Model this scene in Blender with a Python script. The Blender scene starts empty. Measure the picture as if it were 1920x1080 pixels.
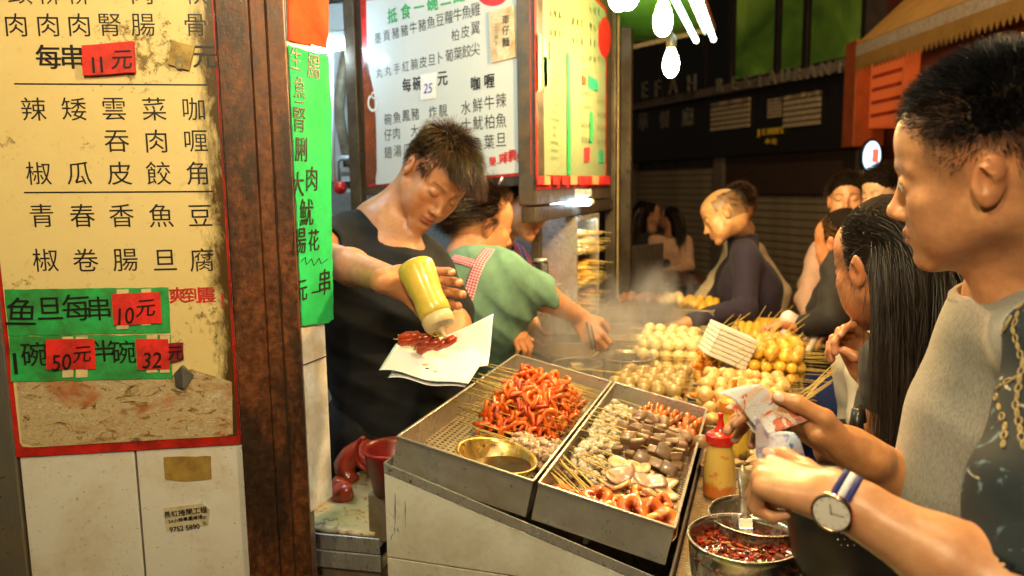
import bpy, math, random
import numpy as np
from mathutils import Vector, Matrix, Quaternion
PI = math.pi
rad = math.radians
scene = bpy.context.scene
COL = scene.collection
# ------------------------------------------------------------------ camera
FPX, PSI, PIT, ROL, EYE = 1450.0, 18.3, 7.6, 0.8, 1.6
cam = bpy.data.cameras.new('camera')
camo = bpy.data.objects.new('camera', cam); COL.objects.link(camo)
CR = Matrix.Rotation(rad(PSI), 3, 'Z') @ Matrix.Rotation(rad(90 - PIT), 3, 'X') @ Matrix.Rotation(rad(-ROL), 3, 'Z')
camo.matrix_world = Matrix.Translation((0, 0, EYE)) @ CR.to_4x4()
cam.sensor_width = 36.0; cam.lens = 36.0 * FPX / 1920.0
cam.clip_start = 0.02; cam.clip_end = 400
cam.dof.use_dof = True; cam.dof.focus_distance = 1.3; cam.dof.aperture_fstop = 4.5
scene.camera = camo
# ------------------------------------------------------------------ world, exposure
w = bpy.data.worlds.new('World'); scene.world = w; w.use_nodes = True
wn = w.node_tree.nodes; wl = w.node_tree.links; wn.clear()
bg = wn.new('ShaderNodeBackground'); wo = wn.new('ShaderNodeOutputWorld')
bg.inputs[0].default_value = (0.060, 0.044, 0.030, 1); bg.inputs[1].default_value = 0.5
wl.new(bg.outputs[0], wo.inputs[0])
vs = scene.view_settings
vs.view_transform = 'Standard'; vs.look = 'None'; vs.gamma = 1; vs.exposure = 0.30; vs.use_curve_mapping = False
scene.render.engine = 'CYCLES'
cy = scene.cycles
cy.use_denoising = True; cy.max_bounces = 7; cy.diffuse_bounces = 3; cy.glossy_bounces = 4
cy.transmission_bounces = 6; cy.transparent_max_bounces = 12; cy.volume_bounces = 0
cy.sample_clamp_indirect = 4.0; cy.caustics_reflective = False; cy.caustics_refractive = False
cy.volume_step_rate = 2.0; cy.volume_max_steps = 48
cy.use_light_tree = True
# ------------------------------------------------------------------ geometry of the photograph's camera
CO = Vector((0, 0, EYE))
def ray(px, py): return CR @ Vector(((px - 960) / FPX, -(py - 540) / FPX, -1.0))
def D(px, py, d): return CO + ray(px, py) * d
def atZ(px, py, z): v = ray(px, py); return CO + v * ((z - EYE) / v.z)
def atY(px, py, y): v = ray(px, py); return CO + v * (y / v.y)
def atX(px, py, x): v = ray(px, py); return CO + v * (x / v.x)
RNG = random.Random(7)
NP = np.random.default_rng(11)
def U(a, b): return RNG.uniform(a, b)
ORD = ['first', 'second', 'third', 'fourth', 'fifth', 'sixth', 'seventh', 'eighth', 'ninth', 'tenth', 'eleventh', 'twelfth', 'thirteenth', 'fourteenth', 'fifteenth', 'sixteenth', 'seventeenth', 'eighteenth']
LAY = ['bottom', 'second', 'third', 'fourth', 'top']
# ------------------------------------------------------------------ object helpers
def tag(o, label=None, cat=None, group=None, kind=None):
    if label: o['label'] = label
    if cat: o['category'] = cat
    if group: o['group'] = group
    if kind: o['kind'] = kind
    return o
def empty(name, loc=(0, 0, 0), label=None, cat=None, group=None, rz=0.0):
    o = bpy.data.objects.new(name, None); COL.objects.link(o)
    o.empty_display_size = 0.05
    o.location = loc; o.rotation_euler = (0, 0, rz)
    return tag(o, label, cat, group)
def link(name, me, parent=None, m=None):
    o = bpy.data.objects.new(name, me); COL.objects.link(o)
    if m is not None and not me.materials:
        for x in (m if isinstance(m, (list, tuple)) else [m]): me.materials.append(x)
    if parent is not None: o.parent = parent
    return o
def copy_tree(o, parent=None):
    c = o.copy(); COL.objects.link(c)
    if parent is not None: c.parent = parent
    for ch in o.children: copy_tree(ch, c)
    return c
def delete_tree(o):
    for ch in list(o.children): delete_tree(ch)
    bpy.data.objects.remove(o)
def frame(origin, x, y=None, z=None):
    x = Vector(x).normalized()
    if z is not None:
        z = Vector(z); z = (z - x * z.dot(x)).normalized(); y = z.cross(x)
    else:
        y = Vector(y); y = (y - x * y.dot(x)).normalized(); z = x.cross(y)
    m = Matrix((x, y, z)).transposed().to_4x4(); m.translation = Vector(origin); return m
def zto(d, origin=(0, 0, 0)):
    m = Vector(d).normalized().to_track_quat('Z', 'Y').to_matrix().to_4x4(); m.translation = Vector(origin); return m
class MB:
    def __init__(s): s.v = []; s.f = []; s.mi = []; s.cm = 0; s.T = None
    def add(s, vs_, fs):
        n = len(s.v)
        if s.T is not None: vs_ = [tuple(s.T @ Vector(v)) for v in vs_]
        s.v.extend([tuple(v) for v in vs_]); s.f.extend([tuple(i + n for i in f) for f in fs]); s.mi.extend([s.cm] * len(fs)); return s
    def box(s, x0, x1, y0, y1, z0, z1, M=None):
        vs_ = [(x, y, z) for z in (z0, z1) for y in (y0, y1) for x in (x0, x1)]
        if M is not None: vs_ = [M @ Vector(v) for v in vs_]
        return s.add(vs_, [(0, 2, 3, 1), (4, 5, 7, 6), (0, 1, 5, 4), (2, 6, 7, 3), (0, 4, 6, 2), (1, 3, 7, 5)])
    def cbox(s, c, sz, M=None):
        return s.box(c[0]-sz[0]/2, c[0]+sz[0]/2, c[1]-sz[1]/2, c[1]+sz[1]/2, c[2]-sz[2]/2, c[2]+sz[2]/2, M)
    def tube(s, pts, r, n=8, cap=True, closed=False):
        P = [Vector(p) for p in pts]; m = len(P)
        if not hasattr(r, '__len__'): r = [r] * m
        ref = None; vs_ = []; fs = []
        for i, p in enumerate(P):
            if closed: t = P[(i + 1) % m] - P[i - 1]
            else: t = (P[min(i + 1, m - 1)] - P[max(i - 1, 0)])
            if t.length < 1e-9: t = Vector((0, 0, 1))
            t.normalize()
            if ref is None:
                ref = t.orthogonal().normalized()
            ref = (ref - t * ref.dot(t)); ref.normalize(); b = t.cross(ref)
            for k in range(n):
                a = 2 * PI * k / n; vs_.append(p + (ref * math.cos(a) + b * math.sin(a)) * r[i])
        for i in range(m if closed else m - 1):
            j = (i + 1) % m
            for k in range(n):
                l = (k + 1) % n; fs.append((i*n+k, i*n+l, j*n+l, j*n+k))
        if cap and not closed: fs.append(tuple(range(n))[::-1]); fs.append(tuple((m-1)*n + k for k in range(n)))
        return s.add(vs_, fs)
    def lathe(s, prof, n=32, M=None, sx=1, sy=1, wob=None):
        vs_ = []; fs = []; m = len(prof)
        for i, (r, z) in enumerate(prof):
            for k in range(n):
                a = 2 * PI * k / n; v = Vector((r * math.cos(a) * sx, r * math.sin(a) * sy, z))
                if M is not None: v = M @ v
                vs_.append(v)
        for i in range(m - 1):
            for k in range(n):
                l = (k + 1) % n; fs.append((i*n+k, i*n+l, (i+1)*n+l, (i+1)*n+k))
        if prof[0][0] > 1e-6: fs.append(tuple(range(n))[::-1])
        if prof[-1][0] > 1e-6: fs.append(tuple((m-1)*n + k for k in range(n)))
        return s.add(vs_, fs)
    def prism(s, poly, a, b):           # polygon (list of 3d pts), extruded from offset a to offset b vectors
        a = Vector(a); b = Vector(b); n = len(poly); P = [Vector(p) for p in poly]
        return s.add([p + a for p in P] + [p + b for p in P], [tuple(range(n))[::-1], tuple(range(n, 2*n))] + [(i, (i+1) % n, (i+1) % n + n, i + n) for i in range(n)])
    def ball(s, c, r, n=8, m=6, M=None, ax=(1, 1, 1)):
        vs_ = [Vector((0, 0, r))]; fs = []
        for i in range(1, m):
            t = PI * i / m
            for k in range(n): vs_.append(Vector((r*math.sin(t)*math.cos(2*PI*k/n), r*math.sin(t)*math.sin(2*PI*k/n), r*math.cos(t))))
        vs_.append(Vector((0, 0, -r)))
        for k in range(n): fs.append((0, 1+k, 1+(k+1) % n))
        for i in range(m-2):
            for k in range(n): fs.append((1+i*n+k, 1+(i+1)*n+k, 1+(i+1)*n+(k+1) % n, 1+i*n+(k+1) % n))
        L = len(vs_)-1
        for k in range(n): fs.append((L, 1+(m-2)*n+(k+1) % n, 1+(m-2)*n+k))
        out = []
        for v in vs_:
            v = Vector((v.x*ax[0], v.y*ax[1], v.z*ax[2]))
            if M is not None: v = M @ v
            out.append(v + Vector(c))
        return s.add(out, fs)
    def mesh(s, name='m', m=None, smooth=False):
        me = bpy.data.meshes.new(name); me.from_pydata(s.v, [], s.f); me.update()
        if m is not None:
            for x in (m if isinstance(m, (list, tuple)) else [m]): me.materials.append(x)
        if any(s.mi): me.polygons.foreach_set('material_index', s.mi)
        if smooth: me.polygons.foreach_set('use_smooth', [True] * len(me.polygons))
        return me
    def build(s, name, m=None, parent=None, smooth=False, bevel=0, seg=2, auto=None):
        me = s.mesh(name, m, smooth)
        o = link(name, me, parent)
        if bevel:
            b = o.modifiers.new('b', 'BEVEL'); b.width = bevel; b.segments = seg; b.limit_method = 'ANGLE'; b.angle_limit = rad(40)
        if auto:
            me.polygons.foreach_set('use_smooth', [True] * len(me.polygons))
            try: me.set_sharp_from_angle(angle=rad(auto))
            except Exception: pass
        return o
def fast_mesh(name, V, F, m=None, smooth=True, cols=None):
    V = np.asarray(V, np.float32); F = np.asarray(F, np.int32); k = F.shape[1]
    me = bpy.data.meshes.new(name)
    me.vertices.add(len(V)); me.vertices.foreach_set('co', V.ravel())
    me.loops.add(F.size); me.loops.foreach_set('vertex_index', F.ravel())
    me.polygons.add(len(F)); me.polygons.foreach_set('loop_start', np.arange(0, F.size, k, dtype=np.int32))
    me.polygons.foreach_set('loop_total', np.full(len(F), k, np.int32))
    me.update(calc_edges=True)
    if smooth: me.polygons.foreach_set('use_smooth', np.ones(len(F), bool))
    if cols is not None:
        a = me.color_attributes.new('col', 'FLOAT_COLOR', 'POINT')
        c = np.ones((len(V), 4), np.float32); c[:, :3] = cols; a.data.foreach_set('color', c.ravel())
    if m is not None:
        for x in (m if isinstance(m, (list, tuple)) else [m]): me.materials.append(x)
    return me
# ------------------------------------------------------------------ materials
class NT:
    def __init__(s, name):
        s.m = bpy.data.materials.new(name); s.m.use_nodes = True; s.t = s.m.node_tree; s.n = s.t.nodes
        s.b = s.n['Principled BSDF']; s.tc = None
    def co(s, kind='Object'):
        if s.tc is None: s.tc = s.n.new('ShaderNodeTexCoord')
        return s.tc.outputs[kind]
    def L(s, a, b): s.t.links.new(a, b)
    def noise(s, scale, detail=6, rough=.6, stretch=None, kind='Object', dist=0):
        n = s.n.new('ShaderNodeTexNoise'); n.inputs['Scale'].default_value = scale; n.inputs['Detail'].default_value = detail
        n.inputs['Roughness'].default_value = rough; n.inputs['Distortion'].default_value = dist
        src = s.co(kind)
        if stretch:
            mp = s.n.new('ShaderNodeMapping'); mp.inputs['Scale'].default_value = stretch; s.L(src, mp.inputs[0]); src = mp.outputs[0]
        s.L(src, n.inputs['Vector']); return n.outputs['Fac']
    def vor(s, scale, feat='F1', out='Distance', rnd=1):
        n = s.n.new('ShaderNodeTexVoronoi'); n.feature = feat; n.inputs['Scale'].default_value = scale; n.inputs['Randomness'].default_value = rnd
        s.L(s.co(), n.inputs['Vector']); return n.outputs[out]
    def ramp(s, src, *stops, interp='LINEAR'):
        r = s.n.new('ShaderNodeValToRGB'); cr = r.color_ramp; cr.interpolation = interp
        while len(cr.elements) < len(stops): cr.elements.new(0.5)
        for e, (p, c) in zip(cr.elements, stops):
            e.position = p; e.color = (c, c, c, 1) if not hasattr(c, '__len__') else (*c[:3], 1)
        s.L(src, r.inputs[0]); return r.outputs[0]
    def mix(s, fac, a, b, mode='MIX'):
        x = s.n.new('ShaderNodeMix'); x.data_type = 'RGBA'; x.blend_type = mode
        for i, v in ((0, fac), (6, a), (7, b)):
            if hasattr(v, 'links'): s.L(v, x.inputs[i])
            elif i == 0: x.inputs[0].default_value = v
            else: x.inputs[i].default_value = (v, v, v, 1) if not hasattr(v, '__len__') else (*v[:3], 1)
        return x.outputs[2]
    def math(s, op, a, b=0):
        x = s.n.new('ShaderNodeMath'); x.operation = op
        for i, v in ((0, a), (1, b)):
            if hasattr(v, 'links'): s.L(v, x.inputs[i])
            else: x.inputs[i].default_value = v
        return x.outputs[0]
    def bump(s, h, strength=.3, dist=.002):
        b = s.n.new('ShaderNodeBump'); b.inputs['Strength'].default_value = strength; b.inputs['Distance'].default_value = dist
        s.L(h, b.inputs['Height'])
        if s.b.inputs['Normal'].is_linked: s.L(s.b.inputs['Normal'].links[0].from_socket, b.inputs['Normal'])
        s.L(b.outputs[0], s.b.inputs['Normal']); return s
    def set(s, **k):
        for n, v in k.items():
            n = {'base': 'Base Color', 'rough': 'Roughness', 'metal': 'Metallic', 'sss': 'Subsurface Weight', 'ior': 'IOR', 'coat': 'Coat Weight',
                 'trans': 'Transmission Weight', 'emi': 'Emission Color', 'emis': 'Emission Strength', 'alpha': 'Alpha', 'sheen': 'Sheen Weight', 'spec': 'Specular IOR Level', 'coatr': 'Coat Roughness'}[n]
            i = s.b.inputs[n]
            if hasattr(v, 'links'): s.L(v, i)
            elif hasattr(v, '__len__'): i.default_value = (*v[:3], 1)
            else: i.default_value = v
        return s
def simple(name, col, rough=.6, metal=0, var=.25, scale=30, bump=.15, bd=.001, **k):
    t = NT(name); n = t.noise(scale)
    c = t.ramp(n, (.3, [x * (1 - var) for x in col]), (.7, [min(1, x * (1 + var)) for x in col]))
    t.set(base=c, rough=rough, metal=metal, **k)
    if bump: t.bump(t.noise(scale * 3), bump, bd)
    return t.m
def dirty(name, col, dirt, amt=.5, scale=8, rough=.45, metal=0, fine=60, bump=.2, spots=True, **k):
    t = NT(name)
    f1 = t.ramp(t.noise(scale, 9, .68, dist=.3), (.5 - amt * .25, 0), (.72 - amt*.1, 1))
    c = t.mix(f1, col, dirt)
    f2 = t.ramp(t.noise(fine, 6, .6), (.55, 0), (.8, .55)); c = t.mix(f2, c, dirt)
    if spots:
        f3 = t.ramp(t.noise(scale * 11, 3, .5), (.70, 0), (.75, .9)); c = t.mix(f3, c, [x * .35 for x in dirt])
    t.set(base=c, metal=metal, rough=t.ramp(t.noise(scale*2), (.3, max(.05, rough - .12)), (.7, min(1, rough + .2))), **k)
    if bump: t.bump(t.noise(fine * 2), bump, .0008); t.bump(f1, .25, .0008)
    return t.m
def steel(name, col=(.62, .60, .57), rough=.3, grime=.35, stretch=(2, 40, 2), gcol=(.22, .13, .04)):
    t = NT(name)
    br = t.noise(14, 8, .7, stretch)
    st = t.noise(7, 8, .7, dist=.6)
    f = t.ramp(st, (.5 - grime * .2, 0), (.85 - grime*.2, 1))
    c = t.mix(t.math('MULTIPLY', f, .75), t.ramp(br, (.3, [x*.78 for x in col]), (.7, col)), gcol)
    sp = t.ramp(t.noise(95, 3, .5), (.69, 0), (.73, 1)); c = t.mix(t.math('MULTIPLY', sp, .8), c, (.05, .025, .01))
    t.set(base=c, metal=t.ramp(f, (0, .62), (1, .4)), rough=t.ramp(t.mix(.5, br, st), (.3, rough - .08), (.7, rough + .16)))
    t.bump(br, .06, .001); t.bump(t.noise(3, 3, .5), .5, .004)
    return t.m
def emit(name, col, s):
    t = NT(name); t.set(base=(0, 0, 0), emi=col, emis=s); return t.m
def vcol(name, rough=.5, sss=0, bump=.2, scale=200, bd=.0006, **k):
    t = NT(name); a = t.n.new('ShaderNodeAttribute'); a.attribute_name = 'col'
    v = t.ramp(t.noise(45, 5, .6), (.3, .88), (.7, 1.1)); c = t.mix(1, a.outputs[0], v, 'MULTIPLY')
    t.set(base=c, rough=rough, **k)
    if sss: t.set(sss=sss); t.b.inputs['Subsurface Radius'].default_value = (1, .35, .18); t.b.inputs['Subsurface Scale'].default_value = .006
    if bump: t.bump(t.noise(scale, 4, .6), bump, bd)
    return t.m
# ------------------------------------------------------------------ text on planes
class Plane:
    """a flat face in the place: pixels of the photograph are read on it once, text and prints are laid on it"""
    def __init__(s, origin, u, v):
        s.o = Vector(origin); s.u = Vector(u).normalized(); s.v = Vector(v); s.v = (s.v - s.u * s.v.dot(s.u)).normalized(); s.n = s.u.cross(s.v)
    def at(s, px, py):
        r = ray(px, py); t = (s.o - CO).dot(s.n) / r.dot(s.n); q = CO + r * t - s.o; return q.dot(s.u), q.dot(s.v)
    def P(s, u, v, h=0): return s.o + s.u * u + s.v * v + s.n * h
    def M(s, u, v, h=0):
        m = Matrix((s.u, s.v, s.n)).transposed().to_4x4(); m.translation = s.P(u, v, h); return m
    def quad(s, pts, h0, h1, mb):
        if sum(a[0]*b[1] - b[0]*a[1] for a, b in zip(pts, list(pts[1:]) + [pts[0]])) < 0: pts = list(pts)[::-1]
        mb.prism([s.P(u, v) for u, v in pts], s.n * h0, s.n * h1); return mb
_gl = {}
def glyph(txt, bold=0.0, shear=0.0):
    k = (txt, bold, shear)
    if k not in _gl:
        c = bpy.data.curves.new('g', 'FONT'); c.body = txt; c.size = 1.0; c.align_x = 'CENTER'; c.align_y = 'CENTER'; c.resolution_u = 3
        c.offset = bold; c.shear = shear
        o = bpy.data.objects.new('g', c); COL.objects.link(o)
        dg = bpy.context.evaluated_depsgraph_get()
        me = bpy.data.meshes.new_from_object(o.evaluated_get(dg))
        V = np.zeros(len(me.vertices) * 3, np.float32); me.vertices.foreach_get('co', V); V = V.reshape(-1, 3)
        F = [tuple(p.vertices) for p in me.polygons]
        bpy.data.objects.remove(o); bpy.data.curves.remove(c); bpy.data.meshes.remove(me)
        if len(V):
            V[:, 0] -= (V[:, 0].max() + V[:, 0].min()) / 2
            if len(txt) == 1 and ord(txt) > 0x2e80: V[:, 1] -= (V[:, 1].max() + V[:, 1].min()) / 2
            else: V[:, 1] -= .35
        _gl[k] = (V, F)
    return _gl[k]
def put(mb, M, txt, size, bold=0.0, shear=0.0, rot=0.0, sx=1.0, jitter=0):
    V, F = glyph(txt, 0.0, shear)
    if not len(V): return
    R = M @ Matrix.Rotation(rot, 4, 'Z') @ Matrix.Diagonal((size * sx, size, 1, 1))
    mb.add([R @ Vector(v.tolist()) for v in V], F)
    if bold > 0:
        for k, (dx, dy) in enumerate(((1, 0), (0, 1), (1, 1))):
            Q = R @ Matrix.Translation((dx * bold * 1.3, dy * bold * .8, .0003 * (k + 1)))
            mb.add([Q @ Vector(v.tolist()) for v in V], F)
# ================================================================== LAMPS OF THE PLACE, AND ADDED FILL BULBS
M_bulb = emit('bulb_glass', (1.0, .60, .21), 860.0)
M_bulbf = emit('bulb_glass_far', (1.0, .62, .24), 520.0)
M_bulbn = emit('bulb_glass_near', (1.0, .73, .42), 480.0)
M_bulbb = emit('bulb_glass_added', (1.0, .76, .46), 720.0)
M_bulbg = emit('bulb_glass_cool', (.86, 1.0, .66), 30.0)
M_tubeC = emit('tube_cool', (.60, .84, 1.0), 42.0)
M_tubeG = emit('tube_greenish', (.62, 1.0, .78), 12.0)
M_blackp = simple('black_plastic', (.018, .018, .018), .45)
def bulb_mb(r=.034, s=1.0):
    pr = [(.0005, -.062), (.012, -.059), (.022, -.05), (r*.86, -.036), (r, -.014), (r*.95, .008), (r*.72, .032), (.017, .052), (.0145, .062)]
    return MB().lathe([(a*s, b*s) for a, b in pr], 20)
_b = {}
M_batten = simple('grey_batten', (.30, .34, .32), .5)
def hang_bulb(p, label, mat_, group='bulbs hanging over the counter', s=1.0, top=2.36, nm='light_bulb', cat='light bulb'):
    k = (mat_.name, s)
    if k not in _b: _b[k] = (bulb_mb(s=s).mesh('bulb', mat_, True), MB().lathe([(.016*s, .055*s), (.02*s, .06*s), (.022*s, .095*s), (.012*s, .115*s), (.004, .12*s)], 16).mesh('socket', M_blackp, True))
    t = empty(nm, p, label, cat, group)
    link('glass_bulb', _b[k][0], t); link('socket', _b[k][1], t)
    MB().tube([(0, 0, .11*s), (.004, 0, (top - p[2]) * .5), (0, .003, top - p[2])], .003, 6).build('cord', M_blackp, t)
    return t
hang_bulb(D(1258, 117, 2.8), 'lowest small bulb hanging free below the edge of the green canopy', M_bulbf, s=.86)
hang_bulb(D(1243, 34, 2.3), 'egg-shaped bulb hanging above and left of the lowest bulb', M_bulbf, s=.86)
hang_bulb(D(1178, -22, 2.0), 'bulb cut by the top of the picture beside the menu frame, nearer of the pair', M_bulbg, s=.9)
hang_bulb(D(1160, -18, 2.08), 'bulb cut by the top of the picture, half behind its neighbour at the menu frame', M_bulbg, s=.9)
hang_bulb((-.12, 1.75, 2.06), 'bulb over the near end of the counter, above the skewer trays', M_bulb)
hang_bulb((.02, .90, 2.20), 'bulb over the end of the stall nearest the camera', M_bulbn)
hang_bulb((-.42, .10, 2.36), 'added bulb out of view above the camera, brightening the yellow menu wall', M_bulbb, top=2.45, s=.72)  # added out of view to brighten the menu wall
hang_bulb((-.02, -.25, 2.25), 'added fill bulb out of view behind the camera', M_bulbb)  # added fill light for the faces turned towards the camera
def tube_lamp(a, b, label, mat_, r=.014, nm='fluorescent_tube', up=(0, 0, 1), group=None, n=1, gap=.05, power=None):
    a = Vector(a); b = Vector(b); d = (b - a); L_ = d.length; M = frame(a, d, z=up)
    t = empty(nm, a, label, 'lamp', group)
    loc = Matrix.Translation(-a) @ M
    for i in range(n):
        y = (i - (n-1)/2) * gap
        o = MB().tube([loc @ Vector((.02, y, 0)), loc @ Vector((L_-.02, y, 0))], r, 14).build('glass_tube', mat_, t, True)
        for x in (.01, L_-.01):
            MB().tube([loc @ Vector((x-.012, y, 0)), loc @ Vector((x+.012, y, 0))], r*1.12, 12).build('end_cap', M_whitepl, t, True)
    MB().box(0, L_, -gap*.10, gap*.10, .022, .05, loc).build('batten', M_batten, t, bevel=.003)
    return t
M_whitepl = simple('white_painted_metal', (.72, .74, .72), .4, var=.06)
# ================================================================== GROUND
t = NT('wet_asphalt')
t.set(base=t.ramp(t.noise(6, 8, .7), (.3, (.02, .019, .018)), (.75, (.055, .05, .045))), rough=t.ramp(t.noise(1.2, 4), (.35, .25), (.65, .8)))
t.bump(t.noise(120, 3), .5, .004); M_asph = t.m
tag(MB().box(-40, 40, -20, 60, -.3, 0).build('street', M_asph), kind='structure')
# ================================================================== LEFT WALL OF THE STALL WITH THE MENU
WU = Vector((math.cos(rad(26)), math.sin(rad(26)), 0))
WP = Plane(D(235, 340, 1.34), WU, (0, 0, 1))
def wq(pts): return [WP.at(*p) for p in pts]
t = NT('laminate_dirty')
g1 = t.ramp(t.noise(5, 9, .7, dist=.4), (.46, 0), (.68, 1)); g2 = t.ramp(t.noise(48, 5, .65), (.56, 0), (.72, 1)); g3 = t.ramp(t.noise(160, 3), (.66, 0), (.7, 1))
c = t.mix(t.math('MULTIPLY', g1, .62), (.70, .66, .60), (.52, .36, .17)); c = t.mix(t.math('MULTIPLY', t.math('MULTIPLY', g2, g1), .9), c, (.30, .17, .05)); c = t.mix(t.math('MULTIPLY', g3, .6), c, (.12, .07, .02))
t.set(base=c, rough=t.ramp(g1, (0, .3), (1, .55))); t.bump(t.noise(300, 3), .15, .0005); M_lam = t.m
M_grimeseam = simple('grime', (.03, .022, .012), .8)
sw = empty('stall_side_wall', WP.P(0, -1.6), 'stained white laminate end wall of the stall under the yellow menu board', 'wall')
def under(o, root):
    o.parent = root; o.matrix_parent_inverse = Matrix.Translation(root.location).inverted(); return o
# core and two panels, seam between them
u0 = WP.at(-140, 560)[0]; uS0 = WP.at(256, 860)[0]; uR = WP.at(437, 540)[0]
ztop = 2.55 - 0; vb = -WP.o.z
def wbox(ua, ub, va, vb_, h0, h1, mb=None):
    mb = mb or MB(); WP.quad([(ua, va), (ub, va), (ub, vb_), (ua, vb_)], h0, h1, mb); return mb
under(wbox(u0, uR + .02, vb, ztop - WP.o.z, -.05, -.012).build('core', M_grimeseam), sw)
vpt = WP.at(250, 842)[1]
uL = WP.at(30, 860)[0]; uSb = WP.at(264, 980)[0]
under(wbox(uL + .006, uSb - .0018, vb + .1, .82, -.012, 0).build('panel', M_lam, bevel=.002), sw)
under(wbox(uSb + .0018, uR - .001, vb + .1, .82, -.012, .0005).build('panel', M_lam, bevel=.002), sw)
under(wbox(u0, uL + .003, vb, .82, -.012, .008).build('corner_strip', steel('edge_strip', (.22, .21, .19), .4, .6), bevel=.002), sw)
# menu board : red base, cream face, prints
M_red = dirty('red_border', (.62, .02, .012), (.10, .01, .006), .45, 14, .35)
t = NT('menu_cream')
g1 = t.ramp(t.noise(3.2, 9, .7, dist=.5), (.42, 0), (.75, 1)); g2 = t.ramp(t.noise(60, 6, .7), (.60, 0), (.76, 1)); g3 = t.ramp(t.noise(210, 3), (.71, 0), (.74, 1))
c = t.mix(t.math('MULTIPLY', g1, .4), (.74, .58, .27), (.62, .41, .12)); c = t.mix(t.math('MULTIPLY', g2, .55), c, (.42, .24, .05)); c = t.mix(t.math('MULTIPLY', g3, .8), c, (.10, .05, .01))
# grime creeping in from the post side of the board, streaked downwards
sx = t.n.new('ShaderNodeSeparateXYZ'); t.L(t.co('Object'), sx.inputs[0])
du = t.math('ADD', t.math('MULTIPLY', sx.outputs[0], WU.x), t.math('MULTIPLY', sx.outputs[1], WU.y))
edge = t.ramp(t.math('ADD', du, 0), (0, 0), (1, 1))
uo = (WP.o.x * WU.x + WP.o.y * WU.y)
e1 = t.math('MULTIPLY', t.math('SUBTRACT', du, uo + uR - .055), 18.0)      # 0..1 over the last 55 mm
nn = t.noise(30, 7, .75, (1, 1, .35), dist=.4)
e2 = t.ramp(t.math('ADD', t.math('MULTIPLY', e1, .5), nn), (.62, 0), (.86, 1))
c = t.mix(e2, c, (.07, .035, .008))
def smudge(px, py, r, amt, sc_=70):
    global c
    q = WP.P(*WP.at(px, py)); vm = t.n.new('ShaderNodeVectorMath'); vm.operation = 'DISTANCE'; t.L(t.co(), vm.inputs[0]); vm.inputs[1].default_value = q
    f = t.math('SUBTRACT', amt, t.math('MULTIPLY', vm.outputs['Value'], amt / r)); m_ = t.ramp(t.math('ADD', t.noise(sc_, 8, .75, dist=.3), f), (.66, 0), (.78, .85)); c = t.mix(m_, c, (.10, .055, .012))
for a_ in ((265, 105, .11, .26), (228, 75, .07, .22), (395, 60, .06, .24), (408, 330, .07, .2), (415, 600, .10, .22), (420, 760, .08, .2), (18, 270, .035, .22), (160, 275, .022, .28), (315, 46, .012, .4), (40, 545, .06, .2), (345, 90, .05, .24), (402, 480, .06, .18), (330, 640, .03, .3)): smudge(*a_)
t.set(base=c, rough=.32, coat=.3); t.bump(g2, .3, .0007); M_cream = t.m
mbd = empty('menu_board', WP.P(0, 0), 'yellow menu board with black Chinese characters and red border on the left wall', 'menu board')
pb = [(-140, 862), (25, 857), (449, 833), (uR, None)]
uRr = WP.at(452, 700)[0]
vB0 = WP.at(25, 857)[1]; vB1 = WP.at(449, 832)[1]; uB0 = WP.at(25, 857)[0]
def lerp(a, b, t_): return a + (b - a) * t_
WP.quad([(u0, vB0), (uB0, vB0), (uR - .002, vB1), (uR - .002, .80), (u0, .80)], .001, .004, m := MB())
under(m.build('border', M_red, bevel=.0008), mbd)
a0 = WP.at(40, 828); a1 = WP.at(62, 837)
c1 = WP.at(440, 815); uTL = WP.at(-9, 380)[0]
face = [(a0[0], a0[1]), (a0[0] + .004, a0[1] - .008), (a1[0], a1[1]), (c1[0] + .006, c1[1]), (uR - .003, .78), (uTL, .78), (uTL - .0, WP.at(-9, 380)[1])]
under(WP.quad(face, .0042, .0052, MB()).build('face', M_cream), mbd)
# weathered photo print at the foot of the board
t = NT('old_food_print')
n1 = t.noise(11, 9, .7, dist=1.2); n2 = t.noise(24, 9, .78, (1, 1, 2.2), dist=1.2); n3 = t.noise(9, 4, .6, dist=1)
c = t.ramp(n2, (.36, (.05, .03, .015)), (.43, (.32, .20, .08)), (.50, (.60, .46, .27)), (.55, (.34, .24, .13)), (.60, (.66, .56, .38)), (.68, (.26, .17, .08)))
c = t.mix(t.ramp(n3, (.52, 0), (.64, .85)), c, t.ramp(n1, (.3, (.16, .03, .01)), (.55, (.42, .12, .03)), (.7, (.55, .25, .08))))
c = t.mix(t.ramp(t.noise(75, 6, .7), (.62, 0), (.68, 1)), c, (.02, .015, .01))
t.set(base=c, rough=.4); t.bump(n2, .5, .0015); M_oldprint = t.m
pp = wq([(44, 828), (66, 834), (250, 826), (438, 812), (436, 715), (360, 690), (300, 712), (200, 704), (60, 712), (34, 716)])
under(WP.quad(pp, .0053, .006, MB()).build('old_photo_print', M_oldprint), mbd)
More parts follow.
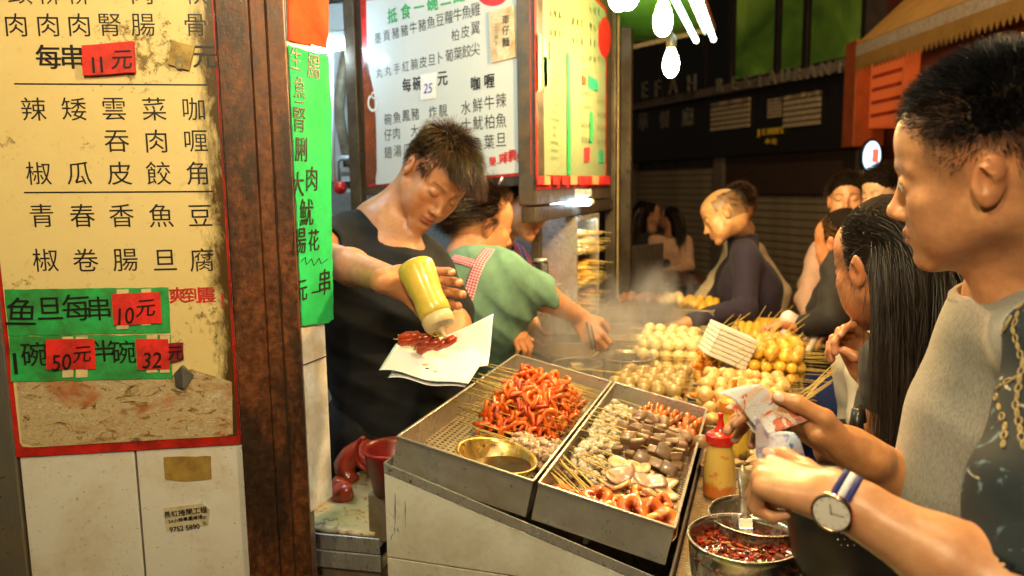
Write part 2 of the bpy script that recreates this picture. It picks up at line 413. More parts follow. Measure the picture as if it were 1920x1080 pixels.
# characters
def pxsize(px, py, pl=WP): u_, v_ = pl.at(px, py); u2, v2 = pl.at(px, py + 10); return abs(v2 - v_) / 10
ink = MB(); red_ink = MB()
def row(y, chars, size, bold=0, mb=None, h=.0056, pl=WP, slope=0, shear=0, sx=1):
    mb = mb or ink
    for ch, x in chars:
        yy = y + slope * x; u_, v_ = pl.at(x, yy); k = pxsize(x, yy, pl)
        put(mb, pl.M(u_, v_, h), ch, size * k, bold, shear, sx=sx)
S = 47
row(-12, [('頸', 40), ('柳', 95), ('柳', 150), ('肉', 268), ('軟', 368)], S)
row(48, [('肉', 33), ('肉', 93), ('肉', 151), ('腎', 209), ('腸', 270), ('骨', 368)], S)
row(108, [('每', 93), ('串', 138), ('元', 385)], S + 1, .022)
row(205, [('辣', 66), ('矮', 141), ('雲', 216), ('菜', 291), ('咖', 365)], S)
row(265, [('吞', 221), ('肉', 295), ('喱', 369)], S)
row(325, [('椒', 75), ('瓜', 151), ('皮', 226), ('餃', 299), ('角', 371)], S)
row(404, [('青', 81), ('春', 157), ('香', 230), ('魚', 304), ('豆', 377)], S)
row(487, [('椒', 88), ('卷', 163), ('腸', 237), ('旦', 311), ('腐', 380)], S)
for (xa, ya), (xb, yb) in (((30, 158), (391, 160)), ((48, 361), (401, 359))):
    p = wq([(xa, ya + 1.4), (xb, yb + 1.4), (xb, yb - 1.4), (xa, ya - 1.4)]); WP.quad(p, .0053, .0058, ink)
M_ink = simple('black_ink', (.012, .011, .01), .4, var=.1, bump=0)
under(ink.build('lettering', M_ink), mbd)
row(553, [('爽', 334), ('到', 361), ('震', 389), ('!', 418)], 32, .03, red_ink, slope=0.0)
M_redink = simple('red_ink', (.55, .02, .02), .4, bump=0)
under(red_ink.build('red_lettering', M_redink), mbd)
# grime dabs as small proud crusts round the tag
M_crust = simple('burnt_grime', (.06, .03, .008), .7)
# price tags and strips
def card(pl, pts, h0, h1, m_, name, label, cat, texts=(), ink_m=None, group=None, tilt=None, ragged=0, parts=None):
    uv = [pl.at(*p) for p in pts]
    if ragged:
        out = []
        for i, a in enumerate(uv):
            b = uv[(i + 1) % len(uv)]
            L_ = math.hypot(b[0]-a[0], b[1]-a[1]); k = max(2, int(L_ / .012))
            for j in range(k):
                f = j / k; out.append((lerp(a[0], b[0], f) + (U(-1, 1) * ragged if j else 0), lerp(a[1], b[1], f) + (U(-1, 1) * ragged if j else 0)))
        uv = out
    cu = sum(a[0] for a in uv) / len(uv); cv = sum(a[1] for a in uv) / len(uv)
    r = empty(name, pl.P(cu, cv), label, cat, group)
    under(pl.quad(uv, h0, h1, MB()).build('card', m_, bevel=.0004 if h1 - h0 > .002 else 0), r)
    if texts:
        tm = MB()
        for s_, x, y, sz, *rest in texts:
            u_, v_ = pl.at(x, y); k = pxsize(x, y, pl); bold = rest[0] if rest else .0; rot = rest[1] if len(rest) > 1 else 0; shear = rest[2] if len(rest) > 2 else 0; sx = rest[3] if len(rest) > 3 else 1
            put(tm, pl.M(u_, v_, h1 + .0004), s_, sz * k, bold, shear, rot, sx)
        under(tm.build('lettering', ink_m or M_ink), r)
    return r
M_redcard = dirty('red_card', (.78, .03, .02), (.30, .015, .01), .3, 20, .45)
M_greencard = dirty('green_card', (.03, .42, .10), (.03, .12, .02), .5, 14, .45)
M_tape = simple('masking_tape', (.62, .48, .24), .6)
card(WP, [(160, 88), (255, 80), (258, 138), (162, 144)], .006, .016, M_redcard, 'price_tag', 'thick red price tag reading 11 yuan stuck on the yellow menu board', 'price tag', [('1', 181, 112, 42, .01), ('1', 196, 111, 42, .01), ('元', 234, 115, 40, .012, .05, .2)], group='price tags on the left wall', ragged=.0005)
card(WP, [(326, 78), (368, 88), (358, 134), (318, 122)], .006, .012, dirty('brown_card', (.55, .38, .08), (.2, .11, .02), .5, 20), 'price_tag', 'small worn brown square tag with faint 6 beside the yuan character', 'price tag', [('6', 342, 106, 40, .0, -.2)], simple('faint_ink', (.16, .15, .08), .5), group='price tags on the left wall', ragged=.0006)
strip1 = card(WP, [(12, 542), (318, 538), (322, 622), (20, 628)], .006, .0072, M_greencard, 'green_price_strip', 'upper green strip for fish balls per skewer under the menu', 'price strip', [('鱼', 42, 582, 58, .004, -.05, .1), ('旦', 97, 577, 50, .004), ('每', 147, 575, 54, .004, .03), ('串', 189, 577, 48, .004)], group='green handwritten price strips', ragged=.0008)
strip2 = card(WP, [(21, 629), (322, 626), (326, 708), (25, 714)], .006, .0074, M_greencard, 'green_price_strip', 'lower green strip with bowl and half bowl prices under the menu', 'price strip', [('1', 31, 662, 58, .004, .0), ('碗', 68, 662, 48, .004), ('半', 198, 656, 44, .004), ('碗', 234, 658, 46, .004)], group='green handwritten price strips', ragged=.0008)
def tag_on(pts, label, texts, tapes):
    r = card(WP, pts, .0092, .0105, M_redcard, 'price_tag', label, 'price tag', texts, group='price tags on the left wall', ragged=.0004)
    for x, y, w_, h_ in tapes:
        under(WP.quad(wq([(x, y + h_), (x + w_, y + h_ - 1), (x + w_, y), (x, y + 1)]), .0076, .0090, MB()).build('tape', M_tape), r)
tag_on([(213, 550), (303, 546), (307, 604), (217, 608)], 'red price tag reading 10 yuan on the upper green strip', [('10', 238, 577, 44, .006, .05, .2, .8), ('元', 276, 576, 36, .008, .06, .2)], [(222, 541, 22, 75), (268, 540, 18, 69)])
tag_on([(91, 634), (181, 633), (184, 689), (92, 691)], 'red price tag reading 50 yuan in the middle of the lower green strip', [('50', 118, 664, 42, .006, .05, .2, .85), ('元', 158, 662, 34, .008, .05, .2)], [(121, 629, 20, 77), (146, 629, 22, 77)])
tag_on([(258, 633), (318, 634), (322, 689), (261, 691)], 'red price tag reading 32 at the right end of the lower green strip', [('32', 287, 660, 42, .006, 0, .2, .85)], [(278, 626, 20, 71), (303, 626, 18, 71)])
card(WP, [(319, 642), (346, 640), (347, 672), (322, 678)], .0085, .010, dirty('dark_red', (.40, .01, .02), (.1, .01, .01), .5, 20), 'price_tag', 'dark red scrap with yuan character at the end of the green strip', 'price tag', [('元', 332, 660, 30, .01)], group='price tags on the left wall', ragged=.0008)
# dull grey plastic flap below it
M_flap = simple('dark_foil', (.10, .09, .08), .35)
pf = wq([(331, 722), (330, 698), (345, 682), (366, 702), (350, 724)])
fl = MB(); fl.add([WP.P(*pf[0], .008), WP.P(*pf[1], .013), WP.P(*pf[2], .018), WP.P(*pf[3], .009), WP.P(*pf[4], .02), WP.P(*pf[0], .006), WP.P(*pf[1], .006), WP.P(*pf[2], .006), WP.P(*pf[3], .006), WP.P(*pf[4], .006)], [(0, 1, 2), (0, 2, 4), (2, 3, 4), (0, 5, 6, 1), (1, 6, 7, 2), (2, 7, 8, 3), (3, 8, 9, 4), (4, 9, 5, 0)])
tag(fl.build('foil_flap', M_flap), 'crumpled dark foil flap below the dark red price scrap', 'foil scrap')
card(WP, [(307, 857), (396, 855), (397, 897), (345, 902), (310, 898)], .0006, .0018, dirty('old_tape', (.40, .25, .06), (.2, .1, .02), .5, 25), 'tape_patch', 'brown patch of old tape on the white laminate', 'tape', ragged=.0012)
card(WP, [(307, 952), (380, 943), (394, 955), (391, 984), (312, 996)], .0006, .0014, dirty('sticker_paper', (.60, .52, .36), (.35, .25, .1), .3, 40), 'repair_sticker', 'small cream shutter repair sticker with phone number on the white laminate', 'sticker',
     [('長虹捲閘工程', 348, 956, 12.5, .01, .07), ('24小時專業維修', 348, 970, 8.5, .004, .08), ('9752 5890', 346, 985, 13.5, .03, .07, 0, .9), ('李', 384, 970, 8, 0), ('生', 384, 980, 8, 0)])
# ---- rusty steel post
t = NT('rust_paint')
n1 = t.noise(9, 10, .75, (1, 1, .4), dist=.3); n2 = t.noise(70, 8, .72); n3 = t.noise(4, 6, .6, (1, 1, .3))
c = t.ramp(n2, (.3, (.05, .018, .007)), (.48, (.12, .036, .011)), (.62, (.20, .062, .018)), (.8, (.30, .11, .03)))
c = t.mix(t.ramp(n1, (.42, 0), (.56, .85)), c, (.020, .012, .007)); c = t.mix(t.ramp(t.noise(38, 4, .6, (1, 1, .16)), (.70, 0), (.75, .9)), c, (.62, .45, .08))
t.set(base=c, rough=t.ramp(n2, (.3, .3), (.7, .6)), metal=.15, coat=.15); t.bump(n2, .6, .0015); t.bump(n1, .4, .002); M_rust = t.m
post = empty('rusty_post', WP.P(uR, vb), 'rusty brown steel post between the menu board and the counter', 'post')
e = [WP.at(x, 540)[0] for x in (437, 497, 525, 560)]
zt = 2.6 - WP.o.z
under(wbox(e[0], e[1], vb, zt, -.06, .012).build('face_plate', M_rust, bevel=.003), post)
under(wbox(e[1] + .0005, e[2], vb, zt, -.06, .006).build('inset_plate', M_rust, bevel=.002), post)
under(wbox(e[2] + .002, e[3], vb, zt, -.06, .010).build('edge_plate', M_rust, bevel=.003), post)
under(wbox(e[1] - .002, e[2] + .004, vb, zt, -.06, .0035).build('groove', M_grimeseam), post)
# ---- white return panel with the hanging green and red posters (faces the customers' side)
XP = D(560, 340, 1.40).x
SP = Plane((XP, 1.2, 1.6), (0, 1, 0), (0, 0, 1))
ya = SP.at(560, 540)[0] + 1.2 - .004; yb = SP.at(616, 760)[0] + 1.2
rp = empty('return_panel', (XP, ya, 0), 'narrow white panel behind the rusty post, under the green poster', 'wall panel')
M_whitepan = dirty('white_panel', (.72, .74, .78), (.45, .38, .28), .25, 10, .35)
zb = SP.at(600, 948)[1] + 1.6
under(MB().box(XP - .02, XP, ya, yb, zb, 2.5).build('panel', M_whitepan, bevel=.001), rp)
under(MB().box(XP - .019, XP + .0012, ya, yb + .0012, SP.at(600, 672)[1] + 1.6 - .0008, SP.at(600, 672)[1] + 1.6 + .0008).build('joint_strip', M_grimeseam), rp)
M_green2 = dirty('green_poster_paper', (.02, .50, .15), (.02, .28, .07), .3, 7, .7, bump=.1, spec=.12)
gp = [(537, 84), (612, 107), (618, 200), (618, 420), (622, 598), (612, 606), (563, 610)]
def hand(txts): return [(s_, x, y, sz, .002, rot, .12) for s_, x, y, sz, rot in txts]
card(SP, gp, .003, .0045, M_green2, 'green_poster', 'bright green poster handwritten in black hanging behind the rusty post', 'poster',
     [(s_, x, y, sz, .003, rot, .1, .9) for s_, x, y, sz, rot in [('生', 549, 110, 46, 0), ('腸', 583, 125, 50, 0), ('魚', 556, 164, 44, 0), ('一', 556, 192, 34, 0), ('腎', 557, 225, 52, 0), ('脷', 560, 280, 50, 0), ('肉', 580, 335, 50, 0), ('大', 553, 345, 50, 0), ('魷', 570, 398, 54, 0), ('腸', 556, 452, 54, 0), ('花', 584, 450, 44, 0), ('元', 560, 545, 46, 0), ('一', 587, 547, 30, 0), ('串', 604, 528, 52, 0)]], group=None, ragged=.0015)
zz = MB(); pts = [(560, 490), (568, 482), (570, 496), (580, 485), (584, 498), (594, 484), (598, 494), (611, 485)]
zz.tube([SP.P(*SP.at(*p), .0052) for p in pts], .0007, 4); tag(zz.build('wavy_pen_stroke', M_ink), 'wavy pen stroke under the last characters of the green poster', 'pen stroke')
M_red2 = dirty('red_poster_foil', (.80, .07, .015), (.55, .03, .01), .4, 9, .7, bump=.4, spec=.08)
card(SP, [(534, -60), (612, -60), (611, 60), (608, 92), (575, 84), (537, 76)], .0035, .006, M_red2, 'red_poster', 'crumpled glossy red poster above the green one', 'poster', ragged=.001)
# ================================================================== STEEL COUNTER
M_ss = steel('stainless', (.60, .58, .54), .27, .45)
M_ss2 = steel('stainless_clean', (.66, .64, .60), .24, .22)
M_ssd = steel('stainless_greasy', (.55, .48, .36), .3, .9, gcol=(.20, .10, .025))
M_panelw = dirty('pale_steel_panel', (.80, .78, .70), (.50, .42, .30), .25, 5, .32, metal=.1, bump=.1)
Y0 = 1.185
def yz(px, py): p = atY(px, py, Y0); return p.x, p.z
cl = yz(720, 866); cr_ = yz(1252, 1090)
slope = (cr_[1] - cl[1]) / (cr_[0] - cl[0])
xr = -.132; zr = cl[1] + slope * (xr - cl[0])
ctr = empty('steel_counter', (cl[0], Y0, 0), 'pale steel end cabinet of the stall carrying the two sloping trays', 'counter')
mb = MB()
def wedge(x0, x1, drop0, drop1, ya_, yb_, zlow=None):
    a = cl[1] + slope * (x0 - cl[0]); b = cl[1] + slope * (x1 - cl[0])
    zl0 = a - drop1 if zlow is None else zlow; zl1 = b - drop1 if zlow is None else zlow
    MBx.add([(x0, ya_, a - drop0), (x1, ya_, b - drop0), (x1, ya_, zl1), (x0, ya_, zl0), (x0, yb_, a - drop0), (x1, yb_, b - drop0), (x1, yb_, zl1), (x0, yb_, zl0)],
            [(0, 3, 2, 1), (4, 5, 6, 7), (0, 1, 5, 4), (1, 2, 6, 5), (2, 3, 7, 6), (3, 0, 4, 7)])
MBx = MB(); wedge(cl[0], xr, .0, .019, Y0 - .003, Y0); under(MBx.build('folded_lip', M_ss2, bevel=.0012), ctr)
MBx = MB(); wedge(cl[0], xr, .0, .0, Y0 + .0005, Y0 + .006, 0.0)
zl = yz(740, 1046); 
MBx = MB(); wedge(cl[0], xr, .021, 0, Y0 - .0015, Y0 + .004, zl[1] + .0012); under(MBx.build('end_panel', M_panelw, bevel=.001), ctr)
MBx = MB(); MBx.box(cl[0], xr, Y0 - .0015, Y0 + .004, 0.05, zl[1] - .0012); under(MBx.build('lower_panel', M_panelw, bevel=.001), ctr)
MBx = MB(); wedge(cl[0] + .004, xr - .004, .06, 0, Y0 + .005, Y0 + .02, .04); under(MBx.build('carcass', M_grimeseam), ctr)
MBx = MB(); MBx.add([(cl[0], Y0, cl[1]), (cl[0], 1.93, cl[1]), (cl[0], 1.93, .05), (cl[0], Y0, .05), (cl[0]+.004, Y0, cl[1]), (cl[0]+.004, 1.93, cl[1]), (cl[0]+.004, 1.93, .05), (cl[0]+.004, Y0, .05)], [(0, 1, 2, 3), (7, 6, 5, 4), (0, 4, 5, 1), (1, 5, 6, 2), (2, 6, 7, 3), (3, 7, 4, 0)])
under(MBx.build('side_panel', M_ss2), ctr)
MBx = MB(); MBx.box(xr - .004, xr, Y0, 1.93, .05, zr); under(MBx.build('side_panel', M_ss, bevel=.001), ctr)
# runs of dried drips on the end panel
dr = MB()
for x, y0_, y1_, w_ in ((741, 925, 985, 1.6), (740, 985, 1000, .8), (736, 1000, 1012, 1.0), (760, 938, 975, 1.1), (760, 975, 990, .5)):
    a = atY(x, y0_, Y0 - .0022); b = atY(x - (3 if y0_ > 999 else 0), y1_, Y0 - .0022); k = w_ / 1450 * 1.35
    dr.tube([a, a.lerp(b, .5), b], [k * .3, k, k * .3], 6)
under(dr.build('dried_drips', simple('drip', (.22, .2, .17), .4)), ctr)
# deck beside the trays
M_deck = steel('deck_greasy', (.55, .47, .33), .22, .75, (3, 30, 3), gcol=(.30, .17, .03))
deck = empty('steel_worktop', (0, 1.5, .95), 'greasy steel worktop strip in front of the customers, with bottles and bowls', 'worktop')
xe = atZ(1497, 1060, .95).x
under(MB().box(xr + .003, xe, .85, 3.7, .935, .95).build('top', M_deck, bevel=.0015), deck)
under(MB().box(xe, xe + .014, .85, 3.7, .86, .957).build('raised_edge', M_ss2, bevel=.003), deck)
under(MB().box(xr + .01, xe - .005, .9, 3.65, .05, .934).build('base_cabinet', M_ssd, bevel=.002), deck)
# back range: hot plate table behind the trays
tbl = empty('steel_range', (-.5, 2.7, 0), 'long steamy steel range behind the trays carrying pans and pots', 'range')
under(MB().box(-1.0, xr - .004, 1.935, 3.72, .90, .925).build('top', M_ssd, bevel=.002), tbl)
under(MB().box(-.98, xr - .01, 1.95, 3.70, .05, .899).build('base_cabinet', M_ss, bevel=.002), tbl)
# ---- sloping trays
TH = math.atan(-slope)
TO = atY(745, 820, 1.20)
tz = atY(1002, 905, 1.20); TS = math.atan2(TO.z - tz.z, tz.x - TO.x)
TM = Matrix.Translation(TO) @ Matrix.Rotation(TS, 4, 'Y')
def perf_floor(x0, x1, y0, y1, z, nx, ny, M, a=.30, b=.24):
    mb = MB(); cw = (x1-x0)/nx; ch = (y1-y0)/ny; V = []; F = []
    for i in range(nx):
        for j in range(ny):
            cx = x0 + (i+.5)*cw; cyy = y0 + (j+.5)*ch; n = len(V)
            sq = [(-.5, -.5), (0, -.5), (.5, -.5), (.5, 0), (.5, .5), (0, .5), (-.5, .5), (-.5, 0)]
            for s in sq: V.append((cx + s[0]*cw, cyy + s[1]*ch, z))
            for s in sq:
                k = math.hypot(*s); V.append((cx + s[0]/k*a*cw, cyy + s[1]/k*b*ch, z))
            for s in sq:
                k = math.hypot(*s); V.append((cx + s[0]/k*a*cw, cyy + s[1]/k*b*ch, z - .0015))
            for k in range(8):
                l = (k+1) % 8; F.append((n+k, n+l, n+8+l, n+8+k)); F.append((n+8+k, n+8+l, n+16+l, n+16+k))
    mb.add([M @ Vector(v) for v in V], F); return mb
def tray(x0, x1, y0, y1, h, root, M, th=.0016, perf=True, mat_=None, flare=0.0, rim=.005):
    mat_ = mat_ or M_ss
    for nm, ax, (a0_, a1_) in (('front_wall', 'f', (x0, x1)), ('back_wall', 'b', (x0, x1))):
        mb = MB(); y = y0 if ax == 'f' else y1; s = 1 if ax == 'f' else -1
        mb.box(a0_, a1_, min(y, y + s*th), max(y, y + s*th), -h, 0, M)
        mb.box(a0_ - rim*.2, a1_ + rim*.2, min(y - s*rim*.5, y + s*rim*.5), max(y - s*rim*.5, y + s*rim*.5), -.0005, .0035, M)
        under(mb.build(nm, mat_, bevel=.0007), root)
    for nm, x, s in (('side_wall', x0, 1), ('side_wall', x1, -1)):
        mb = MB(); mb.box(min(x, x + s*th), max(x, x + s*th), y0 + th, y1 - th, -h, 0, M)
        mb.box(min(x - s*rim*.5, x + s*rim*.5), max(x - s*rim*.5, x + s*rim*.5), y0 + rim*.5, y1 - rim*.5, -.0004, .0033, M)
        under(mb.build(nm, mat_, bevel=.0007), root)
    if perf: under(perf_floor(x0 + th, x1 - th, y0 + th, y1 - th, -h + .012, int((x1-x0)/.0115), int((y1-y0)/.0125), M).build('perforated_floor', M_ssd), root)
    under(MB().box(x0 + th, x1 - th, y0 + th, y1 - th, -h, -h + .0015, M).build('drip_pan', M_grimeseam if perf else mat_), root)
T1 = (0.0, .258); T2 = (.268, .500); TY0, TY1 = 0.0, .69; TH_ = .066
t1 = empty('food_tray', TM @ Vector((0, 0, -.05)), 'sloping perforated steel tray heaped with red-orange skewers', 'tray', 'sloping perforated trays')
tray(T1[0], T1[1], TY0, TY1, TH_, t1, TM)
t2 = empty('food_tray', TM @ Vector((.27, 0, -.05)), 'sloping perforated steel tray with grey slices, squid and pale jelly', 'tray', 'sloping perforated trays')
tray(T2[0], T2[1], TY0, TY1, TH_, t2, TM)
hm = MB(); p = atY(1098, 1015, 1.1985); hm.tube([p, p + Vector((0, .001, 0))], .0052, 14); under(hm.build('drain_hole', M_grimeseam), t2)
# ---- left prep shelf with the stained board
zs = .86
a = atZ(585, 1008, zs); b = atZ(718, 1020, zs); b2 = atZ(722, 905, zs); a2 = atZ(585, 955, zs)
psh = empty('prep_shelf', a, 'low steel prep shelf between the rusty post and the steel cabinet', 'shelf')
fx = frame(a, (b - a), z=(0, 0, 1)); Lx = (b - a).length; bk = .75
under(MB().box(-.06, Lx - .004, 0, bk, -.006, 0, fx).build('shelf_plate', M_ss), psh)
under(MB().box(-.06, Lx - .006, -.004, .0, -.022, .012, fx).build('upper_lip', M_ss2, bevel=.002), psh)
under(MB().box(-.06, Lx - .004, -.006, .0, -.062, -.024, fx).build('lower_lip', M_ss2, bevel=.002), psh)
under(MB().box(-.055, Lx - .01, .004, bk, -.86, -.064, fx).build('cabinet', M_ssd), psh)
t = NT('bloody_board')
n1 = t.noise(14, 8, .7, dist=1); n2 = t.noise(30, 7, .7, dist=1.5)
c = t.ramp(n1, (.32, (.62, .34, .08)), (.48, (.68, .55, .28)), (.6, (.64, .50, .30)), (.75, (.72, .62, .46)))
c = t.mix(t.ramp(n2, (.54, 0), (.63, .9)), c, t.ramp(n1, (.3, (.22, .05, .03)), (.7, (.36, .1, .06))))
t.set(base=c, rough=.45); t.bump(n1, .6, .004); M_board = t.m
mb = MB(); nX, nY = 14, 30; V = []; F = []
for j in range(nY + 1):
    for i in range(nX + 1):
        x = -.05 + (Lx + .03) * i / nX; y = .004 + .60 * j / nY
        V.append(fx @ Vector((x, y, .010 + .006 * math.sin(x * 40 + 1) * math.sin(y * 23) + U(-.001, .001))))
for j in range(nY):
    for i in range(nX): n = j * (nX+1) + i; F.append((n, n+1, n+nX+2, n+nX+1))
o = mb.add(V, F).build('stained_cloth_board', M_board, None, True)
s = o.modifiers.new('s', 'SOLIDIFY'); s.thickness = -.009
tag(o, 'yellowed chopping board with dark red stains on the prep shelf', 'chopping board')
# ================================================================== INTERIOR BEHIND THE MENU BOARD
M_intw = dirty('interior_wall', (.62, .68, .74), (.35, .33, .28), .2, 4, .5)
iw = tag(MB().box(-3.2, -1.02, 3.9, 3.98, 0, 2.7).build('back_wall', M_intw), kind='structure')
tag(MB().box(-3.2, -3.12, -.2, 3.9, 0, 2.7).build('left_wall', M_intw), kind='structure')
tag(MB().box(-3.2, -.75, -.2, 3.98, 2.55, 2.62).build('ceiling', M_intw), kind='structure')
def pipe(pts, r, label, m_, n=10, nm='pipe', cat='pipe', grp='pipes in the stall interior'):
    o = MB().tube(pts, r, n).build(nm, m_, None, True); return tag(o, label, cat, grp)
M_pipew = simple('white_pvc', (.62, .66, .68), .4, var=.1); M_pipeb = dirty('old_pipe', (.40, .34, .22), (.15, .1, .05), .5, 12)
pipe([D(650, 95, 3.2), D(640, 150, 3.2), D(634, 210, 3.22), D(650, 290, 3.25), D(668, 320, 3.3)], .022, 'tan hose curving down the wall left of the menu board', M_pipeb)
pipe([D(664, 85, 3.25), D(660, 200, 3.25), D(670, 330, 3.25)], .016, 'brown vertical pipe close to the menu board frame', M_pipeb)
pipe([D(634, 345, 3.1), D(632, 305, 3.1), D(640, 296, 3.1), D(672, 296, 3.1)], .010, 'pale bent pipe above the red float', M_pipew)
pipe([D(619, 60, 3.0), D(621, 230, 3.0), D(624, 340, 3.0)], .012, 'slim pale pipe running beside the green poster', M_pipew)
fb = MB().ball((0, 0, 0), .026, 20, 14).build('red_float', simple('red_plastic', (.6, .02, .02), .3, bump=0), None, True); fb.location = D(638, 352, 3.0)
tag(fb, 'red ball hanging on the interior wall left of the vendor', 'float')
wpn = MB().box(-.10, .09, -.02, .02, -.34, .34).build('wall_box', M_whitepl, bevel=.006); wpn.location = D(619, 165, 3.3); tag(wpn, 'white wall box between the green poster and the pipes', 'wall box')
sk = empty('wall_socket', D(655, 320, 3.3), 'white power sockets on the wall beside the menu board', 'socket')
for k, (dx, dz) in enumerate(((0, .03), (0, -.06))):
    o = MB().cbox((dx, 0, dz), (.075, .02, .07)).build('socket_plate', M_whitepl, sk, bevel=.004)
    MB().cbox((dx, -.011, dz), (.045, .006, .03)).build('plug', M_blackp, sk, bevel=.003)
tube_lamp(D(560, 92, 2.7), D(676, 78, 3.0), 'cool white fluorescent tube on the ceiling behind the green poster', M_tubeC, .022, group='fluorescent tubes')
tube_lamp((-1.75, .9, 2.5), (-.95, 1.3, 2.5), 'cool fluorescent tube over the vendors inside the stall', M_tubeC, group='fluorescent tubes')
tube_lamp((-1.7, 1.75, 2.5), (-.95, 1.35, 2.5), 'cool fluorescent tube facing the white menu board', M_tubeC, .02, group='fluorescent tubes')
# ================================================================== WHITE MENU BOARD AND SIDE MENU BOARD
A = D(676, 340, 2.9); B = D(999, 340, 2.42); A.z = B.z = 0
WB = Plane(A, B - A, (0, 0, 1)); wbl = (B - A).length
M_frame = dirty('dark_frame', (.06, .055, .05), (.12, .08, .04), .4, 14, .4, metal=.4)
t = NT('lightbox_white'); t.set(base=t.ramp(t.noise(3, 4), (.3, (.50, .57, .60)), (.7, (.58, .63, .64))), rough=.12, coat=.5); M_wboard = t.m
def zof(pl, px, py): return pl.at(px, py)[1]
zbot = (zof(WB, 695, 351) + zof(WB, 985, 330)) / 2; ztopb = 2.42
wbd = empty('white_menu_board', (A.x, A.y, 0), 'large white menu board with black characters and red border behind the young vendor', 'menu board')
ul = WB.at(684, 200)[0]; ur = WB.at(996, 200)[0]; zbl = zof(WB, 695, 351); zbr = zof(WB, 985, 328)
under(WB.quad([(ul - .03, zbl - .03), (ur + .015, zbr - .03), (ur + .015, ztopb), (ul - .03, ztopb)], -.05, -.001, MB()).build('frame', M_frame, bevel=.004), wbd)
under(WB.quad([(ul, zbl), (ur, zbr), (ur, ztopb - .02), (ul, ztopb - .02)], 0, .002, MB()).build('red_border', M_red), wbd)
def wbq(px_pts): return [WB.at(*p) for p in px_pts]
i1 = WB.at(704, 343); i2 = WB.at(986, 321)
ft = [(i1[0], i1[1]), (i2[0], i2[1]), (WB.at(988, 100)[0], ztopb - .03), (WB.at(693, 10)[0], ztopb - .03), WB.at(690, 150), WB.at(700, 200)]
ft = [WB.at(706, 346), WB.at(986, 323), WB.at(986, -45), WB.at(688, 2), WB.at(690, 120), WB.at(703, 175), WB.at(706, 260)]
under(WB.quad(ft, .0025, .0035, MB()).build('white_face', M_wboard), wbd)
# drink bottle print down the left edge
bp = [(688, 345), (705, 343), (708, 320), (707, 260), (706, 220), (700, 175), (693, 130), (690, 100), (686, 100), (684, 130), (685, 200)]
under(WB.quad(wbq(bp), .0037, .0042, MB()).build('bottle_print', dirty('cola_print', (.03, .012, .008), (.30, .06, .01), .5, 6, .2, spots=False)), wbd)
lt = MB()
for s_, x, y, sz, r_ in (('C', 692, 192, 40, 1.2), ('o', 695, 176, 26, 1.2)):
    u_, v_ = WB.at(x, y); put(lt, WB.M(u_, v_, .0044), s_, sz * pxsize(x, y, WB), .01, .2, r_)
under(lt.build('white_script', M_whitepl), wbd)
gi = MB(); bi = MB(); ri = MB()
def brow(y0_, y1_, x0_, x1_, chars, size, bold=0, mb=bi):
    n = len(chars)
    for i, ch in enumerate(chars):
        if ch == ' ': continue
        f = i / max(1, n - 1); x = lerp(x0_, x1_, f); y = lerp(y0_, y1_, f); u_, v_ = WB.at(x, y); put(mb, WB.M(u_, v_, .0042), ch, lerp(size[0], size[1], f) * pxsize(x, y, WB), bold, 0, math.atan2(0, 1), .92)
brow(30, -10, 737, 862, '抵食一碗二餸', (30, 34), .03, gi)
brow(72, 18, 710, 893, '墨貢豬豬牛豬魚豆蘿牛魚雞', (22, 28))
brow(66, 53, 855, 893, '柏皮翼', (24, 27))
brow(137, 92, 713, 893, '丸丸手紅腩皮旦卜葡葉餃尖', (20, 27))
brow(160, 157, 764, 784, '每碗', (27, 28), .03); brow(148, 148, 831, 831, '元', (30, 30), .03)
brow(157, 153, 893, 919, '咖喱', (28, 30), .03)
brow(224, 214, 729, 780, '碗魚鳳豬', (23, 25)); brow(210, 207, 813, 832, '炸靚', (24, 25))
brow(202, 188, 875, 941, '水鮮牛辣', (28, 30))
brow(253, 250, 729, 745, '仔肉', (24, 24)); brow(245, 245, 779, 779, '大', (25, 25))
brow(233, 226, 876, 941, '士魷柏魚', (28, 30))
brow(286, 280, 729, 765, '翅湯瓜', (24, 24)); brow(270, 262, 896, 941, '魚葉旦', (28, 30))
brow(303, 289, 925, 972, '樂·爽到震!', (20, 24), .03, ri)
under(gi.build('green_lettering', simple('green_ink', (.02, .35, .10), .4, bump=0)), wbd); under(bi.build('lettering', M_ink), wbd); under(ri.build('red_lettering', M_redink), wbd)
lg = [(WB.at(925 + 28 * math.cos(a_), -9 + 21 * math.sin(a_))) for a_ in [2*PI*k/24 for k in range(24)]]
under(WB.quad(lg[::-1], .0036, .0042, MB()).build('red_disc_logo', M_redink), wbd)
card(WB, [(791, 140), (820, 136), (819, 184), (791, 188)], .005, .007, M_whitepl, 'price_card', 'white handwritten 25 card on the white menu board', 'price card', [('25', 805, 158, 26, .004, 0, .2, .9)], simple('blue_ink', (.08, .09, .5), .4))
card(WB, [(920, 24), (966, 11), (970, 108), (925, 119)], .006, .012, dirty('old_paper', (.66, .58, .42), (.35, .22, .08), .5, 16), 'noodle_notice', 'aged cream notice about cart noodles taped on the white menu board', 'notice', [('車', 953, 38, 19, .01), ('仔', 953, 58, 19, .01), ('麵', 953, 80, 19, .01)] + [(c_, 935, 38 + 11 * i, 9, .0) for i, c_ in enumerate('一二三四五上下')])
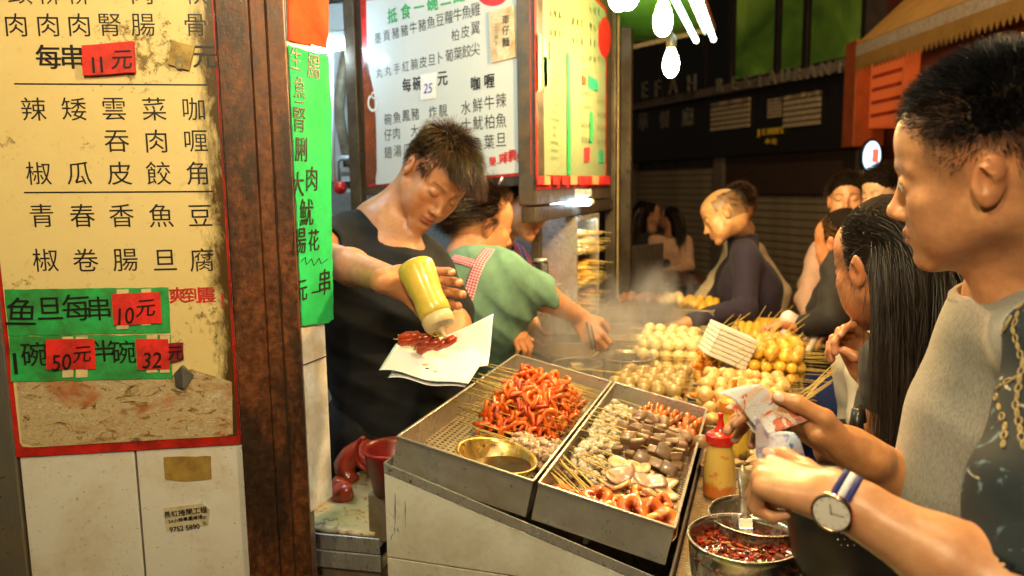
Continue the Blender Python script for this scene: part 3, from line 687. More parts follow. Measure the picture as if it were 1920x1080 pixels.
# side menu board, faces the customers (+X)
XS = B.x + .012
SM = Plane((XS, B.y, 0), (0, 1, 0), (0, 0, 1))
uE = SM.at(1143, 200)[0]; zb0 = zof(SM, 1008, 352); zb1 = zof(SM, 1138, 350)
smb = empty('side_menu_board', (XS, B.y, 0), 'pale green-yellow menu board facing the customers with rows of small print', 'menu board')
t = NT('side_board_face'); t.set(base=t.ramp(t.noise(2.5, 5), (.35, (.36, .37, .20)), (.65, (.31, .43, .24))), rough=.16, coat=.4); M_sboard = t.m
zbs = 1.585; zts = 2.35
under(MB().box(XS - .06, XS, B.y - .0, B.y + uE + .05, zbs - .05, zts + .05).build('frame', M_frame, bevel=.004), smb)
u_l = SM.at(1003, 200)[0]; u_r = SM.at(1136, 200)[0]
under(SM.quad([(u_l, zbs), (u_r, zbs), (u_r, zts), (u_l, zts)], .001, .003, MB()).build('red_border', M_red), smb)
under(SM.quad([(u_l + .02, zbs + .045), (u_r - .03, zbs + .045), (u_r - .03, zts - .02), (u_l + .02, zts - .02)], .0035, .0045, MB()).build('printed_face', M_sboard), smb)
fi = MB()
words = ['BEEF TENDERLOIN', 'CHICKEN FILLET', 'PORK BALL', 'FISH BALL', 'CUTTLEFISH', 'SAUSAGE', 'CHICKEN WING', 'SQUID', 'TOFU', 'DUMPLING', 'FISH SKIN', 'CRAB STICK']
for i in range(12):
    y = 135 + i * 14.5; u_, v_ = SM.at(1037, y); put(fi, SM.M(u_, v_, .005), words[i], 9 * pxsize(1037, y, SM), 0, 0, 0, 1.25)
cc = '魚蛋豬腸牛丸雞翼魷魚蘿蔔燒賣豆腐'
for x, rows_, sz in ((1030, (25, 60), 15), (1072, (40, 75), 15), (1090, (110, 135, 175, 200, 235, 262), 11), (1105, (20, 50, 80, 110), 14), (1120, (45, 80, 110, 190, 215, 240, 265), 11)):
    for y in rows_:
        for q in range(3):
            xx = x + q * sz * .55; u_, v_ = SM.at(xx, y + q*sz*.3*(-1 if y > 340 else 1) * .4); put(fi, SM.M(u_, v_, .005), cc[(int(y) + q * 3) % len(cc)], sz * pxsize(xx, y, SM), .01)
under(fi.build('lettering', simple('green_black_ink', (.05, .07, .04), .5, bump=0)), smb)
def sidecard(pts, col, nm, label, cat='price card', h=.008):
    card(SM, pts, h, h + .003, simple('c_' + nm + str(len(label)), col, .4), nm, label, cat)
sidecard([(1003, 62), (1022, 78), (1022, 160), (1004, 172)], (.03, .42, .12), 'green_card', 'large green card at the near edge of the side menu board')
sidecard([(1013, 105), (1020, 108), (1021, 172), (1014, 175)], (.75, .06, .03), 'red_strip', 'long red strip beside the large green card')
sidecard([(1024, 78), (1030, 82), (1030, 112), (1025, 112)], (.75, .06, .03), 'red_strip', 'short red strip right of the large green card')
sidecard([(1059, 98), (1064, 103), (1065, 325), (1060, 328)], (.02, .36, .12), 'green_ribbon', 'long green ribbon hanging down the side menu board', 'ribbon')
sidecard([(1100, 142), (1117, 152), (1117, 172), (1100, 165)], (.02, .30, .18), 'green_card', 'small dark green card in the middle of the side menu board')
sidecard([(1088, 142), (1094, 145), (1094, 160), (1088, 159)], (.75, .06, .03), 'red_strip', 'small red card left of the dark green card')
sidecard([(1103, 210), (1107, 212), (1107, 268), (1103, 266)], (.02, .36, .12), 'green_ribbon', 'short green ribbon on the far half of the side menu board', 'ribbon')
sidecard([(1092, 277), (1101, 277), (1101, 302), (1092, 303)], (.75, .04, .06), 'red_strip', 'red price card low on the side menu board')
sidecard([(1120, 282), (1127, 283), (1127, 304), (1120, 305)], (.02, .30, .16), 'green_card', 'green price card low at the far end of the side menu board')
dsc = [SM.at(1131 + 12 * math.cos(a_), 70 + 38 * math.sin(a_)) for a_ in [2*PI*k/24 for k in range(24)]]
under(SM.quad(dsc[::-1], .0055, .0065, MB()).build('red_disc_logo', M_redink), smb)
# small apple-like fruit picture tags along the foot
M_cardb = simple('kraft_tag', (.50, .30, .14), .6); M_cardr = simple('red_tag', (.62, .03, .03), .5)
for i, x in enumerate((1008, 1020, 1038, 1055, 1071, 1086, 1100, 1112, 1124, 1134)):
    r = card(SM, [(x - 6, 330), (x + 5, 330), (x + 5, 346), (x - 6, 346)], .009, .013, M_cardr if i % 3 != 1 else M_cardb, 'picture_tag', '%s picture tag, number %s from the near end of the row under the side menu' % ('red' if i % 3 != 1 else 'brown', ['one', 'two', 'three', 'four', 'five', 'six', 'seven', 'eight', 'nine', 'ten'][i]), 'picture tag', group='picture tags under the side menu board')
# posts and beam of the stall front
M_post = dirty('stall_post', (.10, .085, .06), (.05, .03, .015), .5, 10, .35, metal=.5)
def bar(a, b_, w_, nm, label, m_, cat='post', group='uprights of the stall frame'):
    a = Vector(a); b_ = Vector(b_); M = zto(b_ - a, a); L_ = (b_ - a).length
    o = MB().box(-w_/2, w_/2, -w_/2, w_/2, 0, L_, M).build(nm, m_, bevel=.004); return tag(o, label, cat, group)
pz = atX(1146, 340, XS - .02)
bar((pz.x, pz.y, .92), (pz.x, pz.y, 2.45), .05, 'upright_post', 'grey upright at the far edge of the side menu board', M_post)
p2 = D(1155, 340, 3.95); bar((p2.x, p2.y, .9), (p2.x, p2.y, 2.45), .028, 'upright_post', 'thin yellowed pole just right of the side menu board', simple('yellow_pole', (.55, .45, .2), .4))
p3 = D(1174, 340, 4.25); bar((p3.x, p3.y, 0), (p3.x, p3.y, 2.6), .06, 'upright_post', 'dark thick upright behind the yellowed pole', M_post)
bar((XS - .03, B.y + .01, 1.505), (XS - .03, pz.y, 1.505), .05, 'beam', 'dark beam under the side menu board', M_post, 'beam', None)
p4 = D(1003, 380, 2.62); bar((p4.x, p4.y + .02, .92), (p4.x, p4.y + .02, 1.52), .03, 'upright_post', 'brown upright at the near corner of the skewer cabinet', M_post)
p5 = D(671, 340, 2.9); bar((p5.x, p5.y, .5), (p5.x, p5.y, 2.5), .045, 'upright_post', 'grey upright at the left edge of the white menu board', M_post)
tube_lamp(D(1002, 380, 2.72), D(1108, 379, 3.0), 'cool white tube glowing under the side menu board', M_tubeC, .013, group='fluorescent tubes')
# ================================================================== CANOPY
M_canopy = dirty('green_canvas', (.16, .66, .10), (.08, .40, .05), .3, 3, .5, bump=.2)
zc = 2.42; cf = atZ(1190, 92, zc); cfr = atZ(1338, 48, zc)
cano = empty('green_canopy', (0, 3, zc), 'green canvas canopy over the counter with lamps under it', 'canopy')
xL = -1.0; yF = cfr.y; xR = cfr.x
mb = MB(); ns = 24; V = []; F = []
for i in range(ns + 1):
    y = -.4 + (yF + .4) * i / ns; sg = -.012 * abs(math.sin(i * PI / 4))
    fy = (y + .4)/(yF + .4); yl_ = -.4 + fy*(cf.y + .4); V += [(xL, yl_, zc + .05), ((xL+xR)/2, (y + yl_)/2, zc + sg), (xR, y, zc)]
for i in range(ns): F += [(3*i, 3*i+1, 3*i+4, 3*i+3), (3*i+1, 3*i+2, 3*i+5, 3*i+4)]
o = mb.add(V, F).build('canvas', M_canopy, None, True); so = o.modifiers.new('s', 'SOLIDIFY'); so.thickness = .004; under(o, cano)
under(MB().tube([(xL, cf.y, zc - .015), (xR, yF, zc - .015)], .014, 8).build('edge_bar', simple('cream_bar', (.5, .42, .25), .5)), cano)
under(MB().tube([(xR, -.4, zc - .005), (xR, yF, zc - .005)], .012, 8).build('side_bar', simple('orange_bar', (.55, .2, .06), .5)), cano)
for y in (.4, 1.6, 2.8): under(MB().tube([(xL, y, zc + .02), (xR, y, zc - .02)], .01, 8).build('cross_bar', M_post), cano)
tube_lamp(D(1322, 76, 3.2), D(1262, -60, 2.0), 'twin greenish fluorescent tubes under the green canopy', M_tubeG, .011, group='fluorescent tubes', n=2, gap=.070)
# ================================================================== FOOD AND KITCHENWARE
TMi = TM.inverted()
def tq(px, py, h=-.05):
    o = TMi @ CO; d = TMi.to_3x3() @ ray(px, py); t_ = (h - o.z) / d.z; q = o + d * t_; return q.x, q.y
def wet(name, col, col2=None, rough=.3, sc=60, sss=.0, coat=.4, bump=.25, dark=None):
    t = NT(name); n = t.noise(sc, 6, .65); col2 = col2 or [x * .6 for x in col]
    c = t.ramp(n, (.35, col2), (.62, col))
    if dark: c = t.mix(t.ramp(t.noise(sc * 1.9, 5, .7), (.60, 0), (.72, .85)), c, dark)
    t.set(base=c, rough=rough, coat=coat); t.b.inputs['Coat Roughness'].default_value = .12
    if sss: t.set(sss=sss); t.b.inputs['Subsurface Scale'].default_value = .004
    t.bump(t.noise(sc * 2.5, 4), bump, .0012); return t.m
M_stick = simple('bamboo', (.62, .44, .12), .5, var=.2, scale=120)
M_org = wet('orange_sauce_meat', (.82, .17, .008), (.55, .055, .004), dark=(.20, .02, .004))
M_org2 = wet('orange_meat_lighter', (.82, .24, .03), (.55, .08, .01))
M_org3 = wet('deep_red_meat', (.50, .05, .008), (.22, .015, .004))
M_greym = wet('grey_meat', (.52, .36, .24), (.28, .17, .11), .3, coat=.4)
M_brown = wet('brown_liver', (.34, .20, .11), (.19, .10, .05), .38, 35, coat=.3)
M_brown2 = wet('brown_liver_dark', (.24, .14, .08), (.13, .07, .035), .35, 35, coat=.4)
M_pale = wet('pale_squid', (.74, .58, .36), (.56, .36, .15), .25, 30)
M_purple = wet('purple_squid_skin', (.34, .17, .16), (.62, .45, .32), .25, 26)
M_fish = wet('white_fish_ball', (.72, .58, .30), (.58, .42, .16), .3, 20, bump=.1)
M_beef = wet('beef_ball', (.44, .30, .12), (.28, .17, .055), .3, 45)
M_yel = wet('curry_ball', (.80, .50, .05), (.62, .32, .02), .28, 20, bump=.12)
M_gold = wet('golden_fried', (.74, .42, .05), (.46, .20, .02), .4, 40)
M_saus = wet('orange_sausage', (.76, .30, .03), (.55, .14, .01), .22, 20, bump=.08)
M_oct = wet('white_octopus', (.74, .50, .20), (.60, .30, .08), .28, 40)
M_brownfry = wet('grilled_meat', (.36, .14, .035), (.16, .05, .015), .35, 50)
M_noodle = simple('pale_noodle', (.70, .55, .20), .4)
def wob(V, amp, seed, f=90):
    out = []
    for v in V:
        v = Vector(v); k = 1 + amp * (math.sin(v.x*f + seed) + math.sin(v.y*f*1.3 + seed*2.1) + math.sin(v.z*f*1.1 + seed*.7) + .6*math.sin((v.x+v.y-v.z)*f*2.1+seed))/3
        out.append(v * k)
    return out
def blob_mesh(name, m_, ax, amp=.1, seed=0, n=12, m=8, f=90, r=1.0):
    mb = MB().ball((0, 0, 0), r, n, m, ax=ax); mb.v = [tuple(v) for v in wob(mb.v, amp, seed, f)]; return mb.mesh(name, m_, True)
def ring_mesh(name, m_, R_, r, a0, a1, flat=.6, twist=0, seed=0, seg=12, n=8):
    mb = MB(); pts = []; rr = []
    for i in range(seg + 1):
        f = i / seg; a = lerp(a0, a1, f); k = 1 + .12 * math.sin(a*3 + seed)
        pts.append((twist * (f - .5), R_ * k * math.cos(a), R_ * k * math.sin(a) * .85)); rr.append(r * (.55 + .75 * math.sin(PI * min(1, max(0, f * .9 + .05))) ** .5))
    mb.tube(pts, rr, n)
    mb.v = [(v[0] * flat, v[1], v[2]) for v in mb.v]; mb.v = [tuple(v) for v in wob(mb.v, .05, seed, 150)]
    return mb.mesh(name, m_, True)
def stick_mesh(L_, r=.0013): return MB().tube([(-.5*L_, 0, 0), (0, .0008, .0006), (.5*L_, 0, 0)], [r, r, r*.5], 6).mesh('stick', M_stick, True)
_st = {}
def stk(L_):
    L_ = round(L_, 2)
    if L_ not in _st: _st[L_] = stick_mesh(L_)
    return _st[L_]
def skewer(M, L_, pieces, xs, label, group, nm='skewer', pn='meat_slice', off=.0, jit=(.002, .15, 1.0), stick_shift=0.0, cat='skewer', roll=None):
    """stick along local x; pieces = list of meshes, xs positions along the stick"""
    t = empty(nm, (0, 0, 0), label, cat, group); t.matrix_world = M
    s = link('stick', stk(L_), t); s.location = (stick_shift, 0, 0)
    for x in xs:
        me = pieces[RNG.randrange(len(pieces))]; o = link(pn, me, t); k = U(.88, 1.12)
        o.location = (x + U(-1, 1) * jit[0], U(-1, 1) * jit[0], off + U(-1, 1) * jit[0])
        o.rotation_euler = ((U(-1, 1) * jit[2] if roll is None else roll + U(-1, 1) * jit[2]), U(-1, 1) * jit[1], U(-1, 1) * jit[1]); o.scale = (k, k, k)
    return t
def at_tray(x, y, z, rz=0, rx=0, ry=0): return TM @ Matrix.Translation((x, y, z)) @ Matrix.Rotation(rz, 4, 'Z') @ Matrix.Rotation(ry, 4, 'Y') @ Matrix.Rotation(rx, 4, 'X')
def at_w(x, y, z, rz=0, ry=0, rx=0): return Matrix.Translation((x, y, z)) @ Matrix.Rotation(rz, 4, 'Z') @ Matrix.Rotation(ry, 4, 'Y') @ Matrix.Rotation(rx, 4, 'X')
FL = -.052
# ---- orange curls in tray one
rings = [ring_mesh('curl', [M_org, M_org2, M_org, M_org3, M_org, M_org][i % 6], U(.0120, .0165), U(.0030, .0044), U(-1.2, -.4), U(3.2, 5.0), .9, U(-.012, .012), i, 16) for i in range(12)]
n_ = 0
for layer in range(5):
    for j in range(10 - layer):
        y = .235 + j * .037 + layer * .018 + U(-.006, .006)
        if y > .60: continue
        if layer > 3 and y > .54: continue
        x = .150 + U(-.010, .010) - layer * .004; z = FL + .014 + layer * .0155 + U(-.002, .003)
        span = .072 - layer * .006
        xs = [-span + k * (2 * span / 11) for k in range(12)]
        skewer(at_tray(x, y, z, U(-.16, .16), U(0, 1), U(-.05, .05)), .22, rings, xs, 'red-orange curl skewer, %s layer, %s from the front of the left tray heap' % (LAY[layer], ORD[j]), 'red-orange curl skewers heaped on the left tray', stick_shift=-.022, jit=(.004, .95, 1.5), pn='meat_curl'); n_ += 1
# ---- spare pale sticks along the back of tray one
for k in range(16):
    o = link('bamboo_skewer', stk(.20 if k % 2 else .17)); o.matrix_world = at_tray(.14 + U(-.02, .03), .63 + (k % 9) * .0052 + U(-.001, .001), FL + .012 + (k // 9) * .004 + k*.001, U(-.06, .06), 0, U(-.03, .03))
    tag(o, 'bare bamboo stick lying with others along the back of the left tray', 'bamboo stick', 'bare sticks at the back of the left tray')
o = link('bamboo_skewer', stk(.24)); p = atZ(1150, 702, 1.12); o.matrix_world = at_w(p.x, p.y, 1.125, .0, .05); tag(o, 'single long bamboo stick lying across the back rims of both trays', 'bamboo stick')
# ---- grey frilly meat
frill = [blob_mesh('frill', M_greym, (.010, .012, .008), .42, i * 1.7, 18, 12, 420) for i in range(5)]
for k in range(11):
    x, y = .207 + U(-.006, .006), .168 + (k % 6) * .017 + U(-.003, .003)
    skewer(at_tray(x, y, FL + .012 + (k // 6) * .017, U(-.3, .3)), .19, frill, [-.042 + q * .0115 for q in range(9)], 'grey frilly meat skewer behind the brass bowl, %s layer, %s from the front' % (LAY[k // 6], ORD[k % 6]), 'grey frilly meat skewers', stick_shift=-.03, jit=(.004, .5, 3), pn='meat_frill')
# ---- brass bowl, tilted with the tray, dark sauce lying level in it
t = NT('dirty_brass')
n1 = t.noise(26, 8, .72, dist=.8); n2 = t.noise(60, 6, .7)
c = t.ramp(n1, (.35, (.50, .42, .20)), (.5, (.50, .28, .03)), (.6, (.62, .50, .26)), (.75, (.30, .12, .02)))
c = t.mix(t.ramp(n2, (.55, 0), (.66, .9)), c, (.07, .025, .006)); t.set(base=c, metal=t.ramp(n1, (.4, .8), (.6, .3)), rough=.28); t.bump(n2, .3, .001); M_brass = t.m
t = NT('steel_with_sauce')
n1 = t.noise(22, 8, .72, dist=.6); t.set(base=t.mix(t.ramp(n1, (.52, 0), (.62, .9)), (.55, .52, .45), (.12, .03, .008)), metal=t.ramp(n1, (.5, 1), (.6, .2)), rough=.25); M_potdirty = t.m
def bowl_prof(R_, H_, r0=.45, th=.0018, rim=.004, p=2.4, n=9):
    pr = [(0.0005, 0)]; 
    outer = [(R_ * (r0 + (1 - r0) * (i / n) ** (1/p)) if i else R_ * r0, H_ * i / n) for i in range(n + 1)]
    inner = [(max(.0005, r - th), h + th) for r, h in outer][::-1]
    inner[0] = (R_ - th, H_)
    return pr + outer + [(R_ + rim, H_ + .0005), (R_ + rim, H_ + .0025), (R_ - th, H_ + .0025)] + inner[1:] + [(.0005, th)]
bx, by = tq(924, 862, -.012); by = max(by, .083)
BR_, BH_ = .0725, .040
BM = TM @ Matrix.Translation((bx, by, -.012 - BH_)) 
bb = empty('sauce_bowl', BM @ Vector((0, 0, 0)), 'stained brass bowl with dark sauce pooled at one side in the left tray', 'bowl')
BMl = Matrix.Translation(-bb.location) @ BM
MB().lathe(bowl_prof(BR_, BH_, .35, p=2), 48, BMl).build('bowl', M_brass, bb, True)
def pool(M, prof_r, zc_, level_world, m_, nm, parent, n=48, up=None):
    """level pool inside a tilted bowl: prof_r(h) radius at height h in bowl frame"""
    Mi = M.inverted(); R3 = M.to_3x3()
    # search centre on level plane
    pts = []
    # plane point: along bowl axis where world z = level
    ax = R3 @ Vector((0, 0, 1)); o0 = M.translation; 
    def inside(w): q = Mi @ w; return q.z > 0 and math.hypot(q.x, q.y) < prof_r(q.z)
    base = None; best = -1
    for i in range(-20, 21):
        for j in range(-20, 21):
            w_ = Vector((o0.x + i * .005, o0.y + j * .005, level_world)); q = Mi @ w_
            if q.z > 0:
                s_ = prof_r(q.z) - math.hypot(q.x, q.y)
                if s_ > best: best = s_; base = w_
    for k in range(n):
        a = 2 * PI * k / n; d = Vector((math.cos(a), math.sin(a), 0)); lo, hi = 0, .2
        for _ in range(22):
            mid = (lo + hi) / 2
            if inside(base + d * mid): lo = mid
            else: hi = mid
        pts.append(base + d * lo)
    mb = MB(); loc = parent.location
    mb.add([base - loc] + [p - loc for p in pts], [(0, k + 1, (k + 1) % n + 1) for k in range(n)]); return mb.build(nm, m_, parent)
t = NT('dark_sauce'); t.set(base=t.ramp(t.noise(30, 5), (.4, (.012, .006, .003)), (.7, (.05, .018, .006))), rough=.22, coat=.1, spec=.3); M_dsauce = t.m
pr_ = lambda h: BR_ * (.35 + .65 * (max(0, min(1, h / BH_))) ** .5) - .002
lo_ = min((BM @ Vector((BR_ * .95, 0, BH_))).z, 9) - .006
pool(BM, pr_, 0, (BM @ Vector((BR_, 0, BH_))).z - .004, M_dsauce, 'sauce', bb)
# ---- tray two
rng_ = lambda a, b, n: [a + (b - a) * k / (n - 1) for k in range(n)]
# clear jelly lumps
t = NT('clear_jelly'); t.set(base=t.ramp(t.noise(40), (.3, (.74, .60, .42)), (.7, (.92, .84, .70))), rough=.08, trans=.28, ior=1.30, coat=.6); t.bump(t.noise(180), .6, .002); M_jelly = t.m
mb = MB()
for k in range(430):
    y = U(.17, .60); x = .278 + abs(RNG.gauss(0, .045)) + .006
    if x > .40: x = .28 + U(0, .08)
    if y < .25 and x > .34: continue
    hh = .046 * max(.15, 1 - (x - .27) / .15) * min(1, (y - .14) / .1)
    M = TM @ Matrix.Translation((x, y, FL + U(.3, 1) * hh + .004)) @ Matrix.Rotation(U(0, 6), 4, 'Z') @ Matrix.Rotation(U(0, 6), 4, 'X')
    b_ = MB().ball((0, 0, 0), 1, 7, 5, ax=(U(.007, .013), U(.005, .009), U(.004, .007))); b_.v = [tuple(M @ v) for v in wob(b_.v, .25, k, 200)]; mb.add(b_.v, b_.f)
tag(mb.build('jelly_lumps', M_jelly, None, True), 'heap of clear pale jelly lumps along the left side of the right tray', 'jelly', kind='stuff')
# brown-grey slice skewers
def slab(name, m_, sx, sy, sz, seed, bev=.2):
    mb = MB().box(-sx/2, sx/2, -sy/2, sy/2, -sz/2, sz/2); r_ = random.Random(seed)
    mb.v = [(v[0] * r_.uniform(.8, 1.15), v[1] * r_.uniform(.8, 1.15) + (.004 if v[0] > 0 else 0), v[2] * r_.uniform(.75, 1.2)) for v in mb.v]
    me = mb.mesh(name, m_); o = bpy.data.objects.new('tmp', me); COL.objects.link(o)
    b_ = o.modifiers.new('b', 'BEVEL'); b_.width = min(sx, sy, sz) * .34; b_.segments = 3
    me2 = bpy.data.meshes.new_from_object(o.evaluated_get(bpy.context.evaluated_depsgraph_get())); bpy.data.objects.remove(o); me2.name = name
    me2.polygons.foreach_set('use_smooth', [True] * len(me2.polygons)); return me2
slabs = [slab('slice', M_brown if i % 3 else M_brown2, U(.022, .033), U(.007, .014), U(.016, .034), i) for i in range(7)]
for k in range(17):
    lay = k // 6; q = k % 6
    x = .408 + U(-.006, .008); y = .275 + q * .036 + lay * .015 + U(-.004, .004)
    skewer(at_tray(x, y, FL + .016 + lay * .020, U(-.13, .13) - .05, 0, U(-.04, .04)), .21, slabs, [-.048 + i * .0265 for i in range(5)], 'grey-brown slice skewer in the right tray, %s layer, %s from the front' % (LAY[lay], ORD[q]), 'grey-brown slice skewers stacked on the right tray', stick_shift=-.045, jit=(.003, .24, .8), pn='liver_slice')
# rounded mushroom-like cuts on top
caps = [blob_mesh('cut', M_brown, (.017, .007, .014), .12, i, 14, 9) for i in range(3)]
for px, py in ((1213, 783), (1228, 785), (1300, 822), (1180, 800)):
    x, y = tq(px, py, .005); skewer(at_tray(x, y, .004, U(-.2, .2)), .13, caps, [-.016, .016], 'short skewer of rounded brown cuts lying on top of the grey-brown stack', 'rounded brown cut skewers', pn='liver_cut', stick_shift=-.03, jit=(.002, .3, .5))
# big orange-brown coils at the back right
coil = [ring_mesh('coil', M_brownfry if i % 3 == 0 else M_org2, .0175, .0062, -1.6, 4.3, .8, .008, i, 14) for i in range(5)]
for k, (x, y) in enumerate(((.42, .52), (.415, .56), (.42, .60), (.43, .635))):
    skewer(at_tray(x, y, FL + .026, -.12 + U(-.05, .05)), .22, coil, rng_(-.06, .065, 9), 'orange-brown coil skewer at the back of the right tray, %s from the front' % ORD[k], 'orange-brown coil skewers', stick_shift=-.035, jit=(.002, .25, .5), pn='meat_coil')
shred = [blob_mesh('shred', M_org2, (.014, .006, .005), .25, i, 10, 7, 200) for i in range(3)]
def lump_heap(n, cx, cy_, rx_, ry_, z0, hh, meshes, nm, label, cat, M0=None, sc=(.8, 1.2), group=None):
    for k in range(n):
        a = U(0, 6.28); r_ = math.sqrt(U(0, 1)); x = cx + rx_ * r_ * math.cos(a); y = cy_ + ry_ * r_ * math.sin(a); z = z0 + hh * (1 - r_ * r_) * U(.5, 1)
        o = link(nm, meshes[RNG.randrange(len(meshes))]); o.matrix_world = (M0 or TM) @ Matrix.Translation((x, y, z)) @ Matrix.Rotation(U(0, 6), 4, 'Z') @ Matrix.Rotation(U(-.6, .6), 4, 'X') @ Matrix.Scale(U(*sc), 4)
        tag(o, label, cat, group or (nm.replace('_', ' ') + ' heap'))
lump_heap(26, .455, .54, .035, .06, FL + .006, .02, shred, 'meat_shred', 'orange meat shred among the coils at the back of the right tray', 'meat', group='orange shreds under the coils')
# front left orange shreds with sticks
lump_heap(26, .300, .055, .026, .045, FL + .008, .022, shred, 'meat_shred', 'orange shredded meat at the front left corner of the right tray', 'meat', sc=(.9, 1.5), group='orange shreds at the front corner')
for k in range(12):
    o = link('bamboo_skewer', stk(.15)); o.matrix_world = at_tray(.325 + U(-.02, .02), .075 + k * .006 - .03, FL + .030 + U(0, .012), -.72 + U(-.14, .14), 0, .12)
    tag(o, 'yellow stick of the orange shredded skewers at the front of the right tray', 'bamboo stick', 'sticks of the orange shreds')
# white squid sheets
def sheet(name, m_, poly, th, curl, seed):
    r_ = random.Random(seed); mb = MB(); n = len(poly); top = []; bot = []
    ring1 = [(x, y) for x, y in poly]; rings_ = [ring1, [(x*.72, y*.72) for x, y in poly], [(x*.36, y*.36) for x, y in poly]]
    V = []; 
    def zz_(x, y): return curl * (x * x) * 30 + .0016 * math.sin(x * 160 + seed) + .0012 * math.sin(y * 190)
    for s_ in (1, -1):
        for q, rg in enumerate(rings_):
            for x, y in rg: V.append((x, y, zz_(x, y) + s_ * th * (.30 if q == 0 else .5)))
        V.append((0, 0, s_ * th * .5))
    F = []; N = 3 * n + 1
    for s_ in (0, 1):
        b = s_ * N
        for q in range(2):
            for k in range(n):
                l = (k+1) % n; f = (b+q*n+k, b+q*n+l, b+(q+1)*n+l, b+(q+1)*n+k); F.append(f if s_ == 0 else f[::-1])
        for k in range(n): f = (b+2*n+k, b+2*n+(k+1) % n, b+3*n); F.append(f if s_ == 0 else f[::-1])
    for k in range(n): l = (k+1) % n; F.append((k, N+k, N+l, l))
    mb.add(V, F); return mb.mesh(name, m_, True)
def opoly(a, b, n=14, sq=1.0, skew=0): return [(a * math.copysign(abs(math.cos(t_)) ** sq, math.cos(t_)) + skew * math.sin(t_), b * math.copysign(abs(math.sin(t_)) ** sq, math.sin(t_))) for t_ in [2*PI*k/n for k in range(n)]]
sq_pale = [sheet('squid', M_pale, opoly(.028, .016, 14, .7, .003 * i), .006, U(-.3, .5), i) for i in range(5)]
sq_pur = [sheet('squid_skin', M_purple, opoly(.034, .022, 14, .8, .012), .005, .3, 9), sheet('squid_skin', M_purple, opoly(.030, .021, 14, .6, -.008), .005, .2, 11)]
for k in range(26):
    x = U(.365, .478); y = U(.115, .255)
    o = link('squid_piece', sq_pale[k % 5]); o.matrix_world = at_tray(x, y, FL + .010 + U(0, .032), U(0, 6), U(-.5, .5), U(-.4, .4))
    tag(o, 'white squid piece in the pale heap at the front of the right tray', 'squid', 'white squid pieces')
for (px, py, rz, lab) in ((1160, 892, .9, 'squid piece with purple-brown skin, left one on the white squid heap'), (1218, 902, .4, 'squid piece with purple-brown skin, right one on the white squid heap')):
    x, y = tq(px, py, -.004); o = link('squid_piece', sq_pur[0 if px < 1200 else 1]); o.matrix_world = at_tray(x, y, -.004, rz, .2, -.1); tag(o, lab, 'squid')
x, y = tq(1250, 922, -.01); o = link('squid_piece', sheet('squid', M_pale, opoly(.024, .019, 16, 1), .007, .1, 3)); o.matrix_world = at_tray(x, y, -.012, -.3, 0, .1); tag(o, 'large round creamy squid piece at the right rim of the tray', 'squid')
for k in range(7):
    o = link('bamboo_skewer', stk(.15)); px, py = [(1120, 868), (1135, 880), (1150, 875), (1110, 893), (1130, 898), (1085, 845), (1160, 862)][k]
    x, y = tq(px, py, -.02); o.matrix_world = at_tray(x, y, -.022 + k * .001, -.12 + U(-.12, .12), 0, .05); tag(o, 'stick of the white squid skewers pointing left over the perforated floor', 'bamboo stick', 'sticks of the squid skewers')
# ---- orange cuttlefish rings at the very front (hand-sized chunks with a hole)
M_cutt = vcol('cuttlefish', .3, bump=.3, coat=.7)
def donut(seed, R1=.0165, R2=.0215, r=.0095, squash=1.15):
    r_ = random.Random(seed); nu, nv = 30, 16; V = []; C = []; F = []
    for i in range(nu):
        a = 2*PI*i/nu; RR = .0155 * (1 + .16*math.cos(2*a+seed) + .08*math.sin(3*a+seed*2))
        for j in range(nv):
            b_ = 2*PI*j/nv; cr = math.copysign(abs(math.cos(b_)) ** .6, math.cos(b_)); sr = math.copysign(abs(math.sin(b_)) ** .6, math.sin(b_))
            rr = RR + (.0108 + .0016*math.sin(a*5 + seed*3 + b_)) * cr; z = (.0135 + .0014*math.sin(a*4 + seed + b_*2)) * sr * squash + .003 * math.sin(2*a + seed)
            V.append((rr * math.cos(a), rr * math.sin(a) * 1.12, z))
            top = max(0, min(1, (sr - .6) * 3)); inn = max(0, -cr)
            pal = (.84, .36, .07) if seed % 2 else (.74, .20, .04)
            edge_ = (.66, .075, .006)
            mx = top * (1 - inn * .7) * (.75 + .25 * math.sin(a*5+seed))
            col = [lerp(edge_[q], pal[q], mx) for q in range(3)]
            if inn > .5: col = [c_ * .5 for c_ in edge_]
            C.append(col)
    for i in range(nu):
        for j in range(nv): F.append((i*nv+j, ((i+1) % nu)*nv+j, ((i+1) % nu)*nv+(j+1) % nv, i*nv+(j+1) % nv))
    return fast_mesh('cuttlefish_ring', V, F, M_cutt, True, C)
CF = [(1120, 930, 1.15, .3, .5), (1165, 938, .85, .5, .9), (1188, 952, 1.2, .7, .2), (1205, 925, .95, .2, .4), (1222, 962, 1.25, .6, .1), (1252, 978, 1.2, .6, -.2), (1243, 938, .85, .4, 1.2), (1140, 962, .8, .3, 2.)]
labs = ['orange cuttlefish ring nearest the front left shreds', 'orange-red cuttlefish chunk just behind the front row', 'glossy orange cuttlefish ring, second from the left in the front row', 'orange cuttlefish chunk against the white squid', 'speckled brown-orange cuttlefish ring in the front row', 'pale-faced orange cuttlefish ring at the front right corner of the tray', 'small orange cuttlefish chunk by the right rim', 'dark orange cuttlefish piece low at the front rim']
for k, (px, py, sc_, tx, rz) in enumerate(CF):
    x, y = tq(px, py, -.012); x = min(x, .478); y = max(y, .026)
    o = link('cuttlefish_ring', donut(k)); o.matrix_world = TM @ Matrix.Translation((x, y, -.022)) @ Matrix.Rotation(tx, 4, 'X') @ Matrix.Rotation(rz, 4, 'Z') @ Matrix.Scale(sc_ * .88, 4); tag(o, labs[k], 'cuttlefish', 'orange cuttlefish rings')
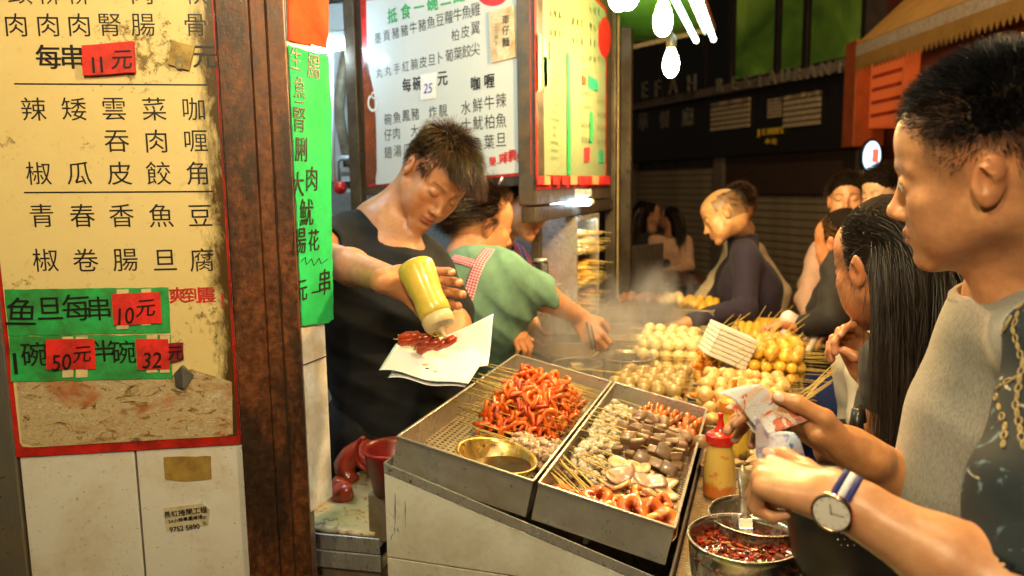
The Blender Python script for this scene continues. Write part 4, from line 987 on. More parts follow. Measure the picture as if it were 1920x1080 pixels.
# ================================================================== BEHIND THE TRAYS : pans with balls
def pan(x0, x1, y0, y1, zb, h, label, m_=None, nm='steel_pan', group=None):
    t = empty(nm, ((x0+x1)/2, (y0+y1)/2, zb), label, 'pan', group)
    T_ = Matrix.Translation((0, 0, zb + h)); tray(x0, x1, y0, y1, h, t, T_, perf=False, mat_=m_ or M_ssd, rim=.008); return t
def ball_me(name, m_, r, amp=.03, seed=0, ax=(1, 1, 1)): return blob_mesh(name, m_, [r * a for a in ax], amp, seed, 14, 10, 120)
B_fish = [ball_me('ball', M_fish, .0205, .02, i) for i in range(3)]; B_beef = [ball_me('ball', M_beef, .0200, .10, i, (1, 1, .95)) for i in range(4)]
B_yel = [ball_me('ball', M_yel, .0180, .03, i) for i in range(3)]; B_gold = [ball_me('ball', M_gold, .0190, .10, i) for i in range(3)]
B_oct = [ball_me('ball', M_oct, .0190, .30, i, (1, .9, .8)) for i in range(4)]; B_sau = [blob_mesh('sausage', M_saus, (.011, .011, .030), .05, i, 12, 10, 60) for i in range(3)]
B_cur = [blob_mesh('bit', M_brownfry, (.02, .015, .013), .2, i, 12, 8, 100) for i in range(3)]
B_cub = [slab('cube', M_oct, .022, .024, .022, i + 40) for i in range(3)]
B_mush = [ball_me('ball', M_beef, .017, .16, i + 5, (1, 1.1, .75)) for i in range(2)]
p1 = atZ(1290, 763, 1.0); p0 = atZ(1165, 712, 1.0)
px0, px1 = -.405, -.205
pan(px0, px1, 1.955, 2.36, .925, .075, 'front steel pan filled with brown beef balls', group='pans of balls')
pan(px0, px1, 2.38, 2.84, .925, .075, 'steel pan filled with white fish balls behind the beef balls', group='pans of balls')
def ballrows(x, y0, n, dy, layers, z0, dz, meshes, cnt, sp, label, group, side=1, pn='fish_ball', shift=0.0, rz=0, L_=.2, shr=0):
    for l in range(layers):
        for k in range(n - l):
            y = y0 + (k + .5 * l) * dy
            c_ = cnt - (shr * l)
            skewer(at_w(x + U(-.013, .013), y + U(-.004, .004), z0 + l * dz + U(-.003, .004), rz + U(-.11, .11), U(-.05, .05)), L_, meshes, [(-(c_-1)/2 + i) * sp + shift for i in range(c_)], '%s, %s layer, %s row from the front' % (label, LAY[l], ORD[k]), group, stick_shift=side * .055, jit=(.003, .4, 3), pn=pn)
ballrows(-.305, 1.985, 9, .040, 3, .985, .032, B_beef, 5, .038, 'brown beef ball skewer in the front pan', 'beef ball skewers', 1, 'beef_ball', shr=0)
ballrows(-.300, 2.41, 10, .041, 4, .985, .033, B_fish, 5, .039, 'white fish ball skewer behind the beef balls', 'white fish ball skewers', -1, 'fish_ball')
for k, (px, py) in enumerate(((1178, 718), (1190, 722), (1184, 708), (1196, 712), (1172, 726))):
    p = atZ(px, py, 1.01 + .012 * (k % 2)); o = link('quail_egg', B_yel[k % 3]); o.location = p; o.scale = (.95,) * 3; tag(o, 'small yellow ball left of the beef balls', 'yellow ball', 'small yellow balls beside the beef balls')
for k in range(6):
    px, py = [(1200, 742), (1222, 752), (1243, 760), (1262, 762), (1212, 748), (1234, 757)][k]; p = atZ(px, py, 1.01); o = link('tofu_strip', slab('strip', M_beef, .05, .014, .010, k)); o.matrix_world = at_w(p.x, p.y, 1.012, -.5 + U(-.3, .3)); tag(o, 'brown strip leaning at the front edge of the beef ball pan', 'tofu strip', 'brown strips before the beef balls')
# right hand pans on the worktop
pan(-.200, .075, 1.90, 2.30, .952, .05, 'shallow steel pan of white octopus pieces nearest the customers', group='pans of balls')
pan(-.200, .110, 2.32, 2.98, .952, .05, 'steel pan of yellow curry balls behind the octopus', group='pans of balls')
ballrows(-.045, 1.93, 9, .040, 3, 1.012, .026, B_oct, 6, .036, 'white octopus skewer in the right pan', 'octopus skewers', 1, 'octopus_piece', L_=.24)
ballrows(-.165, 2.34, 7, .028, 3, 1.02, .020, B_sau, 2, .030, 'orange sausage skewer beside the octopus', 'orange sausage skewers', -1, 'sausage', L_=.16)
ballrows(.02, 2.34, 8, .042, 3, 1.025, .030, B_yel + B_gold, 5, .036, 'yellow curry ball skewer behind the octopus', 'curry ball skewers', 1, 'curry_ball', L_=.24)
ballrows(-.13, 2.58, 7, .042, 3, 1.02, .028, B_mush + B_beef, 3, .036, 'brownish stuffed ball skewer beside the curry balls', 'stuffed ball skewers', -1, 'stuffed_ball')
ballrows(.03, 2.72, 6, .042, 2, 1.03, .03, B_gold, 4, .036, 'golden fried ball skewer behind the curry balls', 'golden ball skewers', 1, 'fried_ball')
# upright loose sticks
for k in range(26):
    x, y = U(-.15, .09), U(2.15, 2.95); o = link('bamboo_skewer', stk(.15)); o.matrix_world = at_w(x, y, 1.10, U(-.8, .8), -U(.5, 1.1)); tag(o, 'bamboo stick poking up out of the heaped balls', 'bamboo stick', 'sticks poking out of the ball heaps')
for k in range(9):
    p = atZ(1490 + k * 3, 755 - k * 5, 1.05); o = link('bamboo_skewer', stk(.15)); o.matrix_world = at_w(p.x + .03, p.y, 1.06, .5 + U(-.2, .2), -U(.4, .8)); tag(o, 'bamboo stick fanning out at the right edge of the octopus pan', 'bamboo stick', 'sticks at the right edge of the octopus pan')
# yellow chunks bowl and pale noodle tray behind the sauce bottles
q = atZ(1318, 758, .99)
q = Vector((-.165, 1.845, 0)) if False else q
mt = empty('steel_cup', (q.x, q.y + .02, .952), 'small steel pan with orange-yellow chunks behind the ketchup bottle', 'pan')
MB().lathe(bowl_prof(.045, .055, .8), 24).build('bowl', M_ss, mt, True)
for k in range(12):
    a = U(0, 6.28); r_ = .03 * math.sqrt(U(0, 1)); o = link('yellow_chunk', B_sau[k % 3]); o.matrix_world = at_w(q.x + r_*math.cos(a), q.y + .02 + r_*math.sin(a), 1.0 + U(0, .022), U(0, 6), U(0, 2)); o.scale = (.8,) * 3; tag(o, 'orange-yellow chunk in the small steel pan', 'fish chunk', 'orange-yellow chunks')
a = atZ(1300, 842, .965); b = atZ(1425, 838, .965)
pan(-.125, xe - .01, 1.70, 1.885, .952, .022, 'shallow steel pan of pale strips behind the sauce bottles')
for k in range(44):
    x, y = U(-.105, xe - .03), U(1.73, 1.86); o = link('pale_strip', blob_mesh('strip', M_pale, (.028, .0055, .005), .1, k, 8, 6) if k < 5 else bpy.data.objects['pale_strip'].data); o.matrix_world = at_w(x, y, .965 + U(0, .012), .6 + U(-.5, .5)); tag(o, 'pale yellow strip in the shallow pan behind the sauce bottles', 'squid strip', 'pale strips in the shallow pan')
# ---- pots and pans on the range
M_hot = steel('pot_steel', (.62, .55, .42), .22, .35)
def pot(px, py, r, z_rim, h, label, m_=None, r0=.85, nm='steel_pot', fill=None, fillm=None, p=3):
    c_ = atZ(px, py, z_rim); t = empty(nm, (c_.x, c_.y, z_rim - h), label, 'pot')
    MB().lathe(bowl_prof(r, h, r0, p=p), 40).build('pot_body', m_ or M_hot, t, True)
    if fill: MB().lathe([(.0005, h * fill), (r * .93, h * fill)], 40).build('broth', fillm, t)
    return t
t = NT('oil'); t.set(base=(.30, .17, .04), rough=.08, coat=1); t.bump(t.noise(60), .5, .002); M_oil = t.m
t = NT('broth'); t.set(base=(.55, .42, .22), rough=.12, coat=1); t.bump(t.noise(40), .6, .003); M_broth = t.m
pot(1178, 668, .083, 1.06, .12, 'round steel pot of broth behind the tray divider', fill=.75, fillm=M_broth)
# frying trough with wire strainer
c_ = atZ(1062, 655, 1.02)
fp = pan(c_.x - .13, c_.x + .12, c_.y - .12, c_.y + .10, .925, .095, 'rectangular fryer pan full of dark oil with a strainer in it', nm='fryer_pan'); fp['category'] = 'fryer'
under(MB().box(c_.x - .125, c_.x + .115, c_.y - .115, c_.y + .095, .99, .992).build('oil', M_oil), fp)
sp_ = atZ(1082, 682, 1.045); st_ = empty('wire_strainer', sp_, 'round wire mesh strainer with a long dark handle resting over the fryer', 'strainer')
mb = MB(); R_ = .078
mb.tube([(R_ * math.cos(2*PI*k/32), R_ * math.sin(2*PI*k/32), 0) for k in range(32)], .0028, 6, closed=True); mb.build('rim', M_ss2, st_, True)
mb = MB()
for k in range(-8, 9):
    for ax in (0, 1):
        x = k * R_ / 8.5; l = math.sqrt(max(0, R_*R_ - x*x)); pts = []
        for i in range(9):
            y = -l + 2*l*i/8; z = -.030 * (1 - (x*x + y*y) / (R_*R_)); pts.append((x, y, z) if ax == 0 else (y, x, z + .0008))
        mb.tube(pts, .0007, 4)
o = mb.build('mesh_net', M_ssd, st_)
a_ = D(1008, 672, (sp_ - CO).length * .97) - sp_; h0 = Vector((-R_, -.01, 0)); h1 = atZ(925, 632, 1.14) - sp_
MB().tube([h0, h0.lerp(h1, .5) + Vector((0, 0, .01)), h1], [.006, .009, .010], 10).build('handle', simple('dark_wood', (.05, .025, .015), .5), st_, True)
tf = slab('tofu', M_pale, .045, .035, .02, 3); o = link('fried_tofu', tf); o.location = sp_ + Vector((0, .0, -.008)); o.rotation_euler = (0, 0, .5); tag(o, 'pale piece of tofu frying in the wire strainer', 'tofu')
# long dark ladle rods over the pots
lad = MB().tube([atZ(1000, 652, 1.09), atZ(955, 605, 1.14)], [.004, .005], 8).build('ladle', M_blackp, None, True); tag(lad, 'dark ladle handle held over the fryer by the woman in stripes', 'ladle')
# steamers further back
pan(-.62, -.40, 2.78, 3.10, .925, .10, 'rectangular steaming pan with a lid edge left of the fish balls', nm='steam_pan')
pan(-.385, -.14, 2.90, 3.22, .925, .085, 'rectangular steaming pan behind the fish balls', nm='steam_pan')
for (x0_, x1_, y0_, y1_) in ((-.615, -.405, 2.785, 3.095), (-.38, -.145, 2.905, 3.215)):
    tag(MB().box(x0_, x1_, y0_, y1_, .985, .987).build('steaming_broth', M_broth), 'cloudy broth surface in the steaming pan %s' % ('left of the fish balls' if x0_ < -.5 else 'behind the fish balls'), 'broth')
# grill tray with skewers at the far end of the range
gx0, gx1, gy0, gy1 = -.66, -.20, 3.25, 3.62
gt = pan(gx0, gx1, gy0, gy1, 1.02, .05, 'raised steel grill tray with browned meat and pale balls at the far end', nm='grill_tray'); 
under(MB().box(gx0 + .01, gx1 - .01, gy0 + .01, gy1 - .01, .925, 1.019).build('grill_box', M_ssd, bevel=.003), gt)
for k in range(7):
    skewer(at_w(-.60 + k * .030, 3.40 + U(-.02, .02), 1.085 + U(0, .015), PI / 2 + U(-.2, .2)), .2, B_cur, rng_(-.07, .07, 5), 'browned meat skewer on the far grill tray, %s from the left' % ORD[k], 'browned meat skewers', pn='grilled_piece')
for k in range(9):
    skewer(at_w(-.41 + k * .026, 3.40 + U(-.02, .02), 1.085 + U(0, .02) - k * .003, PI / 2 + U(-.2, .2)), .2, B_fish if k < 3 else B_yel, rng_(-.07, .07, 5), 'pale yellow ball skewer on the far grill tray, %s from the left' % ORD[k], 'pale ball skewers on the grill', pn='grilled_ball')
# black bowl, leaning stack of foam trays, yellow tray of dumplings
pot(1296, 630, .068, 1.07, .06, 'dark wok-like bowl beside the white foam trays', steel('black_bowl', (.10, .09, .07), .25, .4), .4, 'dark_bowl', p=2)
M_foam = simple('white_foam', (.80, .76, .66), .7, var=.04)
c_ = atZ(1356, 650, 1.10); M0 = Matrix.Translation(c_) @ Matrix.Rotation(.35, 4, 'Z') @ Matrix.Rotation(.42, 4, 'Y')
for k in range(7):
    mb = MB(); M1 = M0 @ Matrix.Translation((0, -.025 + .0, -.035 + k * .014))
    mb.box(-.055, .055, -.05, .05, 0, .003, M1)
    for (a0_, a1_, b0_, b1_) in ((-.062, -.055, -.056, .056), (.055, .062, -.056, .056), (-.055, .055, -.057, -.05), (-.055, .055, .05, .057)): mb.box(a0_, a1_, b0_, b1_, 0, .012, M1)
    o = mb.build('foam_tray', M_foam, bevel=.002); tag(o, 'white foam tray in the leaning stack beside the dark bowl, layer %s from the bottom' % ['one', 'two', 'three', 'four', 'five', 'six', 'seven'][k], 'foam tray', 'leaning stack of white foam trays')
M_yelp = simple('yellow_enamel', (.72, .46, .03), .35)
pan(-.11, .11, 3.06, 3.42, .96, .06, 'yellow rimmed tray of small yellow dumplings at the far end of the worktop', M_yelp, 'yellow_tray')
for j in range(4):
    for i in range(7):
        o = link('dumpling', B_yel[(i + j) % 3]); o.location = (-.09 + i * .031, 3.12 + j * .07, 1.005); tag(o, 'small yellow dumpling in the yellow tray', 'dumpling', 'dumplings in the yellow tray')
# ---- skewer cabinet
cb = D(1075, 400, 2.95); cx1 = cb.x; cy0 = cb.y
fl_ = D(998, 400, 2.78)
cx0 = cx1 - .30; zc0, zc1 = 1.02, 1.475
cab = empty('skewer_cabinet', (cx1, cy0, zc0), 'open steel heating cabinet packed with skewers beneath the side menu board', 'cabinet')
cl_ = cy0 + .42
under(MB().box(cx0, cx1, cy0 - .004, cy0, zc0, zc1).build('front_panel', M_ss2, bevel=.001), cab)
under(MB().box(cx0, cx1, cy0, cl_, zc1 - .004, zc1).build('top_panel', M_ss, bevel=.001), cab)
under(MB().box(cx0, cx0 + .004, cy0, cl_, zc0, zc1 - .004).build('back_panel', M_ss), cab)
under(MB().box(cx0, cx1, cl_, cl_ + .004, zc0, zc1).build('far_panel', M_ss), cab)
for (y_a, y_b, z_a, z_b) in ((cy0 - .002, cy0 + .02, zc0, zc1), (cl_ - .018, cl_ + .004, zc0, zc1), (cy0 + .02, cl_ - .018, zc1 - .02, zc1)):
    under(MB().box(cx1, cx1 + .012, y_a, y_b, z_a, z_b).build('opening_frame', M_ss2, bevel=.001), cab)
for z in (1.06, 1.19, 1.32): under(MB().box(cx0 + .005, cx1, cy0 + .003, cl_, z, z + .003).build('shelf', M_ss), cab)
tube_lamp((cx1 - .05, cy0 + .03, zc1 - .02), (cx1 - .05, cl_ - .03, zc1 - .02), 'slim white tube inside the skewer cabinet', emit('tube_cab', (.9, 1, .85), 18), .006, group='fluorescent tubes', up=(0, 0, 1))
M_stuffm = [M_brownfry, M_gold, M_pale]
pc = [blob_mesh('pieces', M_stuffm[i % 3], (.045, .010, .009), .2, i, 12, 8, 120) for i in range(6)]
proto = None
for li, z in enumerate((1.075, 1.105, 1.14, 1.205, 1.235, 1.27, 1.335, 1.365, 1.40)):
    for k in range(11):
        x = cx1 - .055 + U(-.02, .03)
        t = empty('packed_skewer', (x, cy0 + .04 + k * .034 + U(-.008, .008), z + U(-.006, .006)), ['dark meat skewer with stick end out on the bottom shelf of the cabinet', 'golden skewer with stick end out on the middle shelf of the cabinet', 'pale skewer with stick end out on the top shelf of the cabinet'][li // 3], 'skewer', ['skewers on the bottom cabinet shelf', 'skewers on the middle cabinet shelf', 'skewers on the top cabinet shelf'][li // 3], U(-.15, .15))
        a1 = link('stick', stk(.16), t); a1.location = (.03, 0, 0)
        link('meat', pc[(RNG.randrange(2)) * 3 + li // 3], t)
# paper boxes on the cabinet
for (x0_, x1_, m_, lab) in ((cx1 - .25, cx1 - .16, M_foam, 'white paper box on top of the skewer cabinet'), (cx1 - .15, cx1 + .0, simple('carton', (.60, .44, .2), .6), 'pale carton on the cabinet beneath the glowing tube')):
    tag(MB().box(x0_, x1_, cy0 + .03, cy0 + .13, zc1 + .001, zc1 + .028).build('paper_box', m_, bevel=.002), lab, 'box')
# glass jar left of cabinet
jr = empty('glass_jar', D(1014, 506, 2.6), 'clear glass jar standing in front of the cabinet panel', 'jar')
t = NT('clear_glass'); t.set(base=(.9, .95, .95), rough=.03, trans=1, ior=1.4); M_glass = t.m
MB().lathe([(.0005, -.05), (.024, -.05), (.026, -.04), (.026, .02), (.022, .028), (.0195, .028), (.023, .018), (.023, -.045), (.0005, -.046)], 24).build('glass', M_glass, jr, True)
MB().lathe([(.0005, .028), (.023, .028), (.023, .038), (.0005, .038)], 24).build('lid', M_ss2, jr, True)
jl = D(1014, 506, 2.6); tag(MB().box(jl.x - .12, jl.x + .06, jl.y - .06, jl.y + .06, jl.z - .062, jl.z - .051).build('glass_shelf', M_ss), 'narrow steel ledge under the glass jar', 'ledge')
tag(MB().box(jl.x - .05, jl.x + .03, jl.y - .03, jl.y + .03, .925, jl.z - .062).build('ledge_support', M_ss), 'steel upright carrying the ledge of the glass jar', 'support')
# ================================================================== BOTTLES, POTS ON THE WORKTOP
def bottle_mat(name, top, bot, smear, zs_, seed):
    t = NT(name); s = t.n.new('ShaderNodeSeparateXYZ'); t.L(t.co('Object'), s.inputs[0])
    n = t.noise(28, 7, .65, dist=.5); z = t.math('ADD', s.outputs[2], t.math('MULTIPLY', n, .05))
    f = t.ramp(t.math('MULTIPLY', z, 1 / zs_), (.44, 0), (.5, 1), (.85, 1))
    c = t.mix(f, bot, top); c = t.mix(t.ramp(t.noise(36, 7, .7), (.58, 0), (.62, .9)), c, smear)
    t.set(base=c, rough=.3, sss=.25, coat=.4); t.b.inputs['Subsurface Scale'].default_value = .01; return t.m
def squeeze(loc, label, body_m, cap_m, s=1.0, M=None, prof=None, nm='squeeze_bottle'):
    t = empty(nm, loc, label, 'sauce bottle')
    pr = prof or [(.0005, 0), (.028, 0), (.0325, .004), (.034, .012), (.0335, .05), (.031, .078), (.0275, .100), (.0255, .112), (.026, .118), (.0005, .118)]
    K = M or Matrix.Identity(4)
    MB().lathe([(a * s, b_ * s) for a, b_ in pr], 36, K).build('body', body_m, t, True)
    h = pr[-1][1]
    cp = [(.0005, h - .001), (.0285, h - .001), (.029, h), (.029, h + .018), (.026, h + .0215), (.014, h + .025), (.0085, h + .035), (.0052, h + .052), (.0048, h + .056), (.0058, h + .057), (.0055, h + .064), (.0005, h + .065)]
    mb = MB().lathe([(a * s, b_ * s) for a, b_ in cp], 36, K)
    for k in range(36):
        a = 2 * PI * k / 36; c_ = Vector((.0292 * s * math.cos(a), .0292 * s * math.sin(a), (h + .009) * s)); mb.add([K @ (c_ + Vector(d_)) for d_ in ((.0006, 0, -.008*s), (0, .0006, -.008*s), (-.0006, 0, -.008*s), (.0006, 0, .008*s), (0, .0006, .008*s), (-.0006, 0, .008*s))], [(0, 1, 4, 3), (1, 2, 5, 4), (2, 0, 3, 5)])
    mb.build('nozzle_cap', cap_m, t, False, auto=35); return t
M_redcap = simple('red_cap', (.62, .02, .015), .25, var=.1, bump=.03, coat=.5)
kb = atZ(1348, 930, .95)
squeeze((kb.x, kb.y, .9502), 'squeeze bottle with red nozzle cap, yellow above orange sauce, on the worktop', bottle_mat('ketchup_bottle', (.78, .52, .12), (.66, .18, .03), (.68, .22, .05), .118, 1), M_redcap, .98)
kb2 = atZ(1362, 880, .95)
squeeze((kb2.x + .012, kb2.y + .03, .9502), 'squeeze bottle of dark brown sauce with yellow upper part behind the red-capped bottle', bottle_mat('brown_bottle', (.72, .50, .06), (.11, .05, .02), (.30, .16, .04), .14, 2), simple('orange_cap', (.7, .26, .03), .3), 1.12)
t = NT('chili_oil'); n = t.noise(130, 6, .7); n2 = t.vor(240)
c = t.ramp(n, (.35, (.03, .004, .002)), (.52, (.16, .012, .004)), (.62, (.42, .04, .008)), (.72, (.06, .01, .004))); t.set(base=c, rough=.12, coat=1); t.bump(n, .9, .004); M_chili = t.m
def wpot(px, py, r, zr_, label, fill=None):
    c_ = atZ(px, py, zr_); t = empty('sauce_pot', (c_.x, c_.y, .9505), label, 'pot'); h = zr_ - .9505
    MB().lathe(bowl_prof(r, h, .82, p=3, rim=.003), 56).build('pot_body', M_potdirty, t, True)
    return t, c_, h
pt, pc_, ph = wpot(1395, 1008, .0855, 1.045, 'steel pot of dark red chili sauce with a basting brush in it, nearest the camera')
mb = MB(); V = []; F = []; n1_ = 60
for i in range(n1_):
    for j in range(n1_):
        x = (i/(n1_-1) - .5) * 2 * .0845; y = (j/(n1_-1) - .5) * 2 * .0845; r_ = math.hypot(x, y)
        if r_ > .0845: x *= .0845/r_; y *= .0845/r_
        V.append((x, y, ph * .74 + .0018 * math.sin(x*310) * math.sin(y*270 + x*90) + U(-.0009, .0009)))
for i in range(n1_-1):
    for j in range(n1_-1): n = i*n1_+j; F.append((n, n+n1_, n+n1_+1, n+1))
mb.add(V, F).build('chili_sauce', M_chili, pt, True)
bits = MB(); bits.cm = 0
for k in range(420):
    a = U(0, 6.28); r_ = .086 * math.sqrt(U(0, 1)); M = Matrix.Translation((r_*math.cos(a), r_*math.sin(a), ph*.74 + U(.0, .004))) @ Matrix.Rotation(U(0, 6), 4, 'Z') @ Matrix.Rotation(U(-.6, .6), 4, 'X')
    bits.cm = k % 3; s_ = U(.6, 1.5); bits.box(-.0045*s_, .0045*s_, -.0016*s_, .0016*s_, -.0006, .0008, M)
o = bits.build('chili_flakes', [simple('chili_red', (.36, .02, .006), .2, coat=.8), simple('chili_dark', (.10, .012, .006), .2, coat=.8), simple('sesame', (.20, .06, .015), .3)], pt); o['kind'] = 'stuff'
wpot(1424, 966, .084, 1.035, 'emptier steel pot half hidden behind the chili pot')
# basting brush
b0 = atZ(1400, 1006, .9505 + ph * .76); b1 = D(1392, 872, (b0 - CO).length * .985)
Bd = b1 - b0; BMx = frame(b0, Bd, z=(b0 - CO) * -1.0); Bl = Bd.length
br = empty('basting_brush', b0, 'oily wooden-handled basting brush standing in the chili pot', 'brush')
loc = Matrix.Translation(-b0) @ BMx
mb = MB(); prof = [(.028, .010, .004), (.033, .0105, .005), (.045, .0085, .005), (.065, .007, .0045), (.085, .0085, .005), (.105, .0095, .005), (.12, .0085, .0045), (Bl - .003, .003, .003), (Bl, .0008, .0008)]
V = []; F = []
for (x, a, b_) in prof:
    for k in range(14): V.append(loc @ Vector((x, a * math.cos(2*PI*k/14), b_ * math.sin(2*PI*k/14))))
for i in range(len(prof) - 1):
    for k in range(14): F.append((i*14+k, i*14+(k+1) % 14, (i+1)*14+(k+1) % 14, (i+1)*14+k))
F.append(tuple(range(14))[::-1])
mb.add(V, F).build('handle', dirty('oily_handle', (.34, .27, .18), (.06, .02, .008), .6, 30, .18, coat=.6), br, True)
MB().box(.012, .031, -.0115, .0115, -.0045, .0045, loc).build('ferrule', M_potdirty, br, bevel=.001)
mb = MB()
for k in range(60):
    y = U(-.0105, .0105); z = U(-.004, .004); mb.tube([loc @ Vector((.013, y, z)), loc @ Vector((-.008 + U(-.003, .003), y * 1.25, z * 1.5))], .0005, 4)
o = mb.build('bristles', simple('pale_bristle', (.6, .5, .38), .4), br); o['kind'] = 'stuff'
# small pick by the pot
o = MB().tube([atZ(1285, 1072, .954), atZ(1300, 1085, .955)], [.001, .0013], 6).build('toothpick', M_stick); tag(o, 'short wooden pick lying at the foot of the chili pot', 'pick')
# ================================================================== PREP SHELF ITEMS
M_pig = wet('red_braised_meat', (.40, .05, .018), (.24, .022, .008), .28, 22, dark=(.10, .01, .005), coat=.5)
def arc_meat(c_, R_, r, a0, a1, M, seed, fl=1.0):
    mb = MB(); pts = []; rr = []
    for i in range(15):
        f = i/14; a = lerp(a0, a1, f); pts.append((R_*math.cos(a), R_*math.sin(a), .01*math.sin(a*2+seed))); rr.append(r*(.7+.45*math.sin(PI*f*.9+.2)))
    mb.tube(pts, rr, 14); mb.v = [tuple(Vector(c_) + M @ Vector((v[0], v[1], v[2]*fl))) for v in wob(mb.v, .05, seed, 60)]; return mb
p = atZ(672, 900, .885)
Mz = Matrix.Rotation(-.5, 3, 'Z') @ Matrix.Rotation(1.15, 3, 'X')
tag(arc_meat(p + Vector((0, 0, .035)), .040, .026, .3, 4.6, Mz, 1).build('braised_meat', M_pig, None, True), 'glossy curled dark red braised meat lying on the stained board', 'meat')
p = atZ(655, 925, .885)
tag(arc_meat(p + Vector((0, 0, .018)), .022, .024, 2.4, 5.2, Matrix.Rotation(.3, 3, 'Z') @ Matrix.Rotation(.5, 3, 'X'), 4).build('braised_meat', M_pig, None, True), 'smaller dark red braised piece in front of the curled one', 'meat')
cc_ = D(738, 842, 1.62); cm = empty('red_basket', cc_, 'red plastic basket with a loop handle behind the corner of the steel cabinet', 'basket')
M_redb = simple('dull_red_plastic', (.30, .018, .012), .35)
MB().lathe([(.0005, -.09), (.045, -.09), (.062, -.005), (.067, .0), (.067, .006), (.061, .006), (.056, -.004), (.041, -.086), (.0005, -.086)], 36).build('bowl', M_redb, cm, True)
MB().tube([(-.06 - .022*math.sin(a), -.012 , -.012 + .034*math.cos(a)) for a in [PI*k/10 for k in range(11)]], .005, 8).build('handle', M_redb, cm, True)
tag(MB().cbox((cc_.x, cc_.y + .02, (cc_.z - .09 + .86) / 2 - .001), (.10, .10, max(.01, cc_.z - .09 - .862))).build('basket_stand', M_ssd, bevel=.004), 'steel block under the red basket', 'stand')
